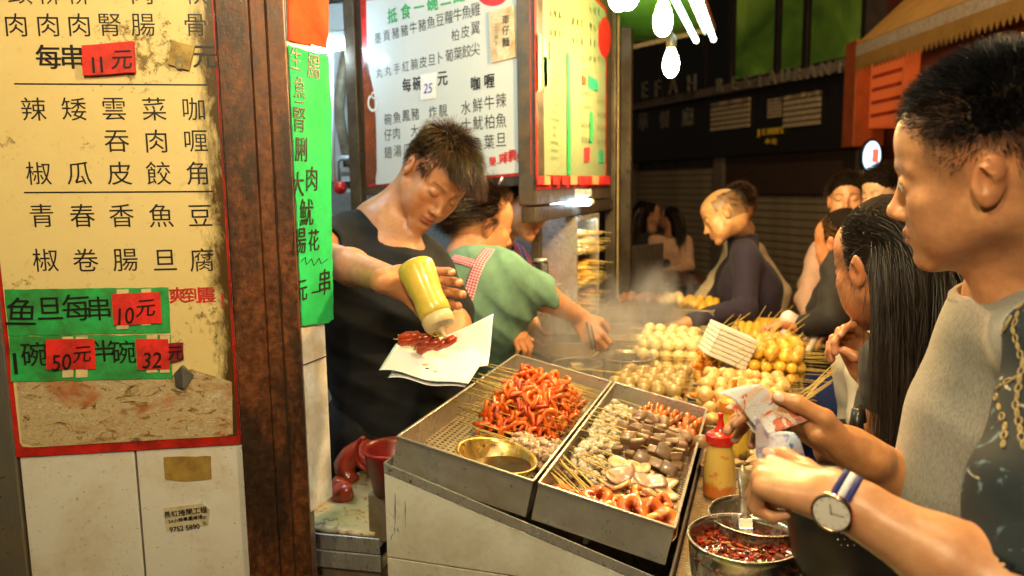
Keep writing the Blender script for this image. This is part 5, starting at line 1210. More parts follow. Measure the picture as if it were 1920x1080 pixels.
# ================================================================== IMPLICIT SURFACES FOR BODIES, CLOTHES, HEADS
class SDF:
    def __init__(s): s.p = []; s.M = np.eye(4); s.disp = None
    def _w(s, c): return s.M[:3, :3] @ np.asarray(c, float) + s.M[:3, 3]
    def _sc(s): return np.linalg.norm(s.M[:3, 0])
    def cone(s, a, b, ra, rb, k=.01, op='u'):
        sc = s._sc(); a = s._w(a); b = s._w(b); s.p.append(('c', a, b, ra*sc, rb*sc, k*sc, op, (a+b)/2, np.linalg.norm(b-a)/2 + max(ra, rb)*sc)); return s
    def chain(s, pts, rs, k=.01, op='u'):
        for i in range(len(pts)-1): s.cone(pts[i], pts[i+1], rs[i], rs[i+1], k, op)
        return s
    def ell(s, c, r, k=.01, op='u', R=None):
        sc = s._sc(); A = s.M[:3, :3] / sc
        if R is not None: A = A @ np.array(R)
        s.p.append(('e', s._w(c), A.T.copy(), np.array(r, float)*sc, 0, k*sc, op, s._w(c), max(r)*sc)); return s
    def mir(s, fn, *a, **k):
        for sg in (1, -1):
            aa = [((v[0]*sg,) + tuple(v[1:])) if isinstance(v, tuple) and len(v) == 3 else v for v in a]
            getattr(s, fn)(*aa, **k)
        return s
    def ev(s, P, marg):
        d = np.full(len(P), 1.0, np.float32)
        for t, A, B, ra, rb, k, op, c, br in s.p:
            m = (br + marg + k)*1.2 + .004
            q = P - c; near = np.nonzero((q*q).sum(1) < m*m)[0]
            if not len(near): continue
            X = P[near]
            if t == 'c':
                ba = B - A; L = max(1e-12, ba @ ba); pa = X - A; h = np.clip(pa @ ba / L, 0, 1)
                e = np.sqrt(((pa - h[:, None]*ba)**2).sum(1)) - (ra + (rb-ra)*h)
            else:
                y = (X - A) @ B.T; k0 = np.sqrt(((y/ra)**2).sum(1)); k1 = np.sqrt(((y/(ra*ra))**2).sum(1)) + 1e-9
                e = k0*(k0-1)/k1
            a = d[near]
            if op == 'u':
                h = np.maximum(k - np.abs(a-e), 0)/k if k > 0 else 0; d[near] = np.minimum(a, e) - h*h*k/4
            else:
                e = -e; h = np.maximum(k - np.abs(a-e), 0)/k if k > 0 else 0; d[near] = np.maximum(a, e) + h*h*k/4
        if s.disp is not None: d = d - s.disp(P)
        return d
    def bounds(s):
        lo = np.min([c-br for *_, op, c, br in s.p if op == 'u'], 0); hi = np.max([c+br for *_, op, c, br in s.p if op == 'u'], 0); return lo, hi
    def mesh(s, h, clip=None, pad=.01):
        lo, hi = s.bounds(); lo = lo - pad; hi = hi + pad
        if clip is not None: lo = np.maximum(lo, clip[0]); hi = np.minimum(hi, clip[1])
        B = 8; nb = np.ceil((hi-lo)/(B*h)).astype(int) + 1
        g = [lo[i] + (np.arange(nb[i])*B + (B-1)/2)*h for i in range(3)]
        C = np.stack(np.meshgrid(*g, indexing='ij'), -1).reshape(-1, 3).astype(np.float32)
        hd = B*h*.95
        cd = s.ev(C, hd*1.6)
        act = np.nonzero(np.abs(cd) < hd*1.25)[0]
        N = nb*B
        Dn = np.repeat(np.repeat(np.repeat(np.sign(cd).reshape(nb).astype(np.float32), B, 0), B, 1), B, 2)
        off = np.stack(np.meshgrid(*[np.arange(B)]*3, indexing='ij'), -1).reshape(-1, 3)
        bi = np.stack(np.unravel_index(act, nb), -1)
        for st in range(0, len(act), 1500):
            b = bi[st:st+1500]; idx = (b[:, None, :]*B + off[None]).reshape(-1, 3)
            P = (lo + idx*h).astype(np.float32); Dn[idx[:, 0], idx[:, 1], idx[:, 2]] = s.ev(P, 4*h)
        ins = Dn < 0; cells = {}; allc = []; allp = []; edges = []
        for ax in range(3):
            sl0 = [slice(None)]*3; sl1 = [slice(None)]*3; sl0[ax] = slice(0, -1); sl1[ax] = slice(1, None)
            ch = ins[tuple(sl0)] != ins[tuple(sl1)]
            e = np.stack(np.nonzero(ch), -1); o1, o2 = [(1, 2), (2, 0), (0, 1)][ax]
            e = e[(e[:, o1] > 0) & (e[:, o2] > 0)]
            e2 = e.copy(); e2[:, ax] += 1
            a = Dn[e[:, 0], e[:, 1], e[:, 2]]; b = Dn[e2[:, 0], e2[:, 1], e2[:, 2]]
            t = a/(a-b); p = e.astype(float); p[:, ax] += t
            cs = []
            for d1, d2 in ((1, 1), (0, 1), (0, 0), (1, 0)):
                c = e.copy(); c[:, o1] -= d1; c[:, o2] -= d2; cs.append(np.ravel_multi_index(c.T, N))
            cs = np.stack(cs, 1); edges.append((cs, a < 0)); allc.append(cs.ravel()); allp.append(np.repeat(p, 4, 0))
        ac = np.concatenate(allc); ap = np.concatenate(allp)
        u, inv = np.unique(ac, return_inverse=True); cnt = np.bincount(inv)
        V = np.stack([np.bincount(inv, ap[:, i])/cnt for i in range(3)], 1)
        F = []; st = 0
        for cs, neg in edges:
            f = inv[st:st+cs.size].reshape(-1, 4); st += cs.size
            f = np.where(neg[:, None], f, f[:, ::-1]); F.append(f)
        return lo + V*h, np.concatenate(F)
def npM(M): return np.array(M)
def fold_noise(amp, freq, seed=0, dirv=None):
    r_ = np.random.default_rng(seed); W = r_.normal(size=(7, 3)); W /= np.linalg.norm(W, axis=1)[:, None]; f = freq*r_.uniform(.6, 1.8, 7); ph = r_.uniform(0, 6, 7)
    if dirv is not None: W = W*.45 + np.array(dirv)
    def fn(P):
        q = P + .015*np.sin(P[:, [1, 2, 0]]*freq*.6 + seed)
        s_ = 0
        for w_, a, p in zip(W, f, ph): s_ = s_ + (1 - 2*np.abs(np.sin(q @ w_*a + p)))
        return (amp*s_/4).astype(np.float32)
    return fn
def vnoise(P, f, seed=0):
    r_ = np.random.default_rng(seed); s_ = 0
    for k in range(6):
        w_ = r_.normal(size=3); s_ = s_ + np.sin(P @ w_*f + r_.uniform(0, 6))
    return s_/6
def headM(pos, fwd, up, s=1.0):
    y = np.array(fwd, float); y /= np.linalg.norm(y); z = np.array(up, float); z -= y*(z @ y); z /= np.linalg.norm(z); x = np.cross(y, z)
    M = np.eye(4); M[:3, 0] = x*s; M[:3, 1] = y*s; M[:3, 2] = z*s; M[:3, 3] = pos; return M
def add_head(S, M, nose=1.0, jaw=1.0, lids='open', fat=1.0, brow=1.0, lip=1.0, look=0, fine=True, ears=True):
    S.M = M
    S.ell((0, -.018, .030), (.073, .093, .086), .0)
    S.ell((0, .030, .040), (.060, .056, .052), .03)
    S.ell((0, -.045, -.02), (.060, .055, .055), .03)
    S.ell((0, .028, -.035), (.056*fat, .055, .070), .03)
    S.mir('cone', (.050*fat, -.004, -.050), (.016, .066, -.098), .019*jaw, .013*jaw, .028)
    S.ell((0, .072, -.100), (.021*jaw, .015, .014), .018)
    S.mir('ell', (.040, .052, -.022), (.021*fat, .021, .018), .022)
    S.mir('ell', (.036*fat, .050, -.055), (.020, .022, .026), .026)
    S.ell((0, .070, -.066), (.027, .021, .026), .020)
    S.mir('cone', (.012, .081, .018), (.046, .062, .016), .0065*brow, .006*brow, .012)
    S.mir('ell', (.031, .094, -.001), (.017, .014, .0105), .010, 's')
    S.cone((0, .076, .012), (0, .099*nose + (1-nose)*.09, -.034), .0070, .0088, .014)
    S.ell((0, .1015*nose + (1-nose)*.09, -.038), (.0105, .0105, .0095), .007)
    S.mir('ell', (.0125, .0915, -.042), (.0072, .0095, .0068), .006)
    S.mir('ell', (.031, .0725, -.001), (.0155, .0130, .0125), .004)             # lids over the eyeball
    if lids == 'open':
        for sg in (1, -1): S.ell((.0335*sg, .0855, -.0028), (.0140, .0100, .0044), .0015, 's')
    else:
        for sg in (1, -1): S.chain([(.044*sg, .0765, -.0035), (.037*sg, .0845, -.0072), (.029*sg, .0868, -.0078), (.020*sg, .082, -.0055)], [.0009, .0012, .0012, .0009], .0015, 's')
    if fine:
        S.mir('ell', (.0068, .0985, -.0475), (.0036, .0050, .0030), .002, 's')
        S.chain([(.024, .0775, -.068), (.010, .0905, -.0635), (0, .0915, -.0650), (-.010, .0905, -.0635), (-.024, .0775, -.068)], [.0022, .0048*lip, .0044*lip, .0048*lip, .0022], .005)
        S.chain([(.021, .0785, -.0725), (.008, .0890, -.0765), (-.008, .0890, -.0765), (-.021, .0785, -.0725)], [.0025, .0056*lip, .0056*lip, .0025], .005)
        S.chain([(.025, .0830, -.0700), (.010, .0955, -.0698), (0, .0965, -.0706), (-.010, .0955, -.0698), (-.025, .0830, -.0700)], [.0009, .0013, .0013, .0013, .0009], .002, 's')
        S.ell((0, .0965, -.054), (.0032, .004, .006), .004, 's')
        S.ell((0, .090, -.0865), (.014, .006, .0045), .010, 's')
    if ears:
        for sg in (1, -1):
            S.ell((sg*.0755, -.014, -.006), (.0075, .0165, .0290), .006, 'u', np.array(Matrix.Rotation(-.38*sg, 3, 'Z') @ Matrix.Rotation(.16, 3, 'X')))
            S.ell((sg*.0800, -.0205, .008), (.0060, .0130, .0165), .004, 'u', np.array(Matrix.Rotation(-.55*sg, 3, 'Z')))
            S.ell((sg*.0850, -.0110, -.0035), (.0055, .0078, .0140), .003, 's', np.array(Matrix.Rotation(-.45*sg, 3, 'Z')))
            S.chain([(sg*.0860, -.0215, .006), (sg*.0870, -.0185, .0165), (sg*.0845, -.0085, .0175)], [.0020, .0022, .0018], .003, 's')
            S.ell((sg*.0775, -.0015, -.008), (.0040, .0040, .0060), .003)
    S.M = np.eye(4)
def paint_head(V, M, base, lips=(.50, .16, .12), browc=(.035, .02, .012), stub=None, lash=(.02, .012, .01), lids='open', browthick=1.0, flush=.1):
    Mi = np.linalg.inv(M); Q = V @ Mi[:3, :3].T + Mi[:3, 3]; x, y, z = Q.T; ax_ = np.abs(x)
    C = np.tile(np.array(base, np.float32), (len(V), 1))
    def mixin(w_, c): 
        nonlocal C
        w_ = np.clip(w_, 0, 1)[:, None]; C = C*(1-w_) + np.array(c, np.float32)*w_
    face = (y > .04) & (z < .12)
    def g(d, s_): return np.exp(-(d/s_)**2)
    mixin(flush*g(ax_-.040, .018)*g(z+.03, .018)*(y > .02)*2, (base[0]*.95, base[1]*.62, base[2]*.55))
    mixin(flush*1.2*g(ax_, .016)*g(z+.040, .012)*(y > .085)*2, (base[0]*.95, base[1]*.66, base[2]*.6))
    mixin(flush*2.5*(ax_ > .07)*g(z, .04), (base[0]*1.0, base[1]*.62, base[2]*.5))
    # lips
    lw = np.clip((.0255 - ax_)/.003, 0, 1)
    up = -.0580 - .004*np.clip(ax_/.02, 0, 1)**2 - .0015*np.cos(ax_*260); lo_ = -.0825 + .0085*np.clip(ax_/.024, 0, 1)**2
    mixin(.85*lw*np.clip((up - z)/.0014, 0, 1)*np.clip((z - lo_)/.0018, 0, 1)*(y > .07), lips)
    mixin(.85*g(z + .0702, .0011)*np.clip((.026-ax_)/.003, 0, 1)*(y > .072), (.08, .02, .015))
    # brows
    t_ = np.clip((ax_-.013)/.038, 0, 1); zb = .0175 + .0055*np.sin(t_*2.3) - .002*t_
    mixin(.92*g(z - zb, .0034*browthick*(1-.45*t_))*np.clip((ax_-.010)/.004, 0, 1)*np.clip((.053-ax_)/.006, 0, 1)*(y > .045)*(.75+.25*np.sin(ax_*2600+z*1500)), browc)
    # lash lines
    if lids == 'open':
        e_ = (ax_-.031)/.0125; mixin(.95*g(z - (.0002*0 + .0010 - .0030*e_**2*.6), .0010)*(np.abs(e_) < 1.15)*(y > .065), lash)
        mixin(.4*g(z - (-.0058 + .0020*e_**2), .0009)*(np.abs(e_) < 1.05)*(y > .065), (.25, .12, .08))
    else:
        e_ = (ax_-.032)/.0125; mixin(.98*g(z - (-.0078 + .0042*e_**2), .0013)*(np.abs(e_) < 1.1)*(y > .065), lash)
        mixin(.35*g(z - (.0055 - .003*e_**2), .0010)*(np.abs(e_) < 1.1)*(y > .065), (.22, .10, .06))
    mixin(.9*g(ax_-.0068, .0034)*g(z+.0478, .0022)*(y > .09), (.09, .025, .015))
    if stub is not None:
        fn, c = stub; mixin(fn(x, y, z), c)
    return C
M_skin = vcol('skin', .40, .12, .16, 300, .0006, spec=.5)
_t = M_skin.node_tree; _b2 = _t.nodes['Principled BSDF']; _c0 = _b2.inputs['Base Color'].links[0].from_socket
_nz = _t.nodes.new('ShaderNodeTexNoise'); _nz.inputs['Scale'].default_value = 60; _nz.inputs['Detail'].default_value = 7; _nz.inputs['Roughness'].default_value = .7
_tc = _t.nodes.new('ShaderNodeTexCoord'); _t.links.new(_tc.outputs['Object'], _nz.inputs['Vector'])
_rm = _t.nodes.new('ShaderNodeValToRGB'); _rm.color_ramp.elements[0].position = .38; _rm.color_ramp.elements[0].color = (.86, .74, .70, 1); _rm.color_ramp.elements[1].position = .60; _rm.color_ramp.elements[1].color = (1, 1, 1, 1)
_mx = _t.nodes.new('ShaderNodeMix'); _mx.data_type = 'RGBA'; _mx.blend_type = 'MULTIPLY'; _mx.inputs[0].default_value = .75
_t.links.new(_nz.outputs[0], _rm.inputs[0]); _t.links.new(_c0, _mx.inputs[6]); _t.links.new(_rm.outputs[0], _mx.inputs[7]); _t.links.new(_mx.outputs[2], _b2.inputs['Base Color'])
M_eye = simple('eye_white', (.72, .68, .62), .12, var=.05, bump=0, coat=.8)
M_iris = simple('dark_iris', (.018, .010, .006), .08, bump=0, coat=1)
def add_eyes(root, M, gaze=(0, 1, -.15)):
    for sg in (1, -1):
        c = M[:3, :3] @ np.array((.031*sg, .0735, -.002)) + M[:3, 3]; sc = np.linalg.norm(M[:3, 0])
        g = M[:3, :3] @ np.array(gaze); g = Vector(g.tolist()).normalized()
        mb = MB().ball((0, 0, 0), .0118*sc, 20, 16); me = mb.mesh('eye', M_eye, True)
        o = link('eye', me); o.location = c.tolist(); under(o, root)
        mb = MB(); Mz = zto(g, Vector(c.tolist()) - root.location)
        mb.lathe([(.0005, .01215*sc), (.0030*sc, .0119*sc), (.0056*sc, .0107*sc), (.0057*sc, .0100*sc), (.0005, .0096*sc)], 20, Mz); i_ = mb.build('iris', M_iris, root, True)
# ---------------- hair : thousands of thin tapering blades grown from the scalp
def hair_mat(name, c1, c2, rough=.34, cap=False):
    t = NT(name); a = t.n.new('ShaderNodeAttribute'); a.attribute_name = 'col'
    t.set(base=t.mix(a.outputs['Fac'] if 'Fac' in a.outputs else a.outputs[2], c1, c2), rough=rough, spec=.6); return t.m
def strands(M, roots, dirs, lens, nseg, width, grav=(0, 0, -1), gravk=.3, curl=.0, wv=0.0, clump=0.0, lift=.0, seed=0, coll=None, taper=.25, gpow=1.3, guide=None):
    """roots, dirs in head coordinates; gravity in world. Returns blade mesh arrays in world coordinates"""
    r_ = np.random.default_rng(seed); n = len(roots); R3 = M[:3, :3]; sc = np.linalg.norm(R3[:, 0]); G = np.linalg.inv(R3/sc) @ np.array(grav, float)
    P = roots.copy(); Dv = dirs/np.linalg.norm(dirs, axis=1)[:, None]; out = [P.copy()]; st = (lens/nseg)[:, None]
    ph = r_.uniform(0, 6, (n, 1)); 
    for k in range(nseg):
        f = (k+1)/nseg
        gw = 1.0
        if guide is not None:
            w_ = np.clip((P[:, 1:2] - guide[1])/guide[2], 0, 1); q_ = np.array(guide[0]) - P; q_ /= np.linalg.norm(q_, axis=1)[:, None]; Dv = Dv + q_*.9*w_; gw = 1 - w_
        Dv = Dv + G*gravk*gw*f**gpow + curl*r_.normal(size=(n, 3))*.5
        if wv: Dv = Dv + wv*np.stack([np.sin(P[:, 2]*90 + ph[:, 0]), np.cos(P[:, 2]*70 + ph[:, 0]), 0*ph[:, 0]], 1)
        Dv /= np.linalg.norm(Dv, axis=1)[:, None]
        P = P + Dv*st
        # keep outside the skull and face
        for c, r in (coll or (((0, -.018, .030), (.079, .099, .092)), ((0, .03, -.03), (.062, .062, .085)))):
            q = (P - np.array(c))/np.array(r); l = np.linalg.norm(q, axis=1); m = l < 1.0
            if m.any():
                P[m] = np.array(c) + q[m]/l[m, None]*np.array(r)
        Dv = (P - out[-1]); Dv /= np.linalg.norm(Dv, axis=1)[:, None] + 1e-9
        out.append(P.copy())
    A = np.stack(out, 1)                                       # n, seg+1, 3
    A = A @ R3.T + M[:3, 3]
    T = np.gradient(A, axis=1); T /= np.linalg.norm(T, axis=2)[..., None] + 1e-9
    S_ = np.cross(T, r_.normal(size=(n, 1, 3)) * .45 + (CAMDIR(A))); S_ /= np.linalg.norm(S_, axis=2)[..., None] + 1e-9
    wd = width*(1 - (1-taper)*np.linspace(0, 1, nseg+1)**1.5)[None, :, None]*r_.uniform(.7, 1.3, (n, 1, 1))
    N_ = np.cross(T, S_)
    a = A + S_*wd*.5; b = A - S_*wd*.5; c = A + N_*wd*.45
    V = np.stack([a, b, c], 2).reshape(-1, 3)
    i = np.arange(n)[:, None, None]*(nseg+1)*3 + np.arange(nseg)[None, :, None]*3
    F = np.concatenate([np.concatenate([i+p, i+q, i+3+q, i+3+p], 2) for p, q in ((0, 2), (2, 1))], 0).reshape(-1, 4)
    tone = np.repeat(r_.uniform(0, 1, n)**1.5, (nseg+1)*3)
    return V, F, np.stack([tone]*3, 1)
def CAMDIR(A): return -A/np.linalg.norm(A, axis=2)[..., None]*0 + np.array([.3, .2, 1.0])
def scalp(n, fn, seed=0, c=(0, -.018, .030), r=(.073, .093, .086)):
    """random points on the scalp ellipsoid accepted by fn(x,y,z); fn gives 0..1"""
    r_ = np.random.default_rng(seed); out = []
    while sum(map(len, out)) < n:
        d = r_.normal(size=(n*3, 3)); d /= np.linalg.norm(d, axis=1)[:, None]
        P = np.array(c) + d*np.array(r); k = r_.uniform(0, 1, len(P)) < fn(*P.T); out.append(P[k])
    return np.concatenate(out)[:n]
def snormal(P, c=(0, -.018, .030), r=(.073, .093, .086)):
    n = (P - np.array(c))/np.array(r)**2; return n/np.linalg.norm(n, axis=1)[:, None]
def sdf_obj(name, S, h, m_, root=None, paint=None, base=None, smooth=True, clip=None):
    V, F = S.mesh(h, clip); C = paint(V) if paint else (np.tile(np.array(base, np.float32), (len(V), 1)) if base is not None else None)
    o = link(name, fast_mesh(name, V, F, m_, smooth, C))
    if root is not None: under(o, root)
    return o
def join_mesh(name, parts, m_, root):
    V = []; F = []; C = []; n = 0
    for v, f, c in parts: V.append(v); F.append(f + n); C.append(c); n += len(v)
    o = link(name, fast_mesh(name, np.concatenate(V), np.concatenate(F), m_, True, np.concatenate(C))); 
    if root is not None: under(o, root)
    return o
# ================================================================== PEOPLE
SK1 = (.52, .245, .115); SK2 = (.46, .19, .080); SK3 = (.58, .28, .14)
def Jd(px, py, d): return np.array(D(px, py, d))
def hand(S, M, curls, thumb=None, spread=(.10, .03, -.04, -.12), s=1.0, side=1, k=.010, palm=True, bias=None):
    """M: wrist frame, x to the fingers, y to the thumb side, z out of the palm. curls: four triples of degrees"""
    S.M = M @ np.diag([s, s*side, s, 1]) if True else M
    S.M = M @ np.diag([s, s*side, s, 1])
    kn = [(.090, .026, -.002), (.094, .006, -.004), (.088, -.013, -.003), (.079, -.030, 0)]
    if palm:
        S.cone((-.03, .002, 0), (.012, .004, 0), .0245, .0245, .012)
        for q, (x, y, z) in enumerate(kn): S.cone((.008, y*.55, 0), (x, y, z), .0170, .0112, .012)
        S.cone((.02, .018, .008), (.052, .034, .012), .0150, .0130, .014)      # thumb mound
        S.cone((.02, -.018, .008), (.06, -.024, .006), .0140, .0110, .014)
    L3 = [(.042, .026, .019), (.046, .029, .020), (.043, .027, .020), (.034, .021, .018)]; R4 = [(.0098, .0088, .0078, .0066), (.0100, .0090, .0080, .0068), (.0094, .0085, .0076, .0064), (.0085, .0076, .0068, .0058)]
    tips = []
    for q in range(4):
        p = np.array(kn[q]); a = 0; pts = [p]; sp = spread[q]
        for j in range(3):
            a += math.radians(curls[q][j]); d = np.array([math.cos(a)*math.cos(sp), math.cos(a)*math.sin(sp), math.sin(a)]); pts.append(pts[-1] + d*L3[q][j])
        for j in range(3): S.cone(tuple(pts[j]), tuple(pts[j+1]), R4[q][j], R4[q][j+1], .004)
        tips.append((pts[-1], pts[-1]-pts[-2]))
    th = thumb or [(.030, .030, .012), (.058, .052, .020), (.085, .060, .022), (.108, .058, .020)]
    S.chain(th, [.0155, .0118, .0105, .0080], .006)
    tips.append((np.array(th[-1]), np.array(th[-1]) - np.array(th[-2])))
    S.M = np.eye(4); Mw = M @ np.diag([s, s*side, s, 1])
    return [(Mw[:3, :3] @ p + Mw[:3, 3], Mw[:3, :3] @ d) for p, d in tips]
def handM(w, f, n):
    x = np.array(f, float); x /= np.linalg.norm(x); z = np.array(n, float); z -= x*(z @ x); z /= np.linalg.norm(z); y = np.cross(z, x)
    M = np.eye(4); M[:3, 0] = x; M[:3, 1] = y; M[:3, 2] = z; M[:3, 3] = w; return M
CRn = np.array(CR)
def cv(x, y, z): return CRn @ np.array([x, y, z], float)        # direction given in right / up / towards-viewer terms of the photograph
def skin_paint(base, seed=0, knuckles=None, arm=False):
    def fn(V):
        C = np.tile(np.array(base, np.float32), (len(V), 1)); n = vnoise(V, 60, seed); C *= (1 + .05*n)[:, None]
        m = vnoise(V, 130, seed+3); C[:, 1] *= 1 - .05*np.clip(m, 0, 1); 
        if knuckles is not None:
            for p, r, c in knuckles:
                w_ = np.exp(-(((V - p)**2).sum(1))/(r*r))[:, None]; C = C*(1-w_*.6) + np.array(c, np.float32)*w_*.6
        return C
    return fn
M_nail = simple('nail', (.72, .48, .38), .25, var=.05, bump=0, coat=.5)
def torso(S, hipL, hipR, shL, shR, neck, r=.105, rs=.062, k=.09, belly=0):
    hipL, hipR, shL, shR, neck = map(np.array, (hipL, hipR, shL, shR, neck)); mid = lambda a, b, f: a*(1-f) + b*f
    cL = mid(hipL, shL, .70); cR = mid(hipR, shR, .70); c = mid(cL, cR, .5)
    cL2 = mid(cL, c, .35); cR2 = mid(cR, c, .35); hL = mid(hipL, hipR, .2); hR = mid(hipR, hipL, .2)
    S.cone(hL, cL2, r, r*1.05, k); S.cone(hR, cR2, r, r*1.05, k)
    S.cone(cL2, mid(shL, neck, .25), r*1.0, rs, k*.8); S.cone(cR2, mid(shR, neck, .25), r*1.0, rs, k*.8)
    S.cone(shL, neck, rs*.92, rs*.85, .05); S.cone(shR, neck, rs*.92, rs*.85, .05)
    S.cone(mid(c, neck, .3), neck, r*.8, rs*.9, .06)
def legs(S, hipL, hipR, r=.095, foot=True, fwd=(0, -1, 0), floor=0.0):
    hipL, hipR = np.array(hipL, float), np.array(hipR, float); f = np.array(fwd, float)
    for h in (hipL, hipR):
        kn = np.array([h[0], h[1], h[2]*.52]) + f*.03; an = np.array([h[0], h[1], floor + .08])
        S.cone(h, kn, r, r*.62, .05); S.cone(kn, an, r*.62, r*.42, .03)
def shoes(root, hipL, hipR, fwd, m_):
    f = np.array(fwd, float)
    for h in (hipL, hipR):
        S = SDF(); a = np.array([h[0], h[1], .045]); S.cone(a - f*.05, a + f*.15, .042, .036, .02); S.cone(a - f*.03 + [0, 0, .04], a + f*.02 + [0, 0, .02], .042, .04, .02)
        sdf_obj('shoe', S, .012, m_, root)
M_shoe = simple('shoe_leather', (.02, .018, .016), .4)
def cloth(name, col, rough=.85, sc=500, bump=.35, sheen=.03, var=.12, big=None):
    t = NT(name); n = t.noise(18, 5, .6); c = t.ramp(n, (.3, [x*(1-var) for x in col]), (.7, [min(1, x*(1+var)) for x in col]))
    if big: c = t.mix(t.ramp(t.noise(*big[0]), (.48, 0), (.60, big[2])), c, big[1])
    t.set(base=c, rough=rough, sheen=min(sheen, .04), spec=.25); t.bump(t.noise(sc, 2), bump, .0008); t.bump(t.noise(14, 4, .5, dist=1.2), .35, .006); return t.m
def person(name_label, group=None): 
    return None
def ppl(loc, label, group=None): return empty('person', loc, label, 'person', group)
def cut_neck(S, p, d, r1, r2, L_, k=.008):
    p = np.array(p); d = np.array(d, float); d /= np.linalg.norm(d); S.cone(p, p + d*L_, r1, r2, k, 's')
# ------------------------------------------------------------------ 1. young vendor in black T-shirt
HV = headM((-.807, 1.832, 1.618), (.540, -.593, -.597), (.655, -.02, .74), 1.0)
vn = ppl((-.93, 1.86, 0), 'young man in a black T-shirt bending his head and squeezing a sauce bottle over paper')
shR = Jd(640, 455, 1.98); shL = Jd(800, 505, 2.10); nk = Jd(712, 428, 2.03)
elR = Jd(572, 472, 1.78); wrR = Jd(742, 528, 1.47)
hipR = np.array([-1.02, 1.80, .93]); hipL = np.array([-.80, 1.92, .93])
S = SDF(); add_head(S, HV, lids='closed', jaw=1.0, fat=1.03, lip=.82)
hb = HV[:3, :3] @ np.array((0, -.040, -.055)) + HV[:3, 3]
S.cone(hb, nk, .054, .062, .03); S.cone(nk, nk + [0, 0, -.05], .07, .10, .04)
S.cone(nk, (shR+nk)/2 + [0, 0, -.035], .050, .030, .04); S.cone(nk, (shL+nk)/2 + [0, 0, -.035], .050, .030, .04)
ch = Jd(735, 500, 2.0); S.ell(ch, (.10, .075, .10), .05)
V1, F1 = S.mesh(.0028); C1 = paint_head(V1, HV, SK1, lids='closed', lips=(.46, .17, .13), browthick=1.2)
near = ((V1 - HV[:3, 3])**2).sum(1) < .14**2; C1[~near] = skin_paint(SK1)(V1[~near])
# right arm and bottle hand
B0 = Jd(777, 497, 1.43); B1 = Jd(826, 612, 1.385); bd = (B1-B0)/np.linalg.norm(B1-B0)
S = SDF(); S.cone(shR, elR, .048, .040, .02); S.cone(elR, wrR*.55+elR*.45, .041, .036, .02); S.cone(wrR*.55+elR*.45, wrR, .036, .026, .02)
fdir = cv(.62, -.35, -.72); pn = cv(.50, -.18, .62)
HMv = handM(wrR, cv(.78, -.10, -.62), cv(.62, -.1, .78))
tp = hand(S, HMv, [(48, 48, 32), (50, 50, 32), (52, 50, 32), (52, 50, 34)], thumb=[(.030, .028, .010), (.050, .052, .030), (.062, .062, .056), (.068, .062, .080)], spread=(.22, .07, -.08, -.2), side=-1, k=.006, s=.98)
V2, F2 = S.mesh(.0034); C2 = skin_paint(SK1, 1, [(p, .010, (.72, .38, .25)) for p, d_ in tp])(V2)
# left arm, hand under the paper
elL = Jd(852, 610, 2.02); wrL = Jd(845, 690, 1.70)
S = SDF(); S.cone(shL, elL, .050, .040, .02); S.cone(elL, wrL, .042, .028, .02)
hand(S, handM(wrL, cv(-.35, .15, .80), cv(0, 1, .1)), [(10, 15, 10)]*4, side=1, s=.95)
V3, F3 = S.mesh(.005); C3 = skin_paint(SK1, 2)(V3)
join_mesh('body', [(V1, F1, C1), (V2, F2, C2), (V3, F3, C3)], M_skin, vn)
M_black = cloth('black_cotton', (.010, .011, .014), .9, sheen=.35)
S = SDF(); torso(S, hipL, hipR, shL, shR, nk + [0, 0, -.012], r=.125, rs=.066, k=.09)
S.cone(shR, shR*.34+elR*.66, .066, .064, .03); S.cone(shL, shL*.5+elL*.5, .066, .062, .03)
S.ell(Jd(730, 540, 2.0), (.135, .10, .13), .06)
cut_neck(S, Jd(756, 446, 1.99), cv(-.12, .25, .95), .038, .060, .30, .004); cut_neck(S, Jd(742, 420, 2.02), cv(.22, 1, .25), .047, .055, .2, .004)
cut_neck(S, shR*.28+elR*.72, elR-shR, .054, .07, .15, .004)
S.disp = fold_noise(.0060, 22, 3, (.3, .1, 1.1)); sdf_obj('t_shirt', S, .006, M_black, vn)
M_blk2 = cloth('black_apron_cloth', (.008, .008, .009), .7)
S = SDF(); legs(S, hipL, hipR, .115, fwd=(.4, -.9, 0)); S.cone(hipL, hipR, .125, .125, .06); S.disp = fold_noise(.004, 30, 5, (3, 0, 0)); sdf_obj('trousers', S, .010, M_blk2, vn)
shoes(vn, hipL, hipR, (.4, -.9, 0), M_shoe)
# hair : cap plus blades
M_hairv = hair_mat('brown_black_hair', (.009, .006, .004), (.11, .045, .018))
def hairline(x, y, z, front=.055, zf=.062): return ((z > zf + .35*(np.abs(x)) * (y > .03)) | (y < .02)) & (z > np.where(y > -.005, .020 - 0*y, -.055 + .55*np.clip(y + .09, 0, 1))) & ~((np.abs(x) > .055) & (np.abs(y + .012) < .022) & (z < .03))
def vend_scalp(x, y, z):
    side = (np.abs(x) > .05) & (y > -.035) & (y < .045) & (z > .012)
    top = z > (.058 + .25*np.clip(y - .02, 0, 1)); back = (y < -.03) & (z > -.052)
    ear = (np.abs(x) > .060) & (y > -.035) & (y < .010) & (z < .028)
    return (top | side | back) & ~ear & ~((y > .045) & (z < .066))
R_ = scalp(7500, lambda x, y, z: vend_scalp(x, y, z)*1.0, 3)
N_ = snormal(R_); whorl = np.array((0, -.055, .10))
rad_ = R_ - whorl; rad_ /= np.linalg.norm(rad_, axis=1)[:, None]
Dd = rad_*1.0 + N_*.42 + np.array((.25, .25, 0)) + NP.normal(size=R_.shape)*.10
topw = np.clip((R_[:, 2]-.055)/.04, 0, 1); frontw = np.clip((R_[:, 1]-.01)/.05, 0, 1)
ln = .020 + .036*topw + .034*topw*frontw; ln *= NP.uniform(.75, 1.15, len(ln))
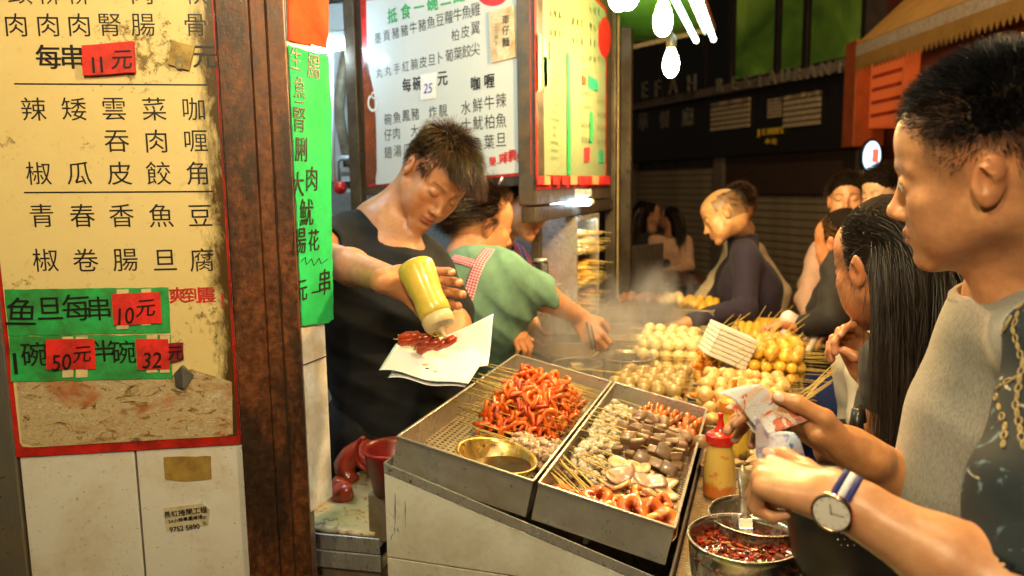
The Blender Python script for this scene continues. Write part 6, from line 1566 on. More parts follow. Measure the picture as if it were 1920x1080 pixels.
pt_ = strands(HV, R_ + N_*.001, Dd, ln, 5, .0012, gravk=.20, curl=.10, seed=2)
R2 = scalp(420, lambda x, y, z: (np.hypot(x, y+.05) < .03) & (z > .09), 8); N2 = snormal(R2)
p2_ = strands(HV, R2, N2*1.2 + NP.normal(size=R2.shape)*.45 + np.array((0, -.2, .3)), NP.uniform(.022, .042, len(R2)), 5, .0009, gravk=.05, curl=.15, seed=4)
# fringe sweeping down over the forehead to his left
R3_ = scalp(2200, lambda x, y, z: (y > .028) & (z > .070) & (np.abs(x) < .055), 9); N3 = snormal(R3_)
p3_ = strands(HV, R3_ + N3*.004, np.stack([-.45 - R3_[:, 0]*3, np.full(len(R3_), 1.0), .05 + 0*R3_[:, 0]], 1) + NP.normal(size=R3_.shape)*.12 + N3*.5, NP.uniform(.055, .088, len(R3_)), 10, .0011, gravk=.46, curl=.06, seed=5, gpow=.9,
              coll=(((0, -.018, .030), (.079, .099, .092)), ((0, .035, .02), (.066, .068, .062))))
def merge(parts):
    V = []; F = []; C = []; n = 0
    for v, f, c in parts: V.append(v); F.append(f+n); C.append(c); n += len(v)
    return np.concatenate(V), np.concatenate(F), np.concatenate(C)
def hair_obj(parts, m_, root, nm='hair'):
    V, F, C = merge(parts); o = link(nm, fast_mesh(nm, V, F, m_, True, C)); under(o, root); return o
hair_obj([pt_, p2_, p3_], M_hairv, vn)
M_cap = simple('dark_hair_base', (.010, .007, .005), .9, bump=.6, spec=.05)  # dark cap under the blades so no skin shows through
def hair_cap(root, M, m_, prims, h=.005, cuts=(), amp=.0022, nm='hair_base', seed=0):
    S = SDF(); S.M = M
    for p in prims: (S.cone if p[0] == 'c' else S.ell)(*p[1:])
    for p in cuts: (S.cone if p[0] == 'c' else S.ell)(*p[1:], op='s')
    S.M = np.eye(4); S.disp = fold_noise(amp, 130, seed); V, F = S.mesh(h); o = link(nm, fast_mesh(nm, V, F, M_cap, True)); under(o, root); return o
hair_cap(vn, HV, M_hairv, [('e', (0, -.024, .036), (.0760, .0930, .0890), 0)], .004, [('e', (0, .085, -.010), (.10, .060, .085), .01), ('e', (0, -.02, -.075), (.10, .10, .058), .02), ('e', (.082, -.010, -.002), (.030, .030, .034), .006), ('e', (-.082, -.010, -.002), (.030, .030, .034), .006)], amp=.001)
# ------------------------------------------------------------------ the bottle he squeezes, the paper and the skewers on it
KB = np.array(zto(tuple(bd), tuple(B0)))
o_ = Vector(B0.tolist()); KL = Matrix.Translation(-o_) @ Matrix(KB.tolist())
mus = empty('squeeze_bottle', o_, 'yellow mustard squeeze bottle held upside down in the vendor\'s hand', 'sauce bottle')
t = NT('mustard_bottle'); n = t.noise(22, 7, .7, dist=.4)
c = t.mix(t.ramp(n, (.40, 0), (.60, 1)), (.72, .50, .08), (.55, .42, .06)); c = t.mix(t.ramp(t.noise(30, 6, .7), (.66, 0), (.70, .85)), c, (.28, .10, .02)); t.set(base=c, rough=.3, coat=.4); M_must = t.m
Lb = float(np.linalg.norm(B1-B0)); pr = [(.0005, .0), (.031, .0), (.0345, .004), (.0350, .014), (.0315, .045), (.0285, .070), (.0305, .092), (.0300, .104), (.0265, .110), (.0005, .110)]
MB().lathe([(a, b_*Lb/.130) for a, b_ in pr], 36, KL).build('body', M_must, mus, True)
MB().lathe([(.0005, -.0002), (.027, -.0002), (.0275, -.0012), (.0005, -.0014)], 32, KL).build('base_disc', simple('frosted_base', (.66, .64, .52), .35), mus, True)
M_ncap = simple('cream_cap', (.66, .50, .26), .35)
MB().lathe([(a, b_*Lb/.130) for a, b_ in [(.0005, .109), (.0285, .110), (.0295, .113), (.0290, .126), (.0265, .130), (.010, .1325), (.0045, .140), (.0030, .152), (.0005, .153)]], 36, KL).build('nozzle_cap', M_ncap, mus, False, auto=35)
def patch(c00, c10, c01, c11, nu, nv, fn): # bilinear sheet with displacement fn(u,v)->vector
    V = []; F = []
    for j in range(nv+1):
        for i in range(nu+1):
            u_, v_ = i/nu, j/nv; p = (c00*(1-u_) + c10*u_)*(1-v_) + (c01*(1-u_) + c11*u_)*v_; V.append(p + fn(u_, v_))
    for j in range(nv):
        for i in range(nu): n = j*(nu+1)+i; F.append((n, n+1, n+nu+2, n+nu+1))
    return V, F
M_paper = simple('white_paper', (.80, .82, .86), .55, var=.02, bump=.05, scale=12)
def sheetp(px_, lab, fn, nm='paper_sheet'):
    P_ = [Jd(*p) for p in px_]; V, F = patch(P_[0], P_[1], P_[2], P_[3], 22, 16, fn); o = fast_mesh(nm, V, F, M_paper); o = link(nm, o); s_ = o.modifiers.new('s', 'SOLIDIFY'); s_.thickness = .0006; return tag(o, lab, 'paper', 'paper sheets under the skewers')
up_ = cv(0, 1, .3)
sheetp([(765, 690, 1.40), (915, 682, 1.42), (772, 634, 1.52), (925, 590, 1.50)], 'upper white paper sheet curling up behind the sausage skewers', lambda u_, v_: up_*(-.010*math.sin(u_*PI) + .006*math.sin(v_*5+u_*3) - .004))
sheetp([(711, 702, 1.36), (878, 717, 1.36), (742, 646, 1.45), (917, 662, 1.47)], 'lower white paper sheet held flat under the sausage skewers', lambda u_, v_: up_*(.006*math.cos(u_*PI*1.1)*(1-v_) + .003*math.sin(u_*9) + .002))
sheetp([(728, 709, 1.362), (872, 718, 1.362), (750, 660, 1.45), (900, 675, 1.47)], 'third white paper sheet showing under the lower edge of the others', lambda u_, v_: up_*(.005*math.cos(u_*PI*1.1)*(1-v_) + .003*math.sin(u_*9) - .004))
for k, (a, b) in enumerate((((757, 642), (800, 652)), ((755, 650), (822, 662)), ((790, 665), (850, 655)))):
    a = Jd(*a, 1.425) + up_*.012; b = Jd(*b, 1.415) + up_*.013
    t_ = empty('sausage_skewer', a, ['dark red glossy sausage skewer farthest up on the paper', 'red glossy sausage skewer in the middle on the paper', 'red glossy sausage skewer lowest on the paper'][k], 'skewer', 'sausage skewers on the paper')
    av = Vector((0, 0, 0)); bv = Vector((b-a).tolist())
    MB().tube([av - bv*.25, bv*1.1], .0013, 6).build('stick', M_stick, t_, True)
    for q in range(4):
        c_ = bv*(.12 + .25*q) + Vector((0, 0, .003*(q % 2))); dr_ = (bv.normalized() + Vector(cv(.2, .9, .1).tolist())*.55).normalized()
        mb = MB().tube([c_ - dr_*.018, c_ - dr_*.012, c_, c_ + dr_*.012, c_ + dr_*.017], [.002, .0075, .0090, .0078, .002], 12); mb.build('sausage', wet_dr if q % 2 else M_org3, t_, True) if 'wet_dr' in globals() else mb.build('sausage', M_org3, t_, True)
M_mustard = simple('mustard', (.66, .46, .03), .15, coat=1)
mz = tuple((B0 + bd*Lb*.1525/.130).tolist()); ml = Jd(833, 645, 1.405) + up_*.02
mb = MB().tube([mz, tuple(((np.array(mz)+ml)/2 + cv(.002, 0, 0)).tolist()), tuple(ml.tolist())], [.0026, .0012, .0012], 8)
pts = [Jd(x, y, 1.405) + up_*.024 for x, y in ((833, 645), (822, 650), (812, 645), (826, 655), (838, 652), (818, 655), (806, 650), (798, 645), (812, 640))]
mb.tube([tuple(p) for p in pts], .0018, 8); tag(mb.build('mustard_stream', M_mustard, None, True), 'thin stream of mustard falling from the nozzle onto the sausages', 'mustard')
for x, y, r_ in ((797, 690, .006), (801, 697, .004), (818, 703, .005)):
    o = MB().ball((0, 0, 0), r_, 12, 6, ax=(1, .7, .25)).build('sauce_drop', M_mustard if r_ > .0045 else M_dsauce, None, True); o.location = (Jd(x, y, 1.355) + up_*.006).tolist(); tag(o, 'drip of sauce on the lower edge of the paper at %s' % {.006: 'the left, mustard yellow', .004: 'the left, dark brown', .005: 'the middle, mustard yellow'}[r_], 'sauce drop')
# ------------------------------------------------------------------ 2. woman in teal top with pink gingham apron
tw = ppl((-.92, 2.25, 0), 'woman in a teal top and pink gingham apron reaching her arm over the range')
HT = headM((-.832, 2.24, 1.480), (.70, .65, -.25), (.22, .10, .96), .98)
shR = Jd(945, 520, 2.18); shL = np.array([-.93, 2.50, 1.30]); nk = Jd(872, 490, 2.33)
elR = Jd(1020, 556, 2.28); wrR = Jd(1085, 594, 2.42)
hipR = np.array([-.93, 2.10, .92]); hipL = np.array([-1.02, 2.34, .92])
S = SDF(); add_head(S, HT, lids='closed', jaw=.95, fat=1.08); hb = HT[:3, :3] @ np.array((0, -.035, -.055)) + HT[:3, 3]
S.cone(hb, nk, .050, .056, .03); S.cone(nk, nk + [0, 0, -.06], .06, .08, .03)
V1, F1 = S.mesh(.0042); C1 = paint_head(V1, HT, SK3, lids='closed')
S = SDF(); S.cone(shR, elR, .050, .041, .02); S.cone(elR, wrR, .043, .026, .02)
tp = hand(S, handM(wrR, cv(.55, -.75, .25), cv(.3, -.2, -.9)), [(35, 45, 30), (40, 45, 30), (45, 45, 30), (50, 45, 30)], thumb=[(.030, .030, .012), (.052, .048, .030), (.070, .050, .048), (.088, .046, .058)], side=-1, s=.95)
V2, F2 = S.mesh(.004); C2 = skin_paint(SK3, 3, [(p, .012, (.72, .32, .24)) for p, d_ in tp])(V2)
join_mesh('body', [(V1, F1, C1), (V2, F2, C2)], M_skin, tw)
M_teal = cloth('teal_cotton', (.13, .26, .205), .85, var=.2)
S = SDF(); torso(S, hipL, hipR, shL, shR, nk + [0, 0, -.045], r=.130, rs=.060, k=.09); S.cone(shR, shR*.12+elR*.88, .066, .062, .03); S.cone(shR*.2+elR*.8, shR*.06+elR*.94, .062, .060, .004); S.ell(Jd(885, 560, 2.22), (.15, .13, .15), .08)
cut_neck(S, nk + [0, 0, -.01], (0.1, 0, 1), .062, .08, .2); cut_neck(S, shR*.04+elR*.96, elR-shR, .053, .06, .12, .003)
S.disp = fold_noise(.0065, 24, 8, (1.6, 0, .8)); topo = sdf_obj('teal_top', S, .006, M_teal, tw)
from mathutils.bvhtree import BVHTree
def bvh_of(o):
    me = o.data; M = o.matrix_basis; return BVHTree.FromPolygons([v.co.copy() for v in me.vertices], [tuple(p.vertices) for p in me.polygons])
def on_surf(bv, px, py, off=.0, fb=2.0):
    h = bv.ray_cast(CO, ray(px, py).normalized()); return (h[0] + h[1]*off, h[1]) if h[0] is not None else (D(px, py, fb), Vector((0, -1, 0)))
def ribbon(bv, path, w, th=.003, off=.001, n=14, fb=2.0):
    """cloth band laid on a garment along a path of pixels read once; w in metres"""
    P = []; 
    for i in range(n+1):
        f = i/n*(len(path)-1); q = min(int(f), len(path)-2); g = f-q; P.append(on_surf(bv, lerp(path[q][0], path[q+1][0], g), lerp(path[q][1], path[q+1][1], g), off, fb))
    V = []; F = []; UV = []; s_ = 0
    for i, (p, nr) in enumerate(P):
        tn = (P[min(i+1, n)][0] - P[max(i-1, 0)][0]).normalized(); sd = tn.cross(nr).normalized()
        if i: s_ += (p - P[i-1][0]).length
        for k in range(5):
            x = (k/4-.5)*w; q = p + sd*x; h = bv.find_nearest(q); q = h[0] + h[1]*(off + .0015) if h[0] is not None and (h[0]-q).length < .03 else q
            V.append(q); UV.append((x, s_))
        for k in range(4, -1, -1): V.append(V[-1-2*(4-k)] - nr*th if False else V[len(V)-1-2*(4-k)] - nr*th); UV.append((0, s_))
    for i in range(n):
        a = i*10; b = a+10
        for k in range(9): F.append((a+k, a+k+1, b+k+1, b+k))
        F.append((a+9, a, b, b+9))
    return V, F, UV
t = NT('pink_gingham'); a = t.n.new('ShaderNodeUVMap'); ck = t.n.new('ShaderNodeSeparateXYZ'); t.L(a.outputs[0], ck.inputs[0])
sx_ = t.math('GREATER_THAN', t.math('FRACT', t.math('MULTIPLY', ck.outputs[0], 125)), .5); sy_ = t.math('GREATER_THAN', t.math('FRACT', t.math('MULTIPLY', ck.outputs[1], 125)), .5)
t.set(base=t.ramp(t.math('MULTIPLY', t.math('ADD', sx_, sy_), .5), (0, (.68, .55, .60)), (.5, (.48, .17, .28)), (1, (.24, .03, .10)), interp='CONSTANT'), rough=.85); t.n['Color Ramp'].color_ramp.elements[1].position = .4; t.n['Color Ramp'].color_ramp.elements[2].position = .9; M_ging = t.m
bvt = bvh_of(topo)
def band(path, w, root, nm, m_, n=14, off=.001, fb=2.1, bv=None):
    V, F, UV = ribbon(bv or bvt, path, w, n=n, off=off, fb=fb); me = bpy.data.meshes.new(nm); me.from_pydata(V, [], F); uvl = me.uv_layers.new()
    for p in me.polygons:
        for li in p.loop_indices: uvl.data[li].uv = UV[me.loops[li].vertex_index]
    me.materials.append(m_); me.polygons.foreach_set('use_smooth', [True]*len(me.polygons)); o = link(nm, me); under(o, root); return o
band([(848, 484), (870, 490), (893, 497)], .026, tw, 'apron_strap', M_ging)
band([(918, 468), (900, 490), (888, 520), (876, 560), (863, 600), (855, 640)], .032, tw, 'apron_strap', M_ging, 22)
S = SDF(); S.cone(hipL, hipR, .155, .155, .06); S.cone(hipR, hipR + [0, 0, -.45], .15, .15, .05); S.cone(hipL, hipL + [0, 0, -.45], .15, .15, .05); S.disp = fold_noise(.004, 24, 5, (2, 0, 0))
V, F = S.mesh(.010); o = link('apron_skirt', fast_mesh('apron_skirt', V, F, cloth('gingham_skirt', (.28, .07, .14)), True)); under(o, tw)
S = SDF(); legs(S, hipL, hipR, .10, fwd=(.9, -.1, 0)); sdf_obj('trousers', S, .014, M_blk2, tw); shoes(tw, hipL, hipR, (.9, -.1, 0), M_shoe)
M_hairt = hair_mat('dark_brown_hair', (.010, .006, .005), (.07, .028, .014))
def cover(x, y, z): return (((y < .045) & (z > .0)) | ((y < -.02) & (z > -.05)) | (z > .075)) & ~((np.abs(x) > .058) & (y > -.035) & (y < .015) & (z < .022)) & ~((y > .03) & (z < .06))
def slick(M, root, m_, tgt, n=4200, seed=1, L0=(.05, .12), lift=.10, cv_=cover, grav=.02, curl=.05, width=.0012, coll=None):
    R_ = scalp(n, cv_, seed); N_ = snormal(R_); d = np.array(tgt) - R_; dist = np.linalg.norm(d, axis=1); d /= dist[:, None]
    d = d - N_*(d*N_).sum(1)[:, None]*.9 + N_*lift + NP.normal(size=R_.shape)*.05
    return strands(M, R_ + N_*.002, d, np.minimum(dist*1.1, NP.uniform(*L0, len(R_))), 7, width, gravk=grav, curl=curl, seed=seed, coll=coll)
hair_cap(tw, HT, M_hairt, [('e', (0, -.024, .034), (.0765, .0950, .0895), 0), ('e', (0, -.105, .0), (.035, .03, .032), .02)], .005, [('e', (0, .088, -.020), (.10, .060, .085), .01), ('e', (0, -.0, -.082), (.10, .09, .058), .02), ('e', (.082, -.006, -.004), (.030, .030, .032), .006), ('e', (-.082, -.006, -.004), (.030, .030, .032), .006)])
p_a = slick(HT, tw, M_hairt, (0, -.125, .0), 3200, 3)
Rb = scalp(900, lambda x, y, z: z < 9, 5, c=(0, -.122, -.004), r=(.030, .026, .030)); Nb = snormal(Rb, (0, -.122, -.004), (.030, .026, .030)); tb = np.cross(Nb, np.array((.5, .3, .8)))
p_b = strands(HT, Rb, tb + Nb*.3, NP.uniform(.03, .06, 900), 6, .0012, gravk=0, seed=6, coll=(((0, -.122, -.004), (.033, .029, .033)),))
hair_obj([p_a, p_b], M_hairt, tw)
bl = MB().tube([tuple(wrR + cv(-.010, .014, 0) + CRn @ np.array((.004, .030*math.cos(a), .030*math.sin(a)))) for a in [2*PI*k/24 for k in range(24)]], .0032, 8, closed=True)
under(bl.build('gold_bracelet', simple('gold', (.8, .5, .12), .25, metal=1, bump=0), None, True), tw)
tg = MB().tube([tuple(Jd(1100, 605, 2.38)), tuple(Jd(1111, 655, 2.35))], [.004, .003], 8); tg.tube([tuple(Jd(1106, 600, 2.40)), tuple(Jd(1117, 652, 2.37))], [.004, .003], 8)
tag(tg.build('tongs', M_blackp, None, True), 'dark tongs held by the woman in teal above the steaming pans', 'tongs')
# ------------------------------------------------------------------ 3. woman in red striped apron behind her
rw = ppl((-.95, 2.65, 0), 'older woman with dark hair in a red striped apron behind the woman in teal')
HR = headM((-.790, 2.52, 1.530), (.93, -.28, -.24), (.30, .33, .90), .97)
nk = Jd(930, 455, 2.72); shR = np.array([-1.00, 2.45, 1.32]); shL = np.array([-.92, 2.78, 1.32]); hipR = np.array([-1.0, 2.52, .92]); hipL = np.array([-1.0, 2.75, .92])
S = SDF(); add_head(S, HR, lids='closed', jaw=1.0, fat=1.05); hb = HR[:3, :3] @ np.array((0, -.035, -.055)) + HR[:3, 3]; S.cone(hb, nk, .050, .058, .03)
V1, F1 = S.mesh(.0045); C1 = paint_head(V1, HR, SK3, lids='closed', flush=.16)
S = SDF(); elL = Jd(985, 545, 2.75); wrL = Jd(985, 585, 2.5); S.cone(shL, elL, .05, .042, .02); S.cone(elL, wrL, .042, .026, .02); hand(S, handM(wrL, cv(.25, -.75, .4), cv(.5, 0, -.6)), [(45, 45, 30)]*4, side=1, s=.93)
elR = Jd(900, 600, 2.35); wrR = Jd(930, 612, 2.25); S.cone(shR, elR, .05, .042, .02); S.cone(elR, wrR, .042, .026, .02); hand(S, handM(wrR, cv(.8, -.35, .3), cv(.1, -.9, -.2)), [(45, 45, 30)]*4, side=-1, s=.93)
V2, F2 = S.mesh(.005); C2 = skin_paint(SK3, 5)(V2); join_mesh('body', [(V1, F1, C1), (V2, F2, C2)], M_skin, rw)
t = NT('striped_cloth'); wv = t.n.new('ShaderNodeTexWave'); wv.wave_type = 'BANDS'; wv.bands_direction = 'DIAGONAL'; mp = t.n.new('ShaderNodeMapping'); mp.inputs['Scale'].default_value = (9, 9, 0); t.L(t.co(), mp.inputs[0]); t.L(mp.outputs[0], wv.inputs[0]); wv.inputs['Scale'].default_value = 1.0; wv.inputs['Distortion'].default_value = .6
t.set(base=t.ramp(wv.outputs[0], (.0, (.30, .02, .03)), (.35, (.08, .05, .07)), (.55, (.50, .40, .34)), (.68, (.28, .03, .04)), (.85, (.03, .03, .06)), interp='CONSTANT'), rough=.85); t.bump(t.noise(300), .3, .001); M_strp = t.m
S = SDF(); torso(S, hipL, hipR, shL, shR, nk + [0, 0, -.045], r=.14, rs=.06, k=.09); S.cone(shL, elL, .065, .058, .03); S.cone(shR, elR, .065, .058, .03); S.ell((-.90, 2.62, 1.1), (.14, .16, .2), .08); cut_neck(S, nk, (.2, 0, 1), .06, .08, .2); S.disp = fold_noise(.006, 20, 12, (1, 0, .5)); sdf_obj('striped_apron', S, .010, M_strp, rw)
S = SDF(); legs(S, hipL, hipR, .13, fwd=(1, 0, 0)); sdf_obj('trousers', S, .014, M_blk2, rw); shoes(rw, hipL, hipR, (1, 0, 0), M_shoe)
hair_cap(rw, HR, M_hairt, [('e', (0, -.026, .036), (.080, .0980, .0930), 0), ('e', (0, -.075, -.02), (.06, .05, .06), .03)], .005, [('e', (0, .098, -.015), (.10, .060, .088), .01), ('e', (0, .06, -.075), (.12, .09, .048), .02)])
p_a = slick(HR, rw, M_hairt, (0, -.13, -.03), 2200, 4, lift=.2); hair_obj([p_a], M_hairt, rw)
hc = MB().tube([tuple(Jd(932, 352, 2.43)), tuple(Jd(938, 340, 2.42)), tuple(Jd(942, 332, 2.42))], .004, 8); under(hc.build('hair_clip', simple('pale_clip', (.5, .55, .8), .3), None, True), rw)
# ------------------------------------------------------------------ 4. man in the right foreground, in profile, with bank notes
HF = headM((.236, 1.029, 1.614), (-.912, .376, -.165), (-.222, -.115, .968), 1.0)
fm = ppl((.55, 1.0, 0), 'young man in profile in a grey raglan sweatshirt with black chain-print sleeves, with bank notes')
nk = Jd(1918, 560, .96); shL = Jd(2035, 665, .80); shR = Jd(1872, 640, 1.14)
hipL = np.array([.70, .88, .95]); hipR = np.array([.64, 1.14, .95])
S = SDF(); add_head(S, HF, lids='open', jaw=1.02, fat=.98, lip=.85, brow=1.2); hb = HF[:3, :3] @ np.array((0, -.038, -.055)) + HF[:3, 3]
S.cone(hb, nk, .051, .054, .03); S.cone(nk, (shL+nk)/2 + [0, 0, -.03], .050, .035, .04); S.cone(nk, (shR+nk)/2 + [0, 0, -.03], .050, .035, .04)
S.M = HF; S.cone((0, .030, -.095), (0, -.010, -.19), .012, .014, .04); S.M = np.eye(4)
V1, F1 = S.mesh(.0029)
def fade(x, y, z):
    a = np.clip((z - .004 + .10*np.clip(y-.03, 0, 1))/.040, 0, 1); edge = np.clip((.060 - y + .25*(z-.03)*0)/.006, 0, 1)*np.clip((.050+ .0*z - y)/.008 + (z < .05)*0, 0, 1)
    burn = (np.abs(x) > .05)*np.clip((.018 - np.abs(y-.022))/.006, 0, 1)*np.clip((z+.018)/.02, 0, 1)*.4
    back = np.clip((-.035-y)/.02, 0, 1)*np.clip((z+.055)/.03, 0, 1)*.8
    n = .9 + .1*np.sin(x*2900+y*3300)*np.sin(z*3500+y*2700)
    return np.clip(np.maximum(np.maximum(a*edge, burn), back), 0, 1)*.72*n*~((np.abs(x) > .070) & (y < .012) & (y > -.045) & (z < .028) & (z > -.04))
C1 = paint_head(V1, HF, (.54, .265, .125), lids='open', lips=(.42, .12, .08), stub=(fade, (.055, .032, .022)), browthick=1.35, flush=.13, browc=(.05, .028, .018))
near = ((V1 - HF[:3, 3])**2).sum(1) < .135**2; C1[~near] = skin_paint((.55, .27, .13))(V1[~near])
# near (left) arm with the watch
elL = Jd(1915, 1130, .68); wrL = Jd(1568, 932, .76)
S = SDF(); S.cone(shL, elL, .055, .046, .02); m_ = elL*.62+wrL*.38; S.cone(elL, m_, .038, .035, .02); S.cone(m_, wrL, .035, .0250, .02)
HM1 = handM(wrL, cv(-.75, .15, -.62), cv(-.30, -.72, -.58))
tpL = hand(S, HM1, [(72, 84, 44), (76, 86, 44), (80, 86, 44), (82, 86, 44)], thumb=[(.026, .028, .004), (.052, .044, .002), (.082, .054, .000), (.104, .054, .002)], side=1, s=.83)
V2, F2 = S.mesh(.0029); C2 = skin_paint((.56, .28, .14), 3, [(p, .009, (.74, .42, .30)) for p, d_ in tpL])(V2)
# far (right) arm
elR = Jd(1810, 985, 1.08); wrR = Jd(1598, 842, 1.02)
S = SDF(); S.cone(shR, elR, .055, .046, .02); m_ = elR*.6+wrR*.4; S.cone(elR, m_, .046, .041, .02); S.cone(m_, wrR, .041, .0275, .02)
HM2 = handM(wrR, cv(-.86, .46, -.25), cv(-.10, -.90, .25))
tpR = hand(S, HM2, [(22, 30, 18), (26, 34, 20), (30, 36, 20), (34, 38, 22)], thumb=[(.024, .026, .0), (.055, .044, -.010), (.094, .047, -.010), (.119, .044, -.006)], side=-1, s=.98)
V3, F3 = S.mesh(.0031); C3 = skin_paint((.54, .25, .10), 4, [(p, .009, (.74, .40, .28)) for p, d_ in tpR])(V3)
join_mesh('body', [(V1, F1, C1), (V2, F2, C2), (V3, F3, C3)], M_skin, fm)
add_eyes(fm, HF, (.0, 1, -.22))
for tp in (tpL, tpR):
    p, d_ = tp[4]; d_ = d_/np.linalg.norm(d_); nrm = np.array(-(CO - Vector(p.tolist())).normalized()); nrm = -nrm; nrm -= d_*(nrm @ d_); nrm /= np.linalg.norm(nrm)
    nl = MB().ball((0, 0, 0), 1, 12, 8, M=Matrix(((d_*.0078).tolist(), (np.cross(nrm, d_)*.0058).tolist(), (nrm*.0018).tolist())).transposed(), ax=(1, 1, 1)); o = nl.build('thumbnail', M_nail, None, True); o.location = (p - d_*.002 + nrm*.0072).tolist(); under(o, fm)
t = NT('heather_grey'); n = t.noise(420, 4, .7, (1, 1, .35)); n2 = t.noise(12, 4)
t.set(base=t.mix(t.ramp(n, (.35, 0), (.65, 1)), (.19, .175, .16), (.30, .275, .25)), rough=.95, sheen=.1); t.bump(n, .35, .0008); t.bump(n2, .4, .006); M_heath = t.m
S = SDF(); torso(S, hipL, hipR, shL, shR, nk + [0, 0, -.03], r=.112, rs=.062, k=.09)
S.ell(Jd(1880, 760, 1.0), (.095, .11, .15), .06); S.ell(Jd(1840, 920, 1.02), (.11, .12, .17), .06)
S.cone(shR, shR*.45 + elR*.55, .070, .066, .03)
cut_neck(S, nk + [0, 0, .012], HF[:3, :3] @ np.array((0, .25, 1)), .066, .075, .2, .006); cut_neck(S, shR*.4+elR*.6, elR-shR, .055, .07, .14, .004)
S.disp = fold_noise(.0045, 20, 21, (.5, 0, .6)); grey = sdf_obj('grey_sweatshirt', S, .006, M_heath, fm)
t = NT('black_print_sleeve'); n = t.noise(16, 4, .6, dist=1.5); v = t.vor(30)
c = t.mix(t.ramp(t.noise(24, 5, .6, dist=2), (.60, 0), (.66, .8)), (.012, .016, .024), (.10, .16, .22)); c = t.mix(t.ramp(t.noise(13, 5, .6, (1, 1, 2), dist=2), (.66, 0), (.69, .9)), c, (.42, .38, .30))
t.set(base=c, rough=.8, spec=.25); t.bump(t.noise(400), .3, .0006); M_slv = t.m
S = SDF(); sm = shL*.35+elL*.65; S.cone(nk + cv(.035, -.055, .03), shL, .045, .066, .05); S.cone(shL, sm, .070, .066, .03); S.cone(sm, shL*.08+elL*.92, .068, .056, .02)
cut_neck(S, shL*.05+elL*.95, elL-shL, .045, .05, .10, .003); S.disp = fold_noise(.0035, 24, 22, (.4, 0, 1)); slv = sdf_obj('black_sleeve', S, .005, M_slv, fm)
bvs = bvh_of(slv); M_gold2 = simple('gold_print', (.24, .17, .06), .5, var=.2)
def chain(path, r, root):
    mb = MB(); L_ = []
    for i in range(len(path)-1):
        (x0, y0), (x1, y1) = path[i], path[i+1]; n = max(1, int(math.hypot(x1-x0, y1-y0)/(r*1.45)))
        L_ += [(lerp(x0, x1, k/n), lerp(y0, y1, k/n), math.atan2(y1-y0, x1-x0)) for k in range(n)]
    for k, (x, y, a) in enumerate(L_):
        h = bvs.ray_cast(CO, ray(x, y).normalized())
        if h[0] is None: continue
        d0 = on_surf(bvs, x + math.cos(a)*4, y + math.sin(a)*4)[0] - h[0]
        if d0.length < 1e-6: continue
        F_ = frame(h[0] + h[1]*.0006, d0, z=h[1]); R_ = r/1450*.72; w_ = .62 if k % 2 else .30
        mb.tube([F_ @ Vector((R_*math.cos(b), R_*w_*math.sin(b), 0)) for b in [2*PI*q/12 for q in range(12)]], R_*.20, 5, closed=True)
    if mb.v: o = mb.build('chain_print', M_gold2, None, True); o['kind'] = 'stuff'; under(o, root)
chain([(1893, 600), (1872, 640), (1858, 690), (1868, 745), (1885, 800), (1880, 850)], 10, fm)
chain([(1830, 730), (1858, 735), (1890, 715), (1925, 700)], 10, fm); chain([(1815, 780), (1850, 800)], 11, fm); chain([(1915, 560), (1900, 620), (1918, 680), (1905, 760), (1922, 850)], 10, fm)
cp = MB().tube([tuple(nk + HF[:3, :3] @ np.array((.066*math.cos(a), .070*math.sin(a) + .004, .012))) for a in [2*PI*k/40 for k in range(40)]], .0075, 8, closed=True); under(cp.build('collar_rib', M_heath, None, True), fm)
S = SDF(); legs(S, hipL, hipR, .105, fwd=(-1, 0, 0)); S.cone(hipL, hipR, .13, .13, .06); sdf_obj('trousers', S, .014, cloth('dark_denim', (.03, .035, .05)), fm); shoes(fm, hipL, hipR, (-1, 0, 0), M_shoe)
# watch
wdir = (elL-wrL)/np.linalg.norm(elL-wrL); wc = wrL + wdir*.004; tn = -np.array(ray(1548, 955)); tn -= wdir*(tn @ wdir); tn /= np.linalg.norm(tn); tn = tn + cv(-.95, -.30, 0); tn -= wdir*(tn @ wdir); tn /= np.linalg.norm(tn)
wt = empty('wristwatch', wc.tolist(), 'slim watch with cream dial and navy and white striped strap on the man\'s wrist', 'watch')
WM = frame((0, 0, 0), wdir, z=tn); WMt = WM @ Matrix.Translation((0, 0, .0300))
M_rose = simple('rose_gold', (.72, .42, .28), .2, metal=1, bump=0); M_dial = simple('cream_dial', (.72, .68, .62), .3, var=.03, bump=0)
MB().lathe([(.0005, -.003), (.0185, -.003), (.0195, -.001), (.0195, .002), (.0180, .0035), (.0168, .0035), (.0168, .0022), (.0005, .0022)], 48, WMt).build('case', M_rose, wt, True)
MB().lathe([(.0005, .0023), (.0167, .0023), (.0167, .0028), (.0005, .0028)], 48, WMt).build('dial', M_dial, wt)
hm = MB()
for a, L_, w_ in ((2.1, .009, .0005), (.3, .012, .0004)): hm.box(-.0015, L_, -w_, w_, .0029, .0032, WMt @ Matrix.Rotation(a, 4, 'Z'))
for k in range(12): hm.box(.0130, .0155, -.00022, .00022, .0029, .0031, WMt @ Matrix.Rotation(k*PI/6, 4, 'Z'))
hm.build('hands_and_marks', M_rose, wt)
M_navy = cloth('navy_strap', (.02, .025, .14), .7); M_whs = cloth('white_strap', (.60, .60, .66), .7)
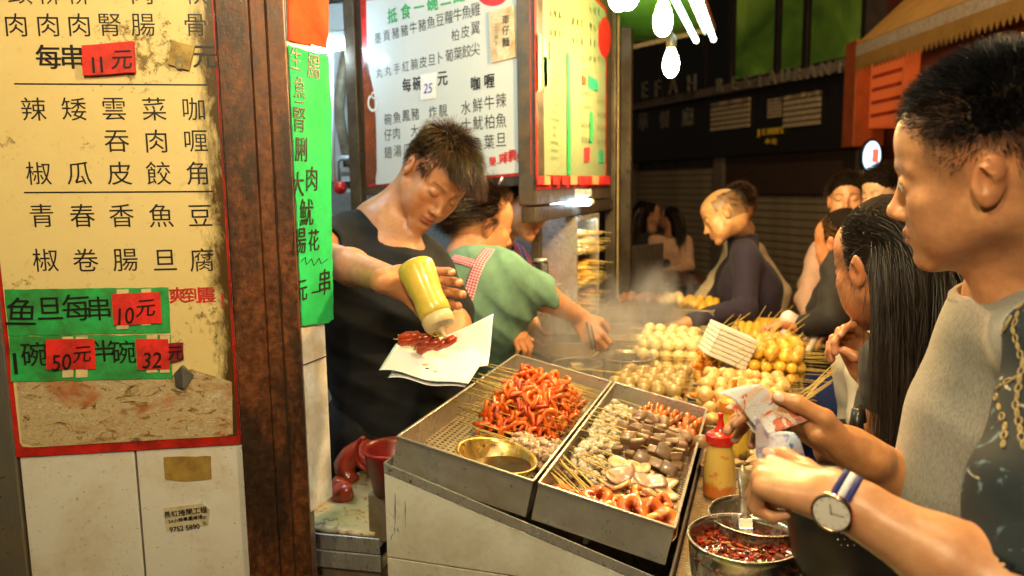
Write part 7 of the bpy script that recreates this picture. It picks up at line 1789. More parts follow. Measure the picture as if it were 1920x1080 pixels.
for y0, y1, m_, h in ((-.0095, -.0034, M_navy, 0), (-.0034, .0034, M_whs, .0002), (.0034, .0095, M_navy, 0)):
    V = []; F = []
    for k in range(48):
        a = 2*PI*k/48
        for x in (y0, y1):
            for rr in (.0272, .0292 + h): V.append(WM @ Vector((x, rr*math.sin(a)*.98, rr*math.cos(a) + (.0008 if math.cos(a) > 0 else 0))))
    for k in range(48): b = k*4; c = ((k+1) % 48)*4; F += [(b, c, c+2, b+2), (b+1, b+3, c+3, c+1), (b, b+1, c+1, c), (b+2, c+2, c+3, b+3)]
    MB().add(V, F).build('strap', m_, wt, True)
# hair of the foreground man
M_hairf = hair_mat('black_hair', (.005, .005, .006), (.022, .022, .028), .36)
R_ = scalp(12000, lambda x, y, z: np.clip((z - .034 - .45*np.clip(y-.035, 0, 1))/.022, 0, 1), 31); N_ = snormal(R_)
tl = np.clip((R_[:, 2]-.036 - .3*np.clip(R_[:, 1]-.03, 0, 1))/.055, 0, 1)
Dd = N_*.95 + np.array((0, .75, .10))*np.clip((R_[:, 1]+.07)/.10, .05, 1)[:, None] + np.array((0, -.35, -.2))*np.clip((-R_[:, 1]-.03)/.05, 0, 1)[:, None] + NP.normal(size=R_.shape)*.12 + np.stack([vnoise(R_, 170, 1), vnoise(R_, 170, 2), vnoise(R_, 170, 3)], 1)*.6
h1_ = strands(HF, R_ + N_*.0005, Dd, (.006 + .019*tl)*NP.uniform(.7, 1.25, len(R_)), 5, .0009, gravk=.10, curl=.18, seed=32, gpow=1)
R_ = scalp(10000, lambda x, y, z: np.clip(.12 + (z-.010)/.045 + np.clip(-y-.02, 0, 1)*25, 0, 1)*((z > .006) | ((y < -.02) & (z > -.055))) * (z < .070) * (y < .050) * ~((np.abs(x) > .064) & (y > -.040) & (y < .006) & (z < .020)), 33); N_ = snormal(R_)
h2_ = strands(HF, R_, N_*.25 + np.array((0, -.25, -1)) + NP.normal(size=R_.shape)*.12, (.0035 + .009*np.clip((R_[:, 2]-.022)/.04, 0, 1) + .010*np.clip((-R_[:, 1]-.02)/.05, 0, 1))*NP.uniform(.7, 1.2, len(R_)), 3, .0005, gravk=.05, curl=.05, seed=34)
hair_obj([h1_, h2_], M_hairf, fm)
hair_cap(fm, HF, M_hairf, [('e', (0, -.018, .031), (.0735, .0935, .0865), 0)], .003, [('e', (0, .0, -.025), (.14, .16, .078), .004), ('e', (0, .115, .02), (.12, .062, .072), .004)], amp=.0004)
# bank notes
t = NT('red_note'); n = t.noise(26, 5, .6, dist=2.5); c = t.mix(t.ramp(n, (.48, 0), (.52, 1)), (.70, .50, .38), (.50, .12, .05)); c = t.mix(t.ramp(t.noise(14, 4, .6, dist=2), (.50, 0), (.54, 1)), c, (.66, .66, .68)); c = t.mix(t.ramp(t.noise(120, 3, .5, (1, 1, 3), dist=3), (.60, 0), (.64, .6)), c, (.30, .12, .16)); t.set(base=c, rough=.6); M_n1 = t.m
t = NT('blue_note'); n = t.noise(28, 5, .6, dist=2.5); c = t.mix(t.ramp(n, (.52, 0), (.56, 1)), (.52, .66, .82), (.05, .12, .50)); c = t.mix(t.ramp(t.noise(130, 3, .5, (1, 1, 3), dist=3), (.58, 0), (.62, .6)), c, (.20, .32, .62)); c = t.mix(t.ramp(t.noise(9, 2), (.55, 0), (.6, .5)), c, (.60, .45, .45)); t.set(base=c, rough=.6); M_n2 = t.m
def note(px_, m_, lab, fn, txt=None):
    P_ = [Jd(*p) for p in px_]; V, F = patch(P_[0], P_[1], P_[2], P_[3], 16, 10, fn); o = link('bank_note', fast_mesh('bank_note', V, F, m_)); s_ = o.modifiers.new('s', 'SOLIDIFY'); s_.thickness = .0003; tag(o, lab, 'bank note'); return o
tR = tpR[4][0]; dR = float((CR.transposed() @ (Vector(tR.tolist()) - CO)).z * -1); tL = tpL[4][0]; dL = float((CR.transposed() @ (Vector(tL.tolist()) - CO)).z * -1)
note([(1346, 736, dR-.006), (1428, 727, dR+.004), (1446, 814, dR-.012), (1524, 794, dR-.004)], M_n1, 'folded reddish bank note under the far thumb, upper of the two fans', lambda u_, v_: cv(0, .006, .004)*math.sin(v_*6 + u_*2))
note([(1362, 758, dR+.010), (1420, 735, dR+.02), (1440, 822, dR+.006), (1490, 806, dR+.01)], M_whs if False else M_n1, 'second folded note just below the reddish one, edge showing', lambda u_, v_: cv(0, .004, .004)*math.sin(v_*5 + u_*3) + cv(-.002, -.004, 0))
note([(1411, 796, dL+.004), (1484, 812, dL+.003), (1424, 870, dL+.003), (1528, 862, dL-.002)], M_n2, 'crumpled blue bank note under the near thumb, lower of the two', lambda u_, v_: cv(0, .007, .005)*math.sin(v_*5 + u_*6 + 1) + cv(0, .004, 0)*math.cos(u_*9))
# ------------------------------------------------------------------ 5. woman with long dark hair, seen from behind
HD = headM((.207, 1.555, 1.445), (-.581, .781, -.229), (-.187, .146, .972), 1.0)
dw = ppl((.42, 1.52, 0), 'woman with long black hair and a dark grey top seen from behind')
nk = Jd(1725, 600, 1.50); shL = Jd(1690, 680, 1.38); shR = Jd(1850, 690, 1.72); hipL = np.array([.45, 1.38, .92]); hipR = np.array([.62, 1.66, .92])
S = SDF(); add_head(S, HD, lids='open'); hb = HD[:3, :3] @ np.array((0, -.035, -.055)) + HD[:3, 3]; S.cone(hb, nk, .047, .054, .03)
V1, F1 = S.mesh(.0042); C1 = paint_head(V1, HD, SK2, lids='open')
elL = Jd(1668, 800, 1.40); wrL = Jd(1632, 705, 1.50)
S = SDF(); S.cone(shL, elL, .050, .040, .02); S.cone(elL, wrL, .040, .025, .02)
tp = hand(S, handM(wrL, cv(-.38, .72, .10), cv(-.75, -.25, .45)), [(30, 45, 30), (52, 60, 35), (60, 62, 35), (62, 62, 35)], thumb=[(.028, .030, .010), (.050, .040, .034), (.072, .030, .050), (.092, .016, .056)], side=-1, s=.95)
a1_ = Jd(1560, 845, 1.12); a2_ = Jd(1760, 960, 1.24); S.cone(a1_, a2_, .026, .040, .02); S.cone(a2_, Jd(1900, 900, 1.5), .040, .05, .02)
V2, F2 = S.mesh(.003); C2 = skin_paint((.46, .20, .09), 6, [(p, .010, (.74, .34, .22)) for p, d_ in tp])(V2); join_mesh('body', [(V1, F1, C1), (V2, F2, C2)], M_skin, dw)
M_dgrey = cloth('dark_grey_knit', (.045, .042, .042), .9, sheen=.4)
S = SDF(); torso(S, hipL, hipR, shL, shR, nk + [0, 0, -.05], r=.12, rs=.06, k=.09); S.cone(shL, shL*.55+elL*.45, .064, .060, .03); S.ell(Jd(1720, 800, 1.50), (.12, .13, .15), .08); cut_neck(S, nk, (0, 0, 1), .055, .07, .2); S.disp = fold_noise(.005, 22, 31, (.6, 0, .9)); sdf_obj('grey_top', S, .007, M_dgrey, dw)
S = SDF(); legs(S, hipL, hipR, .10, fwd=(-.6, .8, 0)); sdf_obj('trousers', S, .016, M_blk2, dw); shoes(dw, hipL, hipR, (-.6, .8, 0), M_shoe)
M_haird = hair_mat('black_long_hair', (.006, .004, .003), (.030, .018, .011), .5)
hair_cap(dw, HD, M_haird, [('e', (0, -.022, .036), (.0775, .0960, .0905), 0), ('c', (0, -.075, .01), (.02, -.09, -.16), .045, .050, .05), ('c', (.02, -.09, -.16), (.05, -.12, -.34), .050, .035, .05)], .006, [('e', (0, .088, -.012), (.10, .060, .088), .01), ('e', (-.060, .02, -.050), (.030, .06, .055), .015), ('e', (.082, -.006, -.004), (.030, .030, .032), .006), ('e', (-.084, -.002, -.004), (.030, .032, .032), .006)], amp=.002)
gd = HD[:3, :3].T
R_ = scalp(7500, cover, 41); N_ = snormal(R_); Dd = np.array((0, -.12, -.01)) - R_; Dd /= np.linalg.norm(Dd, axis=1)[:, None]; Dd = Dd - N_*(Dd*N_).sum(1)[:, None]*.95 + N_*.10 + NP.normal(size=R_.shape)*.06
cl_d = (((0, -.018, .030), (.081, .101, .094)), ((0, .02, -.04), (.060, .060, .085)), ((0, -.035, -.13), (.055, .055, .09)))
L_ = NP.uniform(.30, .56, len(R_)); l1 = strands(HD, R_ + N_*.003, Dd, L_, 13, .0014, gravk=.9, curl=.05, wv=.06, seed=42, coll=cl_d, gpow=.2, guide=((0, -.125, .0), -.095, .05))
R_ = scalp(2600, lambda x, y, z: (y < -.04) & (z < .06) & (z > -.06), 43, (0, -.03, .0), (.075, .085, .08)); N_ = snormal(R_, (0, -.03, 0), (.075, .085, .08))
l2 = strands(HD, R_ + N_*.004, N_*.3 + np.array((.1, -.3, -1)) + NP.normal(size=R_.shape)*.08, NP.uniform(.25, .46, len(R_)), 14, .0013, gravk=.5, curl=.06, wv=.07, seed=44, coll=cl_d, gpow=.3)
R_ = scalp(110, lambda x, y, z: (np.abs(x) > .045) & (y > -.06) & (y < .05) & (z > -.03) & (z < .06), 45); N_ = snormal(R_)
l3 = strands(HD, R_, N_*.8 + np.array((0, .1, -.6)) + NP.normal(size=R_.shape)*.4, NP.uniform(.04, .10, len(R_)), 9, .0005, gravk=.6, curl=.16, seed=46)
hair_obj([l1, l2, l3], M_haird, dw)
# her bags
bag = empty('studded_bag', Jd(1620, 990, 1.1).tolist(), 'black studded handbag hanging below the wristwatch', 'handbag'); M_leather = simple('black_leather', (.015, .013, .012), .3, var=.3)
S = SDF(); bc = np.array(bag.location); S.ell(bc + cv(0, -.02, 0), (.10, .08, .10), .02); S.ell(bc + cv(-.03, .035, 0), (.08, .07, .06), .03); bo_ = sdf_obj('bag_body', S, .006, M_leather, bag); bvb = bvh_of(bo_); mb = MB()
for i in range(13):
    for j in range(8):
        x, y = 1572 + i*12 + (j % 2)*6, 945 + j*11; h = bvb.ray_cast(CO, ray(x, y).normalized())
        if h[0] is not None: mb.ball(h[0], .0016, 6, 4)
o = mb.build('studs', simple('stud_metal', (.7, .62, .5), .2, metal=1, bump=0), None, True); o['kind'] = 'stuff'; under(o, bag)
sb = MB().tube([tuple(Jd(1612, 840, 1.38)), tuple(Jd(1605, 800, 1.36)), tuple(Jd(1608, 768, 1.36)), tuple(Jd(1613, 764, 1.36)), tuple(Jd(1617, 790, 1.37))], [.013, .013, .010, .008, .008], 10); tag(sb.build('bag_strap', M_leather, None, True), 'black leather strap loop in front of the dark grey top', 'strap')
# ------------------------------------------------------------------ 6.. the others, further off
def figure(label, M, sk, hipL, hipR, shL, shR, nk, arms, cloth_m, hairf, group=None, legm=None, garment='shirt', r=.12, lids='open', stub=None, sleeve=.9, h=.009, eyes=False, fwd=None, jaw=1.0, fat=1.0, seed=0, floor=0.0, hh=.005):
    root = ppl(((hipL[0]+hipR[0])/2, (hipL[1]+hipR[1])/2, 0), label, group)
    hipL, hipR, shL, shR, nk = [np.array(a, float) for a in (hipL, hipR, shL, shR, nk)]
    S = SDF(); add_head(S, M, lids=lids, jaw=jaw, fat=fat, fine=hh < .0045); hb = M[:3, :3] @ np.array((0, -.035, -.055)) + M[:3, 3]; S.cone(hb, nk, .050, .056, .03)
    V1, F1 = S.mesh(hh); parts = [(V1, F1, paint_head(V1, M, sk, lids=lids, stub=stub, browthick=1.3))]; cs = []
    S2 = SDF(); torso(S2, hipL, hipR, shL, shR, nk + [0, 0, -.045], r=r, rs=.06, k=.09)
    for k, (el, wr, hf, hn, cu) in enumerate(arms):
        sh = (shL, shR)[k]; el = np.array(el); wr = np.array(wr); S = SDF(); S.cone(sh, el, .048, .040, .02); S.cone(el, wr, .040, .026, .02); hand(S, handM(wr, hf, hn), [(cu, cu, cu*.6)]*4, side=1 if k == 0 else -1, s=.95); v, f = S.mesh(.006 if hh < .006 else .009); parts.append((v, f, skin_paint(sk, k)(v)))
        S2.cone(sh, el, .064, .056, .03)
        if sleeve > .5: S2.cone(el, el*(1-sleeve)+wr*sleeve, .056, .042, .02)
    join_mesh('body', parts, M_skin, root); cut_neck(S2, nk, (0, 0, 1), .055, .07, .2)
    S2.disp = fold_noise(.006, 18, seed, (.5, 0, .8)); sdf_obj(garment, S2, h, cloth_m, root)
    if eyes: add_eyes(root, M)
    S = SDF(); legs(S, hipL, hipR, .10, fwd=fwd or (0, -1, 0), floor=floor); S.cone(hipL, hipR, .12, .12, .05); sdf_obj('trousers', S, .018, legm or M_blk2, root)
    if floor == 0: shoes(root, hipL, hipR, fwd or (0, -1, 0), M_shoe)
    if hairf: hairf(root, M)
    return root
def short_hair(m_, n=2600, ln=(.016, .034), seed=1, front=.066, w=.0018):
    def f(root, M):
        R_ = scalp(n, lambda x, y, z: ((z > .052) | ((y < .03) & (z > .014)) | ((y < -.03) & (z > -.05))) & ~((y > .055) & (z < front)) & ~((np.abs(x) > .06) & (y > -.035) & (y < .012) & (z < .026)), seed); N_ = snormal(R_)
        hair_obj([strands(M, R_ + N_*(.002 + .007*np.clip((R_[:, 1:2]-.0)/.03, 0, 1)), N_*.7 + np.array((.25, .4, .05)) + NP.normal(size=R_.shape)*.2, NP.uniform(*ln, len(R_)), 4, w, gravk=.25, curl=.1, seed=seed)], m_, root)
        hair_cap(root, M, m_, [('e', (0, -.024, .038), (.0765, .0950, .0905), 0), ('e', (0, .030, .046), (.064, .062, .060), .03)], .006, [('e', (0, .100, -.012), (.10, .060, .070), .01), ('e', (0, .0, -.08), (.12, .12, .062), .02)], amp=.002)
    return f
def long_hair(m_, n=2400, ln=(.25, .42), seed=1, w=.002):
    def f(root, M):
        R_ = scalp(n, cover, seed); N_ = snormal(R_)
        hair_obj([strands(M, R_, N_*.1 + np.array((0, -.8, -.2)) + NP.normal(size=R_.shape)*.1, NP.uniform(*ln, len(R_)) + .06, 12, w, gravk=.8, curl=.06, wv=.05, seed=seed, gpow=.3, guide=((0, -.12, -.02), -.085, .05))], m_, root)
        hair_cap(root, M, m_, [('e', (0, -.024, .036), (.078, .0970, .0915), 0), ('c', (0, -.07, 0), (0, -.10, -.14), .06, .06, .04)], .006, [('e', (0, .090, -.012), (.10, .060, .088), .01), ('e', (0, .05, -.07), (.12, .07, .05), .02)], amp=.002)
    return f
# old man at the far end of the counter
HO = headM((-.191, 3.648, 1.448), (-.886, -.141, -.442), (-.462, .197, .864), 1.0)
def bald(x, y, z): return np.clip(((y < .0) & (z > -.04) & (z < .085) & (y < .01 - .3*(z-.03)) | ((np.abs(x) > .05) & (y < .03) & (z > .015) & (z < .07)))*.75 + .12*(z > .07), 0, 1)*~((np.abs(x) > .070) & (y > -.04) & (y < .012) & (z < .028))
M_haino = hair_mat('thin_grey_hair', (.02, .016, .012), (.12, .09, .06))
def oldhair(root, M):
    R_ = scalp(1300, lambda x, y, z: (y < .02) & (z > -.035) & (z < .075 + .1*np.clip(-y, 0, 1)) & ~((np.abs(x) > .06) & (y > -.035) & (y < .015) & (z < .026)), 51); N_ = snormal(R_)
    hair_obj([strands(M, R_, N_*.3 + np.array((0, -.5, -.6)), NP.uniform(.008, .018, len(R_)), 3, .0014, gravk=.1, seed=3)], M_haino, root)
M_navyt = cloth('navy_sweatshirt', (.030, .022, .045), .85, sheen=.5)
nk = Jd(1392, 432, 3.60); wrO = Jd(1290, 605, 3.20)
figure('balding older man in a navy sweatshirt bending over the far end of the counter', HO, (.62, .34, .16), Jd(1425, 660, 3.55), Jd(1390, 660, 3.85), Jd(1400, 490, 3.42), Jd(1395, 470, 3.85), nk,
       [(Jd(1395, 580, 3.30), wrO, cv(-.9, -.15, .1), cv(0, -1, 0), 25), (Jd(1345, 560, 3.9), Jd(1310, 590, 3.7), cv(-.9, -.2, 0), cv(0, -1, 0), 25)], M_navyt, oldhair, garment='navy_sweatshirt', stub=(bald, (.10, .06, .035)), lids='closed', seed=51, fwd=(-1, 0, 0), hh=.0044, h=.011, r=.125)
ap = MB().tube([tuple(Jd(1383, 440, 3.5)), tuple(Jd(1390, 425, 3.56)), tuple(Jd(1397, 418, 3.66))], .007, 6); tag(ap.build('neck_strap', cloth('purple_strap', (.05, .03, .16)), None, True), 'dark purple apron strap round the neck of the older man', 'strap')
# someone hidden behind him
HB = headM(tuple(Jd(1384, 385, 4.3)), (-.5, .8, 0), (0, 0, 1), 1.0); c0 = Jd(1396, 520, 4.35)
figure('person in a cream jacket almost hidden behind the older man', HB, SK2, c0 + [-.08, -.1, -.35], c0 + [.08, .1, -.35], c0 + [-.05, -.12, .12], c0 + [.05, .14, .12], Jd(1380, 430, 4.3),
       [(c0 + [-.22, -.16, -.12], c0 + [-.25, -.1, -.30], (-.5, 0, -.8), (0, 1, 0), 20), (c0 + [.2, .2, -.1], c0 + [.2, .2, -.3], (0, 0, -1), (1, 0, 0), 20)], cloth('cream_cloth', (.62, .48, .32)), short_hair(hair_mat('reddish_hair', (.05, .02, .01), (.16, .07, .03)), 1500, seed=61), garment='cream_jacket', seed=61, h=.014, r=.085)
# man in pink shirt, man beside him
HP = headM((.341, 3.821, 1.51), (-.136, -.986, .101), (-.005, .103, .995), 1.0); M_hk = hair_mat('dark_hair', (.008, .005, .004), (.045, .022, .010)); c0 = Jd(1565, 560, 3.8)
figure('man in a pale pink shirt facing the camera, farthest of the customers', HP, (.58, .30, .15), c0 + [.14, 0, -.35], c0 + [-.10, 0, -.35], Jd(1632, 475, 3.85), Jd(1540, 475, 3.85), Jd(1590, 440, 3.88),
       [(Jd(1640, 560, 3.8), Jd(1600, 600, 3.6), (-1, 0, .2), (0, 1, 0), 30), (Jd(1512, 560, 3.75), Jd(1520, 612, 3.5), cv(-.5, .1, .5), cv(0, -1, 0), 40)], cloth('pink_shirt', (.66, .42, .34), .8), short_hair(M_hk, 2400, seed=71), garment='pink_shirt', seed=71, lids='closed', sleeve=.55, hh=.004)
HQ = headM((.471, 3.656, 1.54), (-.761, -.636, -.128), (-.139, -.033, .99), 1.0); c0 = Jd(1690, 560, 3.75)
figure('man with swept-back hair looking left between the pink shirt and the foreground man', HQ, (.64, .40, .24), c0 + [0, -.1, -.35], c0 + [0, .12, -.35], Jd(1700, 480, 3.5), Jd(1650, 480, 3.9), Jd(1668, 440, 3.72),
       [(Jd(1700, 580, 3.4), Jd(1650, 640, 3.3), (-1, 0, .2), (0, 1, 0), 30), (Jd(1640, 580, 3.9), Jd(1620, 640, 3.7), (-1, 0, 0), (0, 1, 0), 30)], cloth('light_jacket', (.50, .42, .34), .8), short_hair(M_hk, 2400, (.02, .04), 72), garment='light_jacket', seed=72, lids='closed', hh=.004)
# girl in dark jacket with brown-blond hair ends; hands with plastic glove
HG = headM(tuple(Jd(1575, 455, 2.85)), (-.75, .62, -.2), (-.1, .1, 1), .98); c0 = Jd(1590, 580, 2.85)
figure('woman in a black jacket and blue skirt with brown hair over her shoulder, back turned', HG, SK2, c0 + [-.06, -.08, -.33], c0 + [.10, .10, -.33], Jd(1575, 505, 2.75), Jd(1640, 500, 3.0), Jd(1595, 478, 2.88),
       [(Jd(1560, 600, 2.62), Jd(1500, 612, 2.72), cv(-1, .1, 0), cv(0, -1, 0), 35), (Jd(1640, 590, 2.9), Jd(1600, 630, 2.7), cv(-1, .1, 0), cv(0, -1, 0), 30)], cloth('black_jacket', (.016, .013, .013), .7), long_hair(hair_mat('brown_blond_hair', (.02, .010, .005), (.26, .12, .03)), 2600, (.16, .30), 81), garment='black_jacket', seed=81, legm=cloth('blue_denim', (.02, .035, .16)), fwd=(-.7, .7, 0), r=.105)
S = SDF(); g0 = Jd(1478, 600, 2.72); S.ell(g0, (.028, .03, .034), .01); S.chain([g0, Jd(1470, 625, 2.7), Jd(1490, 655, 2.66)], [.012, .012, .010], .01); S.chain([g0 + cv(.05, -.01, 0), Jd(1530, 630, 2.7), Jd(1516, 656, 2.66)], [.016, .012, .010], .01); S.cone(g0, g0 + cv(.06, -.01, 0), .02, .02, .02)
V, F = S.mesh(.005); o = link('plastic_glove', fast_mesh('plastic_glove', V, F, simple('frosted_plastic', (.72, .60, .56), .35, coat=.4))); tag(o, 'whitish plastic glove held out by the woman in the black jacket', 'glove')
# pale grey jacket between them
HW = headM(tuple(Jd(1668, 545, 2.35)), (-.8, .5, -.2), (-.1, 0, 1), .93); c0 = Jd(1668, 690, 2.25)
figure('person in a pale grey cardigan half hidden behind the long-haired woman', HW, SK2, c0 + [-.04, -.08, -.22], c0 + [.06, .10, -.22], Jd(1648, 610, 2.15), Jd(1700, 600, 2.4), Jd(1672, 585, 2.3),
       [(Jd(1625, 700, 2.1), Jd(1615, 800, 2.05), cv(-.3, -1, 0), cv(1, 0, 0), 25), (Jd(1700, 700, 2.4), Jd(1690, 800, 2.3), cv(-.3, -1, 0), cv(1, 0, 0), 25)], cloth('pale_cardigan', (.42, .38, .34), .9), long_hair(M_haird, 900, (.1, .2), 91), garment='pale_cardigan', seed=91, h=.011)
# seated group far away
for k, (px, py, d_, col, hc_, lab, fw) in enumerate(((1222, 402, 8.0, (.02, .02, .025), M_hk, 'far seated woman in dark clothes turned to her neighbour', (.9, .3, 0)), (1256, 410, 7.9, (.60, .38, .26), M_haird, 'far seated woman in a pale pink top with a long ponytail', (-.8, .5, 0)), (1190, 412, 8.3, (.02, .02, .02), M_hk, 'far seated figure in black at the left of the group', (.5, .5, 0)), (1206, 398, 8.8, (.03, .02, .02), short_hair, 'far man behind the seated women', (.6, -.5, 0)))):
    Hs = headM(tuple(Jd(px, py, d_)), fw, (0, 0, 1), 1.0); c0 = Jd(px, py, d_) + [0, 0, -.48]
    figure(lab, Hs, (.45, .24, .14), c0 + [-.1, 0, -.1], c0 + [.1, 0, -.1], c0 + [-.17, 0, .25], c0 + [.17, 0, .25], c0 + [0, 0, .32], [(c0 + [-.22, -.1, .0], c0 + [-.05, -.3, -.02], (1, 0, 0), (0, 0, -1), 20), (c0 + [.22, -.1, 0], c0 + [.05, -.3, -.02], (-1, 0, 0), (0, 0, -1), 20)], cloth('far_top', col), long_hair(hc_, 260, (.2, .35), 100+k, .008) if k != 3 else short_hair(M_hk, 500, seed=99, w=.005), 'people sitting across the street', seed=100+k, h=.03, hh=.011)
# ================================================================== ACROSS THE STREET
FA = D(1400, 340, 9.0); FA.z = 0
FP = Plane(FA, (.63, -.777, 0), (0, 0, 1))
M_dkwall = dirty('dark_tiles', (.07, .06, .05), (.03, .025, .02), .4, 3, .5)
M_band = simple('sign_band', (.012, .011, .011), .3); M_olive = simple('shutter_olive', (.30, .25, .17), .5, var=.2, scale=4); M_pil = simple('pillar_grey', (.16, .14, .11), .6)
def fq(pts): return [FP.at(*p) for p in pts]
rb = empty('restaurant_building', FA, 'dark closed restaurant building across the street with sign band and shutters', 'building')
uL, uR_ = FP.at(1120, 340)[0] - 3, FP.at(1660, 340)[0]
def fbox(u0_, u1_, v0_, v1_, h0, h1, nm, m_, bev=0): return under(FP.quad([(u0_, v0_), (u1_, v0_), (u1_, v1_), (u0_, v1_)], h0, h1, MB()).build(nm, m_, bevel=bev), rb)
vt = FP.at(1400, 140)[1]; v_a = FP.at(1400, 172)[1]; v_b = FP.at(1400, 292)[1]; v_c = FP.at(1400, 60)[1]
fbox(uL, uR_, 0, v_b, -.35, -.12, 'ground_wall', M_dkwall); fbox(uL, uR_, v_b, 7.5, -.35, -.02, 'upper_wall', M_dkwall)
fbox(uL, uR_, v_b, v_a, -.019, .06, 'sign_fascia', M_band, .01); fbox(uL, uR_, v_a + .0, v_a + .10, -.018, .16, 'ledge', M_pil, .01)
for a, b in ((1160, 1185), (1336, 1354), (1600, 1612)): fbox(FP.at(a, 400)[0], FP.at(b, 400)[0], 0, v_b - .002, -.119, .01, 'pillar', M_pil, .01)
def shutter(pa, pb, vtop, step=.085):
    u0_, u1_ = FP.at(pa, 400)[0], FP.at(pb, 400)[0]; s_ = empty('roller_shutter', (0, 0, 0)); under(s_, rb); n = int(vtop/step)
    me = FP.quad([(u0_, 0), (u1_, 0), (u1_, step*.86), (u0_, step*.86)], -.10, -.07, MB()).mesh('slat', M_olive)
    for k in range(n): o = link('slat', me); o.parent = s_; o.location = (0, 0, step*k); o.rotation_euler = (0, 0, 0)
shutter(1186, 1335, v_b - .03); shutter(1355, 1599, v_b - .45)
fbox(FP.at(1355, 400)[0], FP.at(1599, 400)[0], v_b - .44, v_b - .004, -.11, -.03, 'shutter_box', simple('brown_panel', (.05, .030, .022), .6))
t = NT('lit_green_window'); n = t.noise(1.4, 3, .5, dist=.5); t.set(base=(.02, .03, .01), rough=.1, emi=t.ramp(n, (.3, (.02, .05, .002)), (.5, (.10, .16, .008)), (.7, (.30, .36, .03))), emis=.22); M_gwin = t.m
t = NT('dark_window'); t.set(base=(.008, .012, .015), rough=.08); M_dwin = t.m
for pa, pb, m_ in ((1190, 1240, M_dwin), (1246, 1320, M_dwin), (1326, 1368, M_dwin), (1376, 1455, M_gwin), (1461, 1508, M_gwin), (1515, 1618, M_gwin)):
    u0_, u1_ = FP.at(pa, 100)[0], FP.at(pb, 100)[0]; fr = fbox(u0_, u1_, v_a + .12, 3.9, -.019, .0, 'window', M_band); o = FP.quad([(u0_ + .04, v_a + .16), (u1_ - .04, v_a + .16), (u1_ - .04, 3.86), (u0_ + .04, 3.86)], .001, .004, MB()).build('pane', m_); o.parent = fr
M_let = simple('dull_letter', (.19, .18, .15), .5); M_lety = simple('yellow_letter', (.6, .42, .05), .5)
def letter(s_, px, py, sz, m_, h=.065):
    mb = MB(); Q_ = Plane(FP.o + FP.n*h, FP.u, FP.v); u_, v_ = Q_.at(px, py); V, F = glyph(s_, 0, 0); k = sz*pxsize(px, py, Q_); M = Q_.M(u_, v_, 0)
    mb.add([M @ Vector((float(v[0])*k, float(v[1])*k, 0)) for v in V] , F); o = mb.build('letter', m_); s2 = o.modifiers.new('s', 'SOLIDIFY'); s2.thickness = .03; s2.offset = 0; under(o, rb)
for s_, x, y in (('E', 1209, 155), ('F', 1233, 152), ('A', 1262, 147), ('H', 1297, 142)): letter(s_, x, y, 44, M_let, .24)
for s_, x, y in (('R', 1350, 148), ('E', 1378, 145), ('S', 1402, 142), ('T', 1425, 139), ('A', 1448, 135), ('U', 1472, 131), ('R', 1497, 127), ('A', 1522, 123), ('N', 1548, 118), ('T', 1576, 113)): letter(s_, x, y, 36, M_let, .24)
for s_, x, y in (('華', 1205, 228), ('餐', 1246, 224), ('廳', 1289, 219)): letter(s_, x, y, 36, M_let, .075)
for k, s_ in enumerate('JENNY'): letter(s_, 1422 + k*11, 243 - k, 17, M_lety, .075)
for k, s_ in enumerate('小館'): letter(s_, 1439 + k*12, 265, 11, M_lety, .075)
M_lou = simple('louvre', (.45, .38, .25), .5)
for pa, pb, pt, pbm in ((1343, 1415, 192, 246), (1450, 1474, 185, 222), (1480, 1548, 178, 240)):
    u0_, u1_ = FP.at(pa, 220)[0], FP.at(pb, 220)[0]; v0_, v1_ = FP.at(pa, pbm)[1], FP.at(pa, pt)[1]
    for k in range(6): v = lerp(v0_, v1_, k/6); fbox(u0_, u1_, v, v + (v1_-v0_)/6*.72, .061, .085, 'louvre_slat', M_lou)
# shop at the right with the yellow awning
A2 = D(1606, 340, 7.2); A2.z = 0; B2 = D(1960, 340, 4.7); B2.z = 0; QP = Plane(A2, B2 - A2, (0, 0, 1)); Lq = (B2-A2).length
sh = empty('corner_shop', A2, 'corner shop with yellow awning and orange sign behind the foreground man', 'shop')
def qbox(u0_, u1_, v0_, v1_, h0, h1, nm, m_, bev=.01): return under(QP.quad([(u0_, v0_), (u1_, v0_), (u1_, v1_), (u0_, v1_)], h0, h1, MB()).build(nm, m_, bevel=bev), sh)
M_or = simple('orange_front', (.42, .09, .02), .45, var=.3, scale=5); M_dkred = simple('dark_red_front', (.10, .022, .012), .5, var=.4, scale=3)
qbox(-.0, Lq + 1, 0, 6, -.5, -.2, 'wall', M_dkred)
uu = [QP.at(x, 200)[0] for x in (1600, 1622, 1640, 1705, 1720, 1900)]
qbox(uu[0], uu[1], 1.9, 2.85, -.19, .1, 'orange_pilaster', M_or)
t = NT('orange_lightbox'); t.set(base=(.5, .1, .02), emi=(.8, .12, .02), emis=.32, rough=.3); M_olb = t.m
qbox(uu[2], uu[3], 2.05, 2.75, -.19, .05, 'sign_box', M_olb); qbox(uu[4], uu[5], 1.95, 2.7, -.19, .0, 'sign_box', M_or)
for k in range(5): qbox(uu[2] + .05, uu[3] - .04, 2.14 + k*.11, 2.17 + k*.11, .051, .056, 'lettering', simple('sign_red', (.5, .05, .02), .5) if k == 0 else bpy.data.materials['sign_red'], 0)
ez = lambda px, py: QP.at(px, py)[1]
QA = Plane(QP.o + QP.n*.55, QP.u, QP.v); uA = QA.at(1606, 100)[0]; va0, vb0 = QA.at(1606, 100)[1], QA.at(1606, 118)[1]
M_awn = simple('yellow_awning', (.27, .15, .03), .8, var=.2, scale=6); M_awnp = simple('pale_stripe', (.34, .29, .22), .8)
a = qbox(uA, Lq + 1, vb0 + .05, va0 + .06, .55, .556, 'stripe', M_awnp, 0)
mb = MB(); n = 44
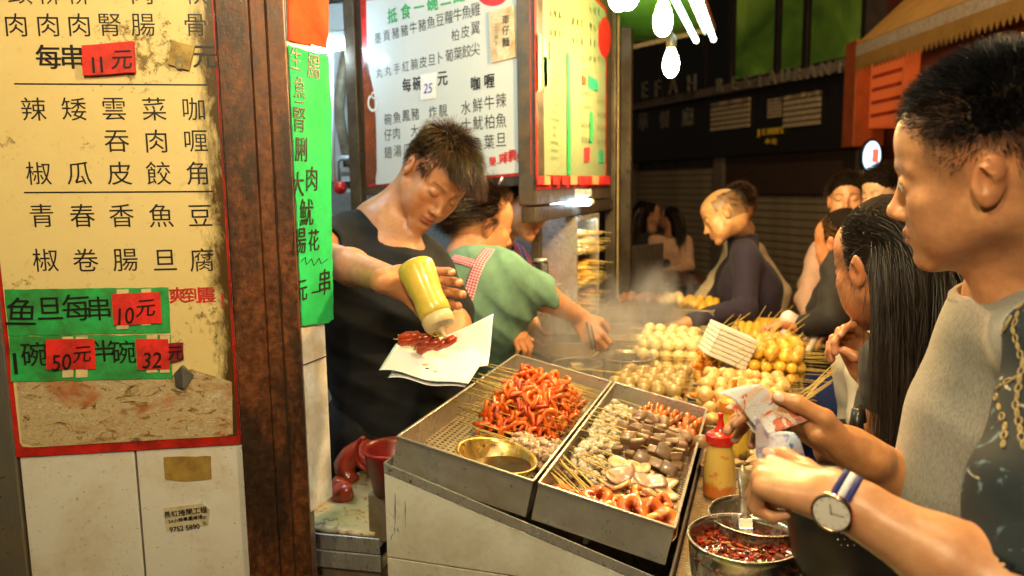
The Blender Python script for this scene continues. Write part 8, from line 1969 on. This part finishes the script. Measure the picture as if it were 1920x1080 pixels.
for k in range(n):
    u0_, u1_ = uA + (Lq+1-uA)*k/n, uA + (Lq+1-uA)*(k+1)/n; um = (u0_+u1_)/2
    mb.prism([QP.P(u0_, vb0 + .05), QP.P(u0_, vb0 - .03), QP.P(um, vb0 - .08), QP.P(u1_, vb0 - .03), QP.P(u1_, vb0 + .05)], QP.n*.55, QP.n*.556)
o = mb.build('valance', M_awn); under(o, sh)
mb = MB(); P0 = QP.P(uA, va0 + .06, .553); P1 = QP.P(Lq+1, va0 + .06, .553); P2 = QP.P(Lq+1, va0 + .75, -.2); P3 = QP.P(uA, va0 + .75, -.2); mb.prism([P0, P1, P2, P3], (0, 0, 0), (0, 0, .01)); under(mb.build('awning_cloth', M_awn), sh)
ov = empty('oval_lightbox', D(1634, 293, 6.3), 'small oval lit sign, white and blue with a red mark, beside the men\'s heads', 'sign')
Mo = frame((0, 0, 0), WU, z=-ray(1634, 293)) @ Matrix.Diagonal((.62, 1, 1, 1))
MB().lathe([(.0005, -.05), (.13, -.05), (.14, -.03), (.14, .0), (.0005, .0)], 32, Mo).build('housing', M_blackp, ov, True)
MB().lathe([(.0005, .002), (.120, .002), (.120, .008), (.0005, .008)], 32, Mo).build('face', emit('sign_white', (.62, .85, 1.0), 2.2), ov)
MB().box(.0, .09, -.05, .06, .009, .012, Mo).build('red_mark', emit('sign_redm', (1, .12, .06), 1.6), ov)
tag(MB().box(0, .5, -.5, 0, 0, 4.2, frame(D(1912, 340, 3.2) - Vector((0, 0, D(1912, 340, 3.2).z)), WU, z=(0, 0, 1))).build('orange_column', simple('orange_column', (.60, .30, .12), .6)), 'orange lit wall column at the top right edge of the picture', 'column')
# screen panel at the far end of the stall and benches
s0 = D(1168, 340, 4.6); s1 = D(1246, 340, 4.9); z0, z1 = .85, D(1200, 461, 4.75).z
SPn = Plane((s0.x, s0.y, 0), Vector((s1.x-s0.x, s1.y-s0.y, 0)), (0, 0, 1)); o = SPn.quad([(0, .0), ((s1-s0).length, .0), ((s1-s0).length, z1), (0, z1)], -.02, 0, MB()).build('screen_panel', simple('steel_screen', (.12, .10, .085), .4, metal=.4), bevel=.003); tag(o, 'grey brown metal screen behind the far grill', 'screen')
M_wood = simple('brown_wood', (.10, .045, .02), .6)
for k, (px, py, d_, w_, lab) in enumerate(((1290, 520, 7.0, 1.1, 'low wooden bench in front of the left shutter'), (1440, 560, 6.6, 1.3, 'low wooden bench behind the older man'), (1620, 560, 6.2, .8, 'low wooden stand behind the customers'))):
    p = D(px, py, d_); bt = empty('wooden_bench', (p.x, p.y, 0), lab, 'bench', 'benches across the street', -.9)
    MB().box(-w_/2, w_/2, -.2, .2, p.z - .05, p.z).build('seat', M_wood, bt, bevel=.01); MB().box(-w_/2, w_/2, -.16, -.12, p.z*.45, p.z*.45+.05).build('rail', M_wood, bt)
    for x in (-w_/2 + .06, w_/2 - .06, 0):
        for y in (-.16, .16): MB().box(x-.025, x+.025, y-.025, y+.025, 0, p.z - .051).build('leg', M_wood, bt)
# ================================================================== STEAM
def steam(px, py, d_, r, dens, lab, seed):
    p = D(px, py, d_); t = bpy.data.materials.new('steam'); t.use_nodes = True; n = t.node_tree.nodes; L = t.node_tree.links; n.clear()
    out = n.new('ShaderNodeOutputMaterial'); v = n.new('ShaderNodeVolumePrincipled'); L.new(v.outputs[0], out.inputs['Volume']); v.inputs['Color'].default_value = (.95, .93, .9, 1)
    tc = n.new('ShaderNodeTexCoord'); ns = n.new('ShaderNodeTexNoise'); ns.inputs['Scale'].default_value = 9; ns.inputs['Detail'].default_value = 4; ns.inputs['Distortion'].default_value = 1.2
    mp = n.new('ShaderNodeMapping'); mp.inputs['Scale'].default_value = (1, 1, .5); mp.inputs['Location'].default_value = (seed, 0, 0); L.new(tc.outputs['Object'], mp.inputs[0]); L.new(mp.outputs[0], ns.inputs['Vector'])
    ln = n.new('ShaderNodeVectorMath'); ln.operation = 'LENGTH'; dv = n.new('ShaderNodeVectorMath'); dv.operation = 'DIVIDE'; dv.inputs[1].default_value = r; L.new(tc.outputs['Object'], dv.inputs[0]); L.new(dv.outputs[0], ln.inputs[0])
    def mth(op, a, b):
        x = n.new('ShaderNodeMath'); x.operation = op; x.use_clamp = op == 'SUBTRACT'
        for i, q in ((0, a), (1, b)):
            if hasattr(q, 'links'): L.new(q, x.inputs[i])
            else: x.inputs[i].default_value = q
        return x.outputs[0]
    f = mth('SUBTRACT', 1.0, ln.outputs['Value']); g = mth('SUBTRACT', ns.outputs['Fac'], .44); L.new(mth('MULTIPLY', mth('MULTIPLY', f, g), dens), v.inputs['Density'])
    o = MB().ball((0, 0, 0), 1, 16, 10, ax=r).build('steam', t, None, True); o.location = p; tag(o, lab, 'steam', kind='stuff')
steam(1095, 640, 2.35, (.26, .22, .20), 60, 'steam rising from the fryer and the pot', 1)
steam(1215, 590, 2.95, (.24, .2, .22), 60, 'steam over the rectangular pans and grill tray', 5)

# added lamp, out of view, put in to brighten the dark shutters and awning
sl = empty('fill_lamp', (0.3, 5.4, 4.5), 'added lamp out of view, brightening the shutters and the awning', 'added lamp')
MB().lathe([(.0005, 0), (.14, 0), (.15, .02), (.10, .10), (.03, .14), (.0005, .14)], 24).build('housing', M_blackp, sl, True)
MB().lathe([(.0005, -.20), (.06, -.19), (.11, -.13), (.12, -.07), (.11, -.001), (.0005, -.001)], 24).build('lamp_glass', emit('lamp_glass', (1.0, .64, .32), 210), sl, True)
MB().tube([(0, 0, .14), (.2, .1, .4), (1.2, .6, .5)], .025, 8).build('arm', M_blackp, sl, True)
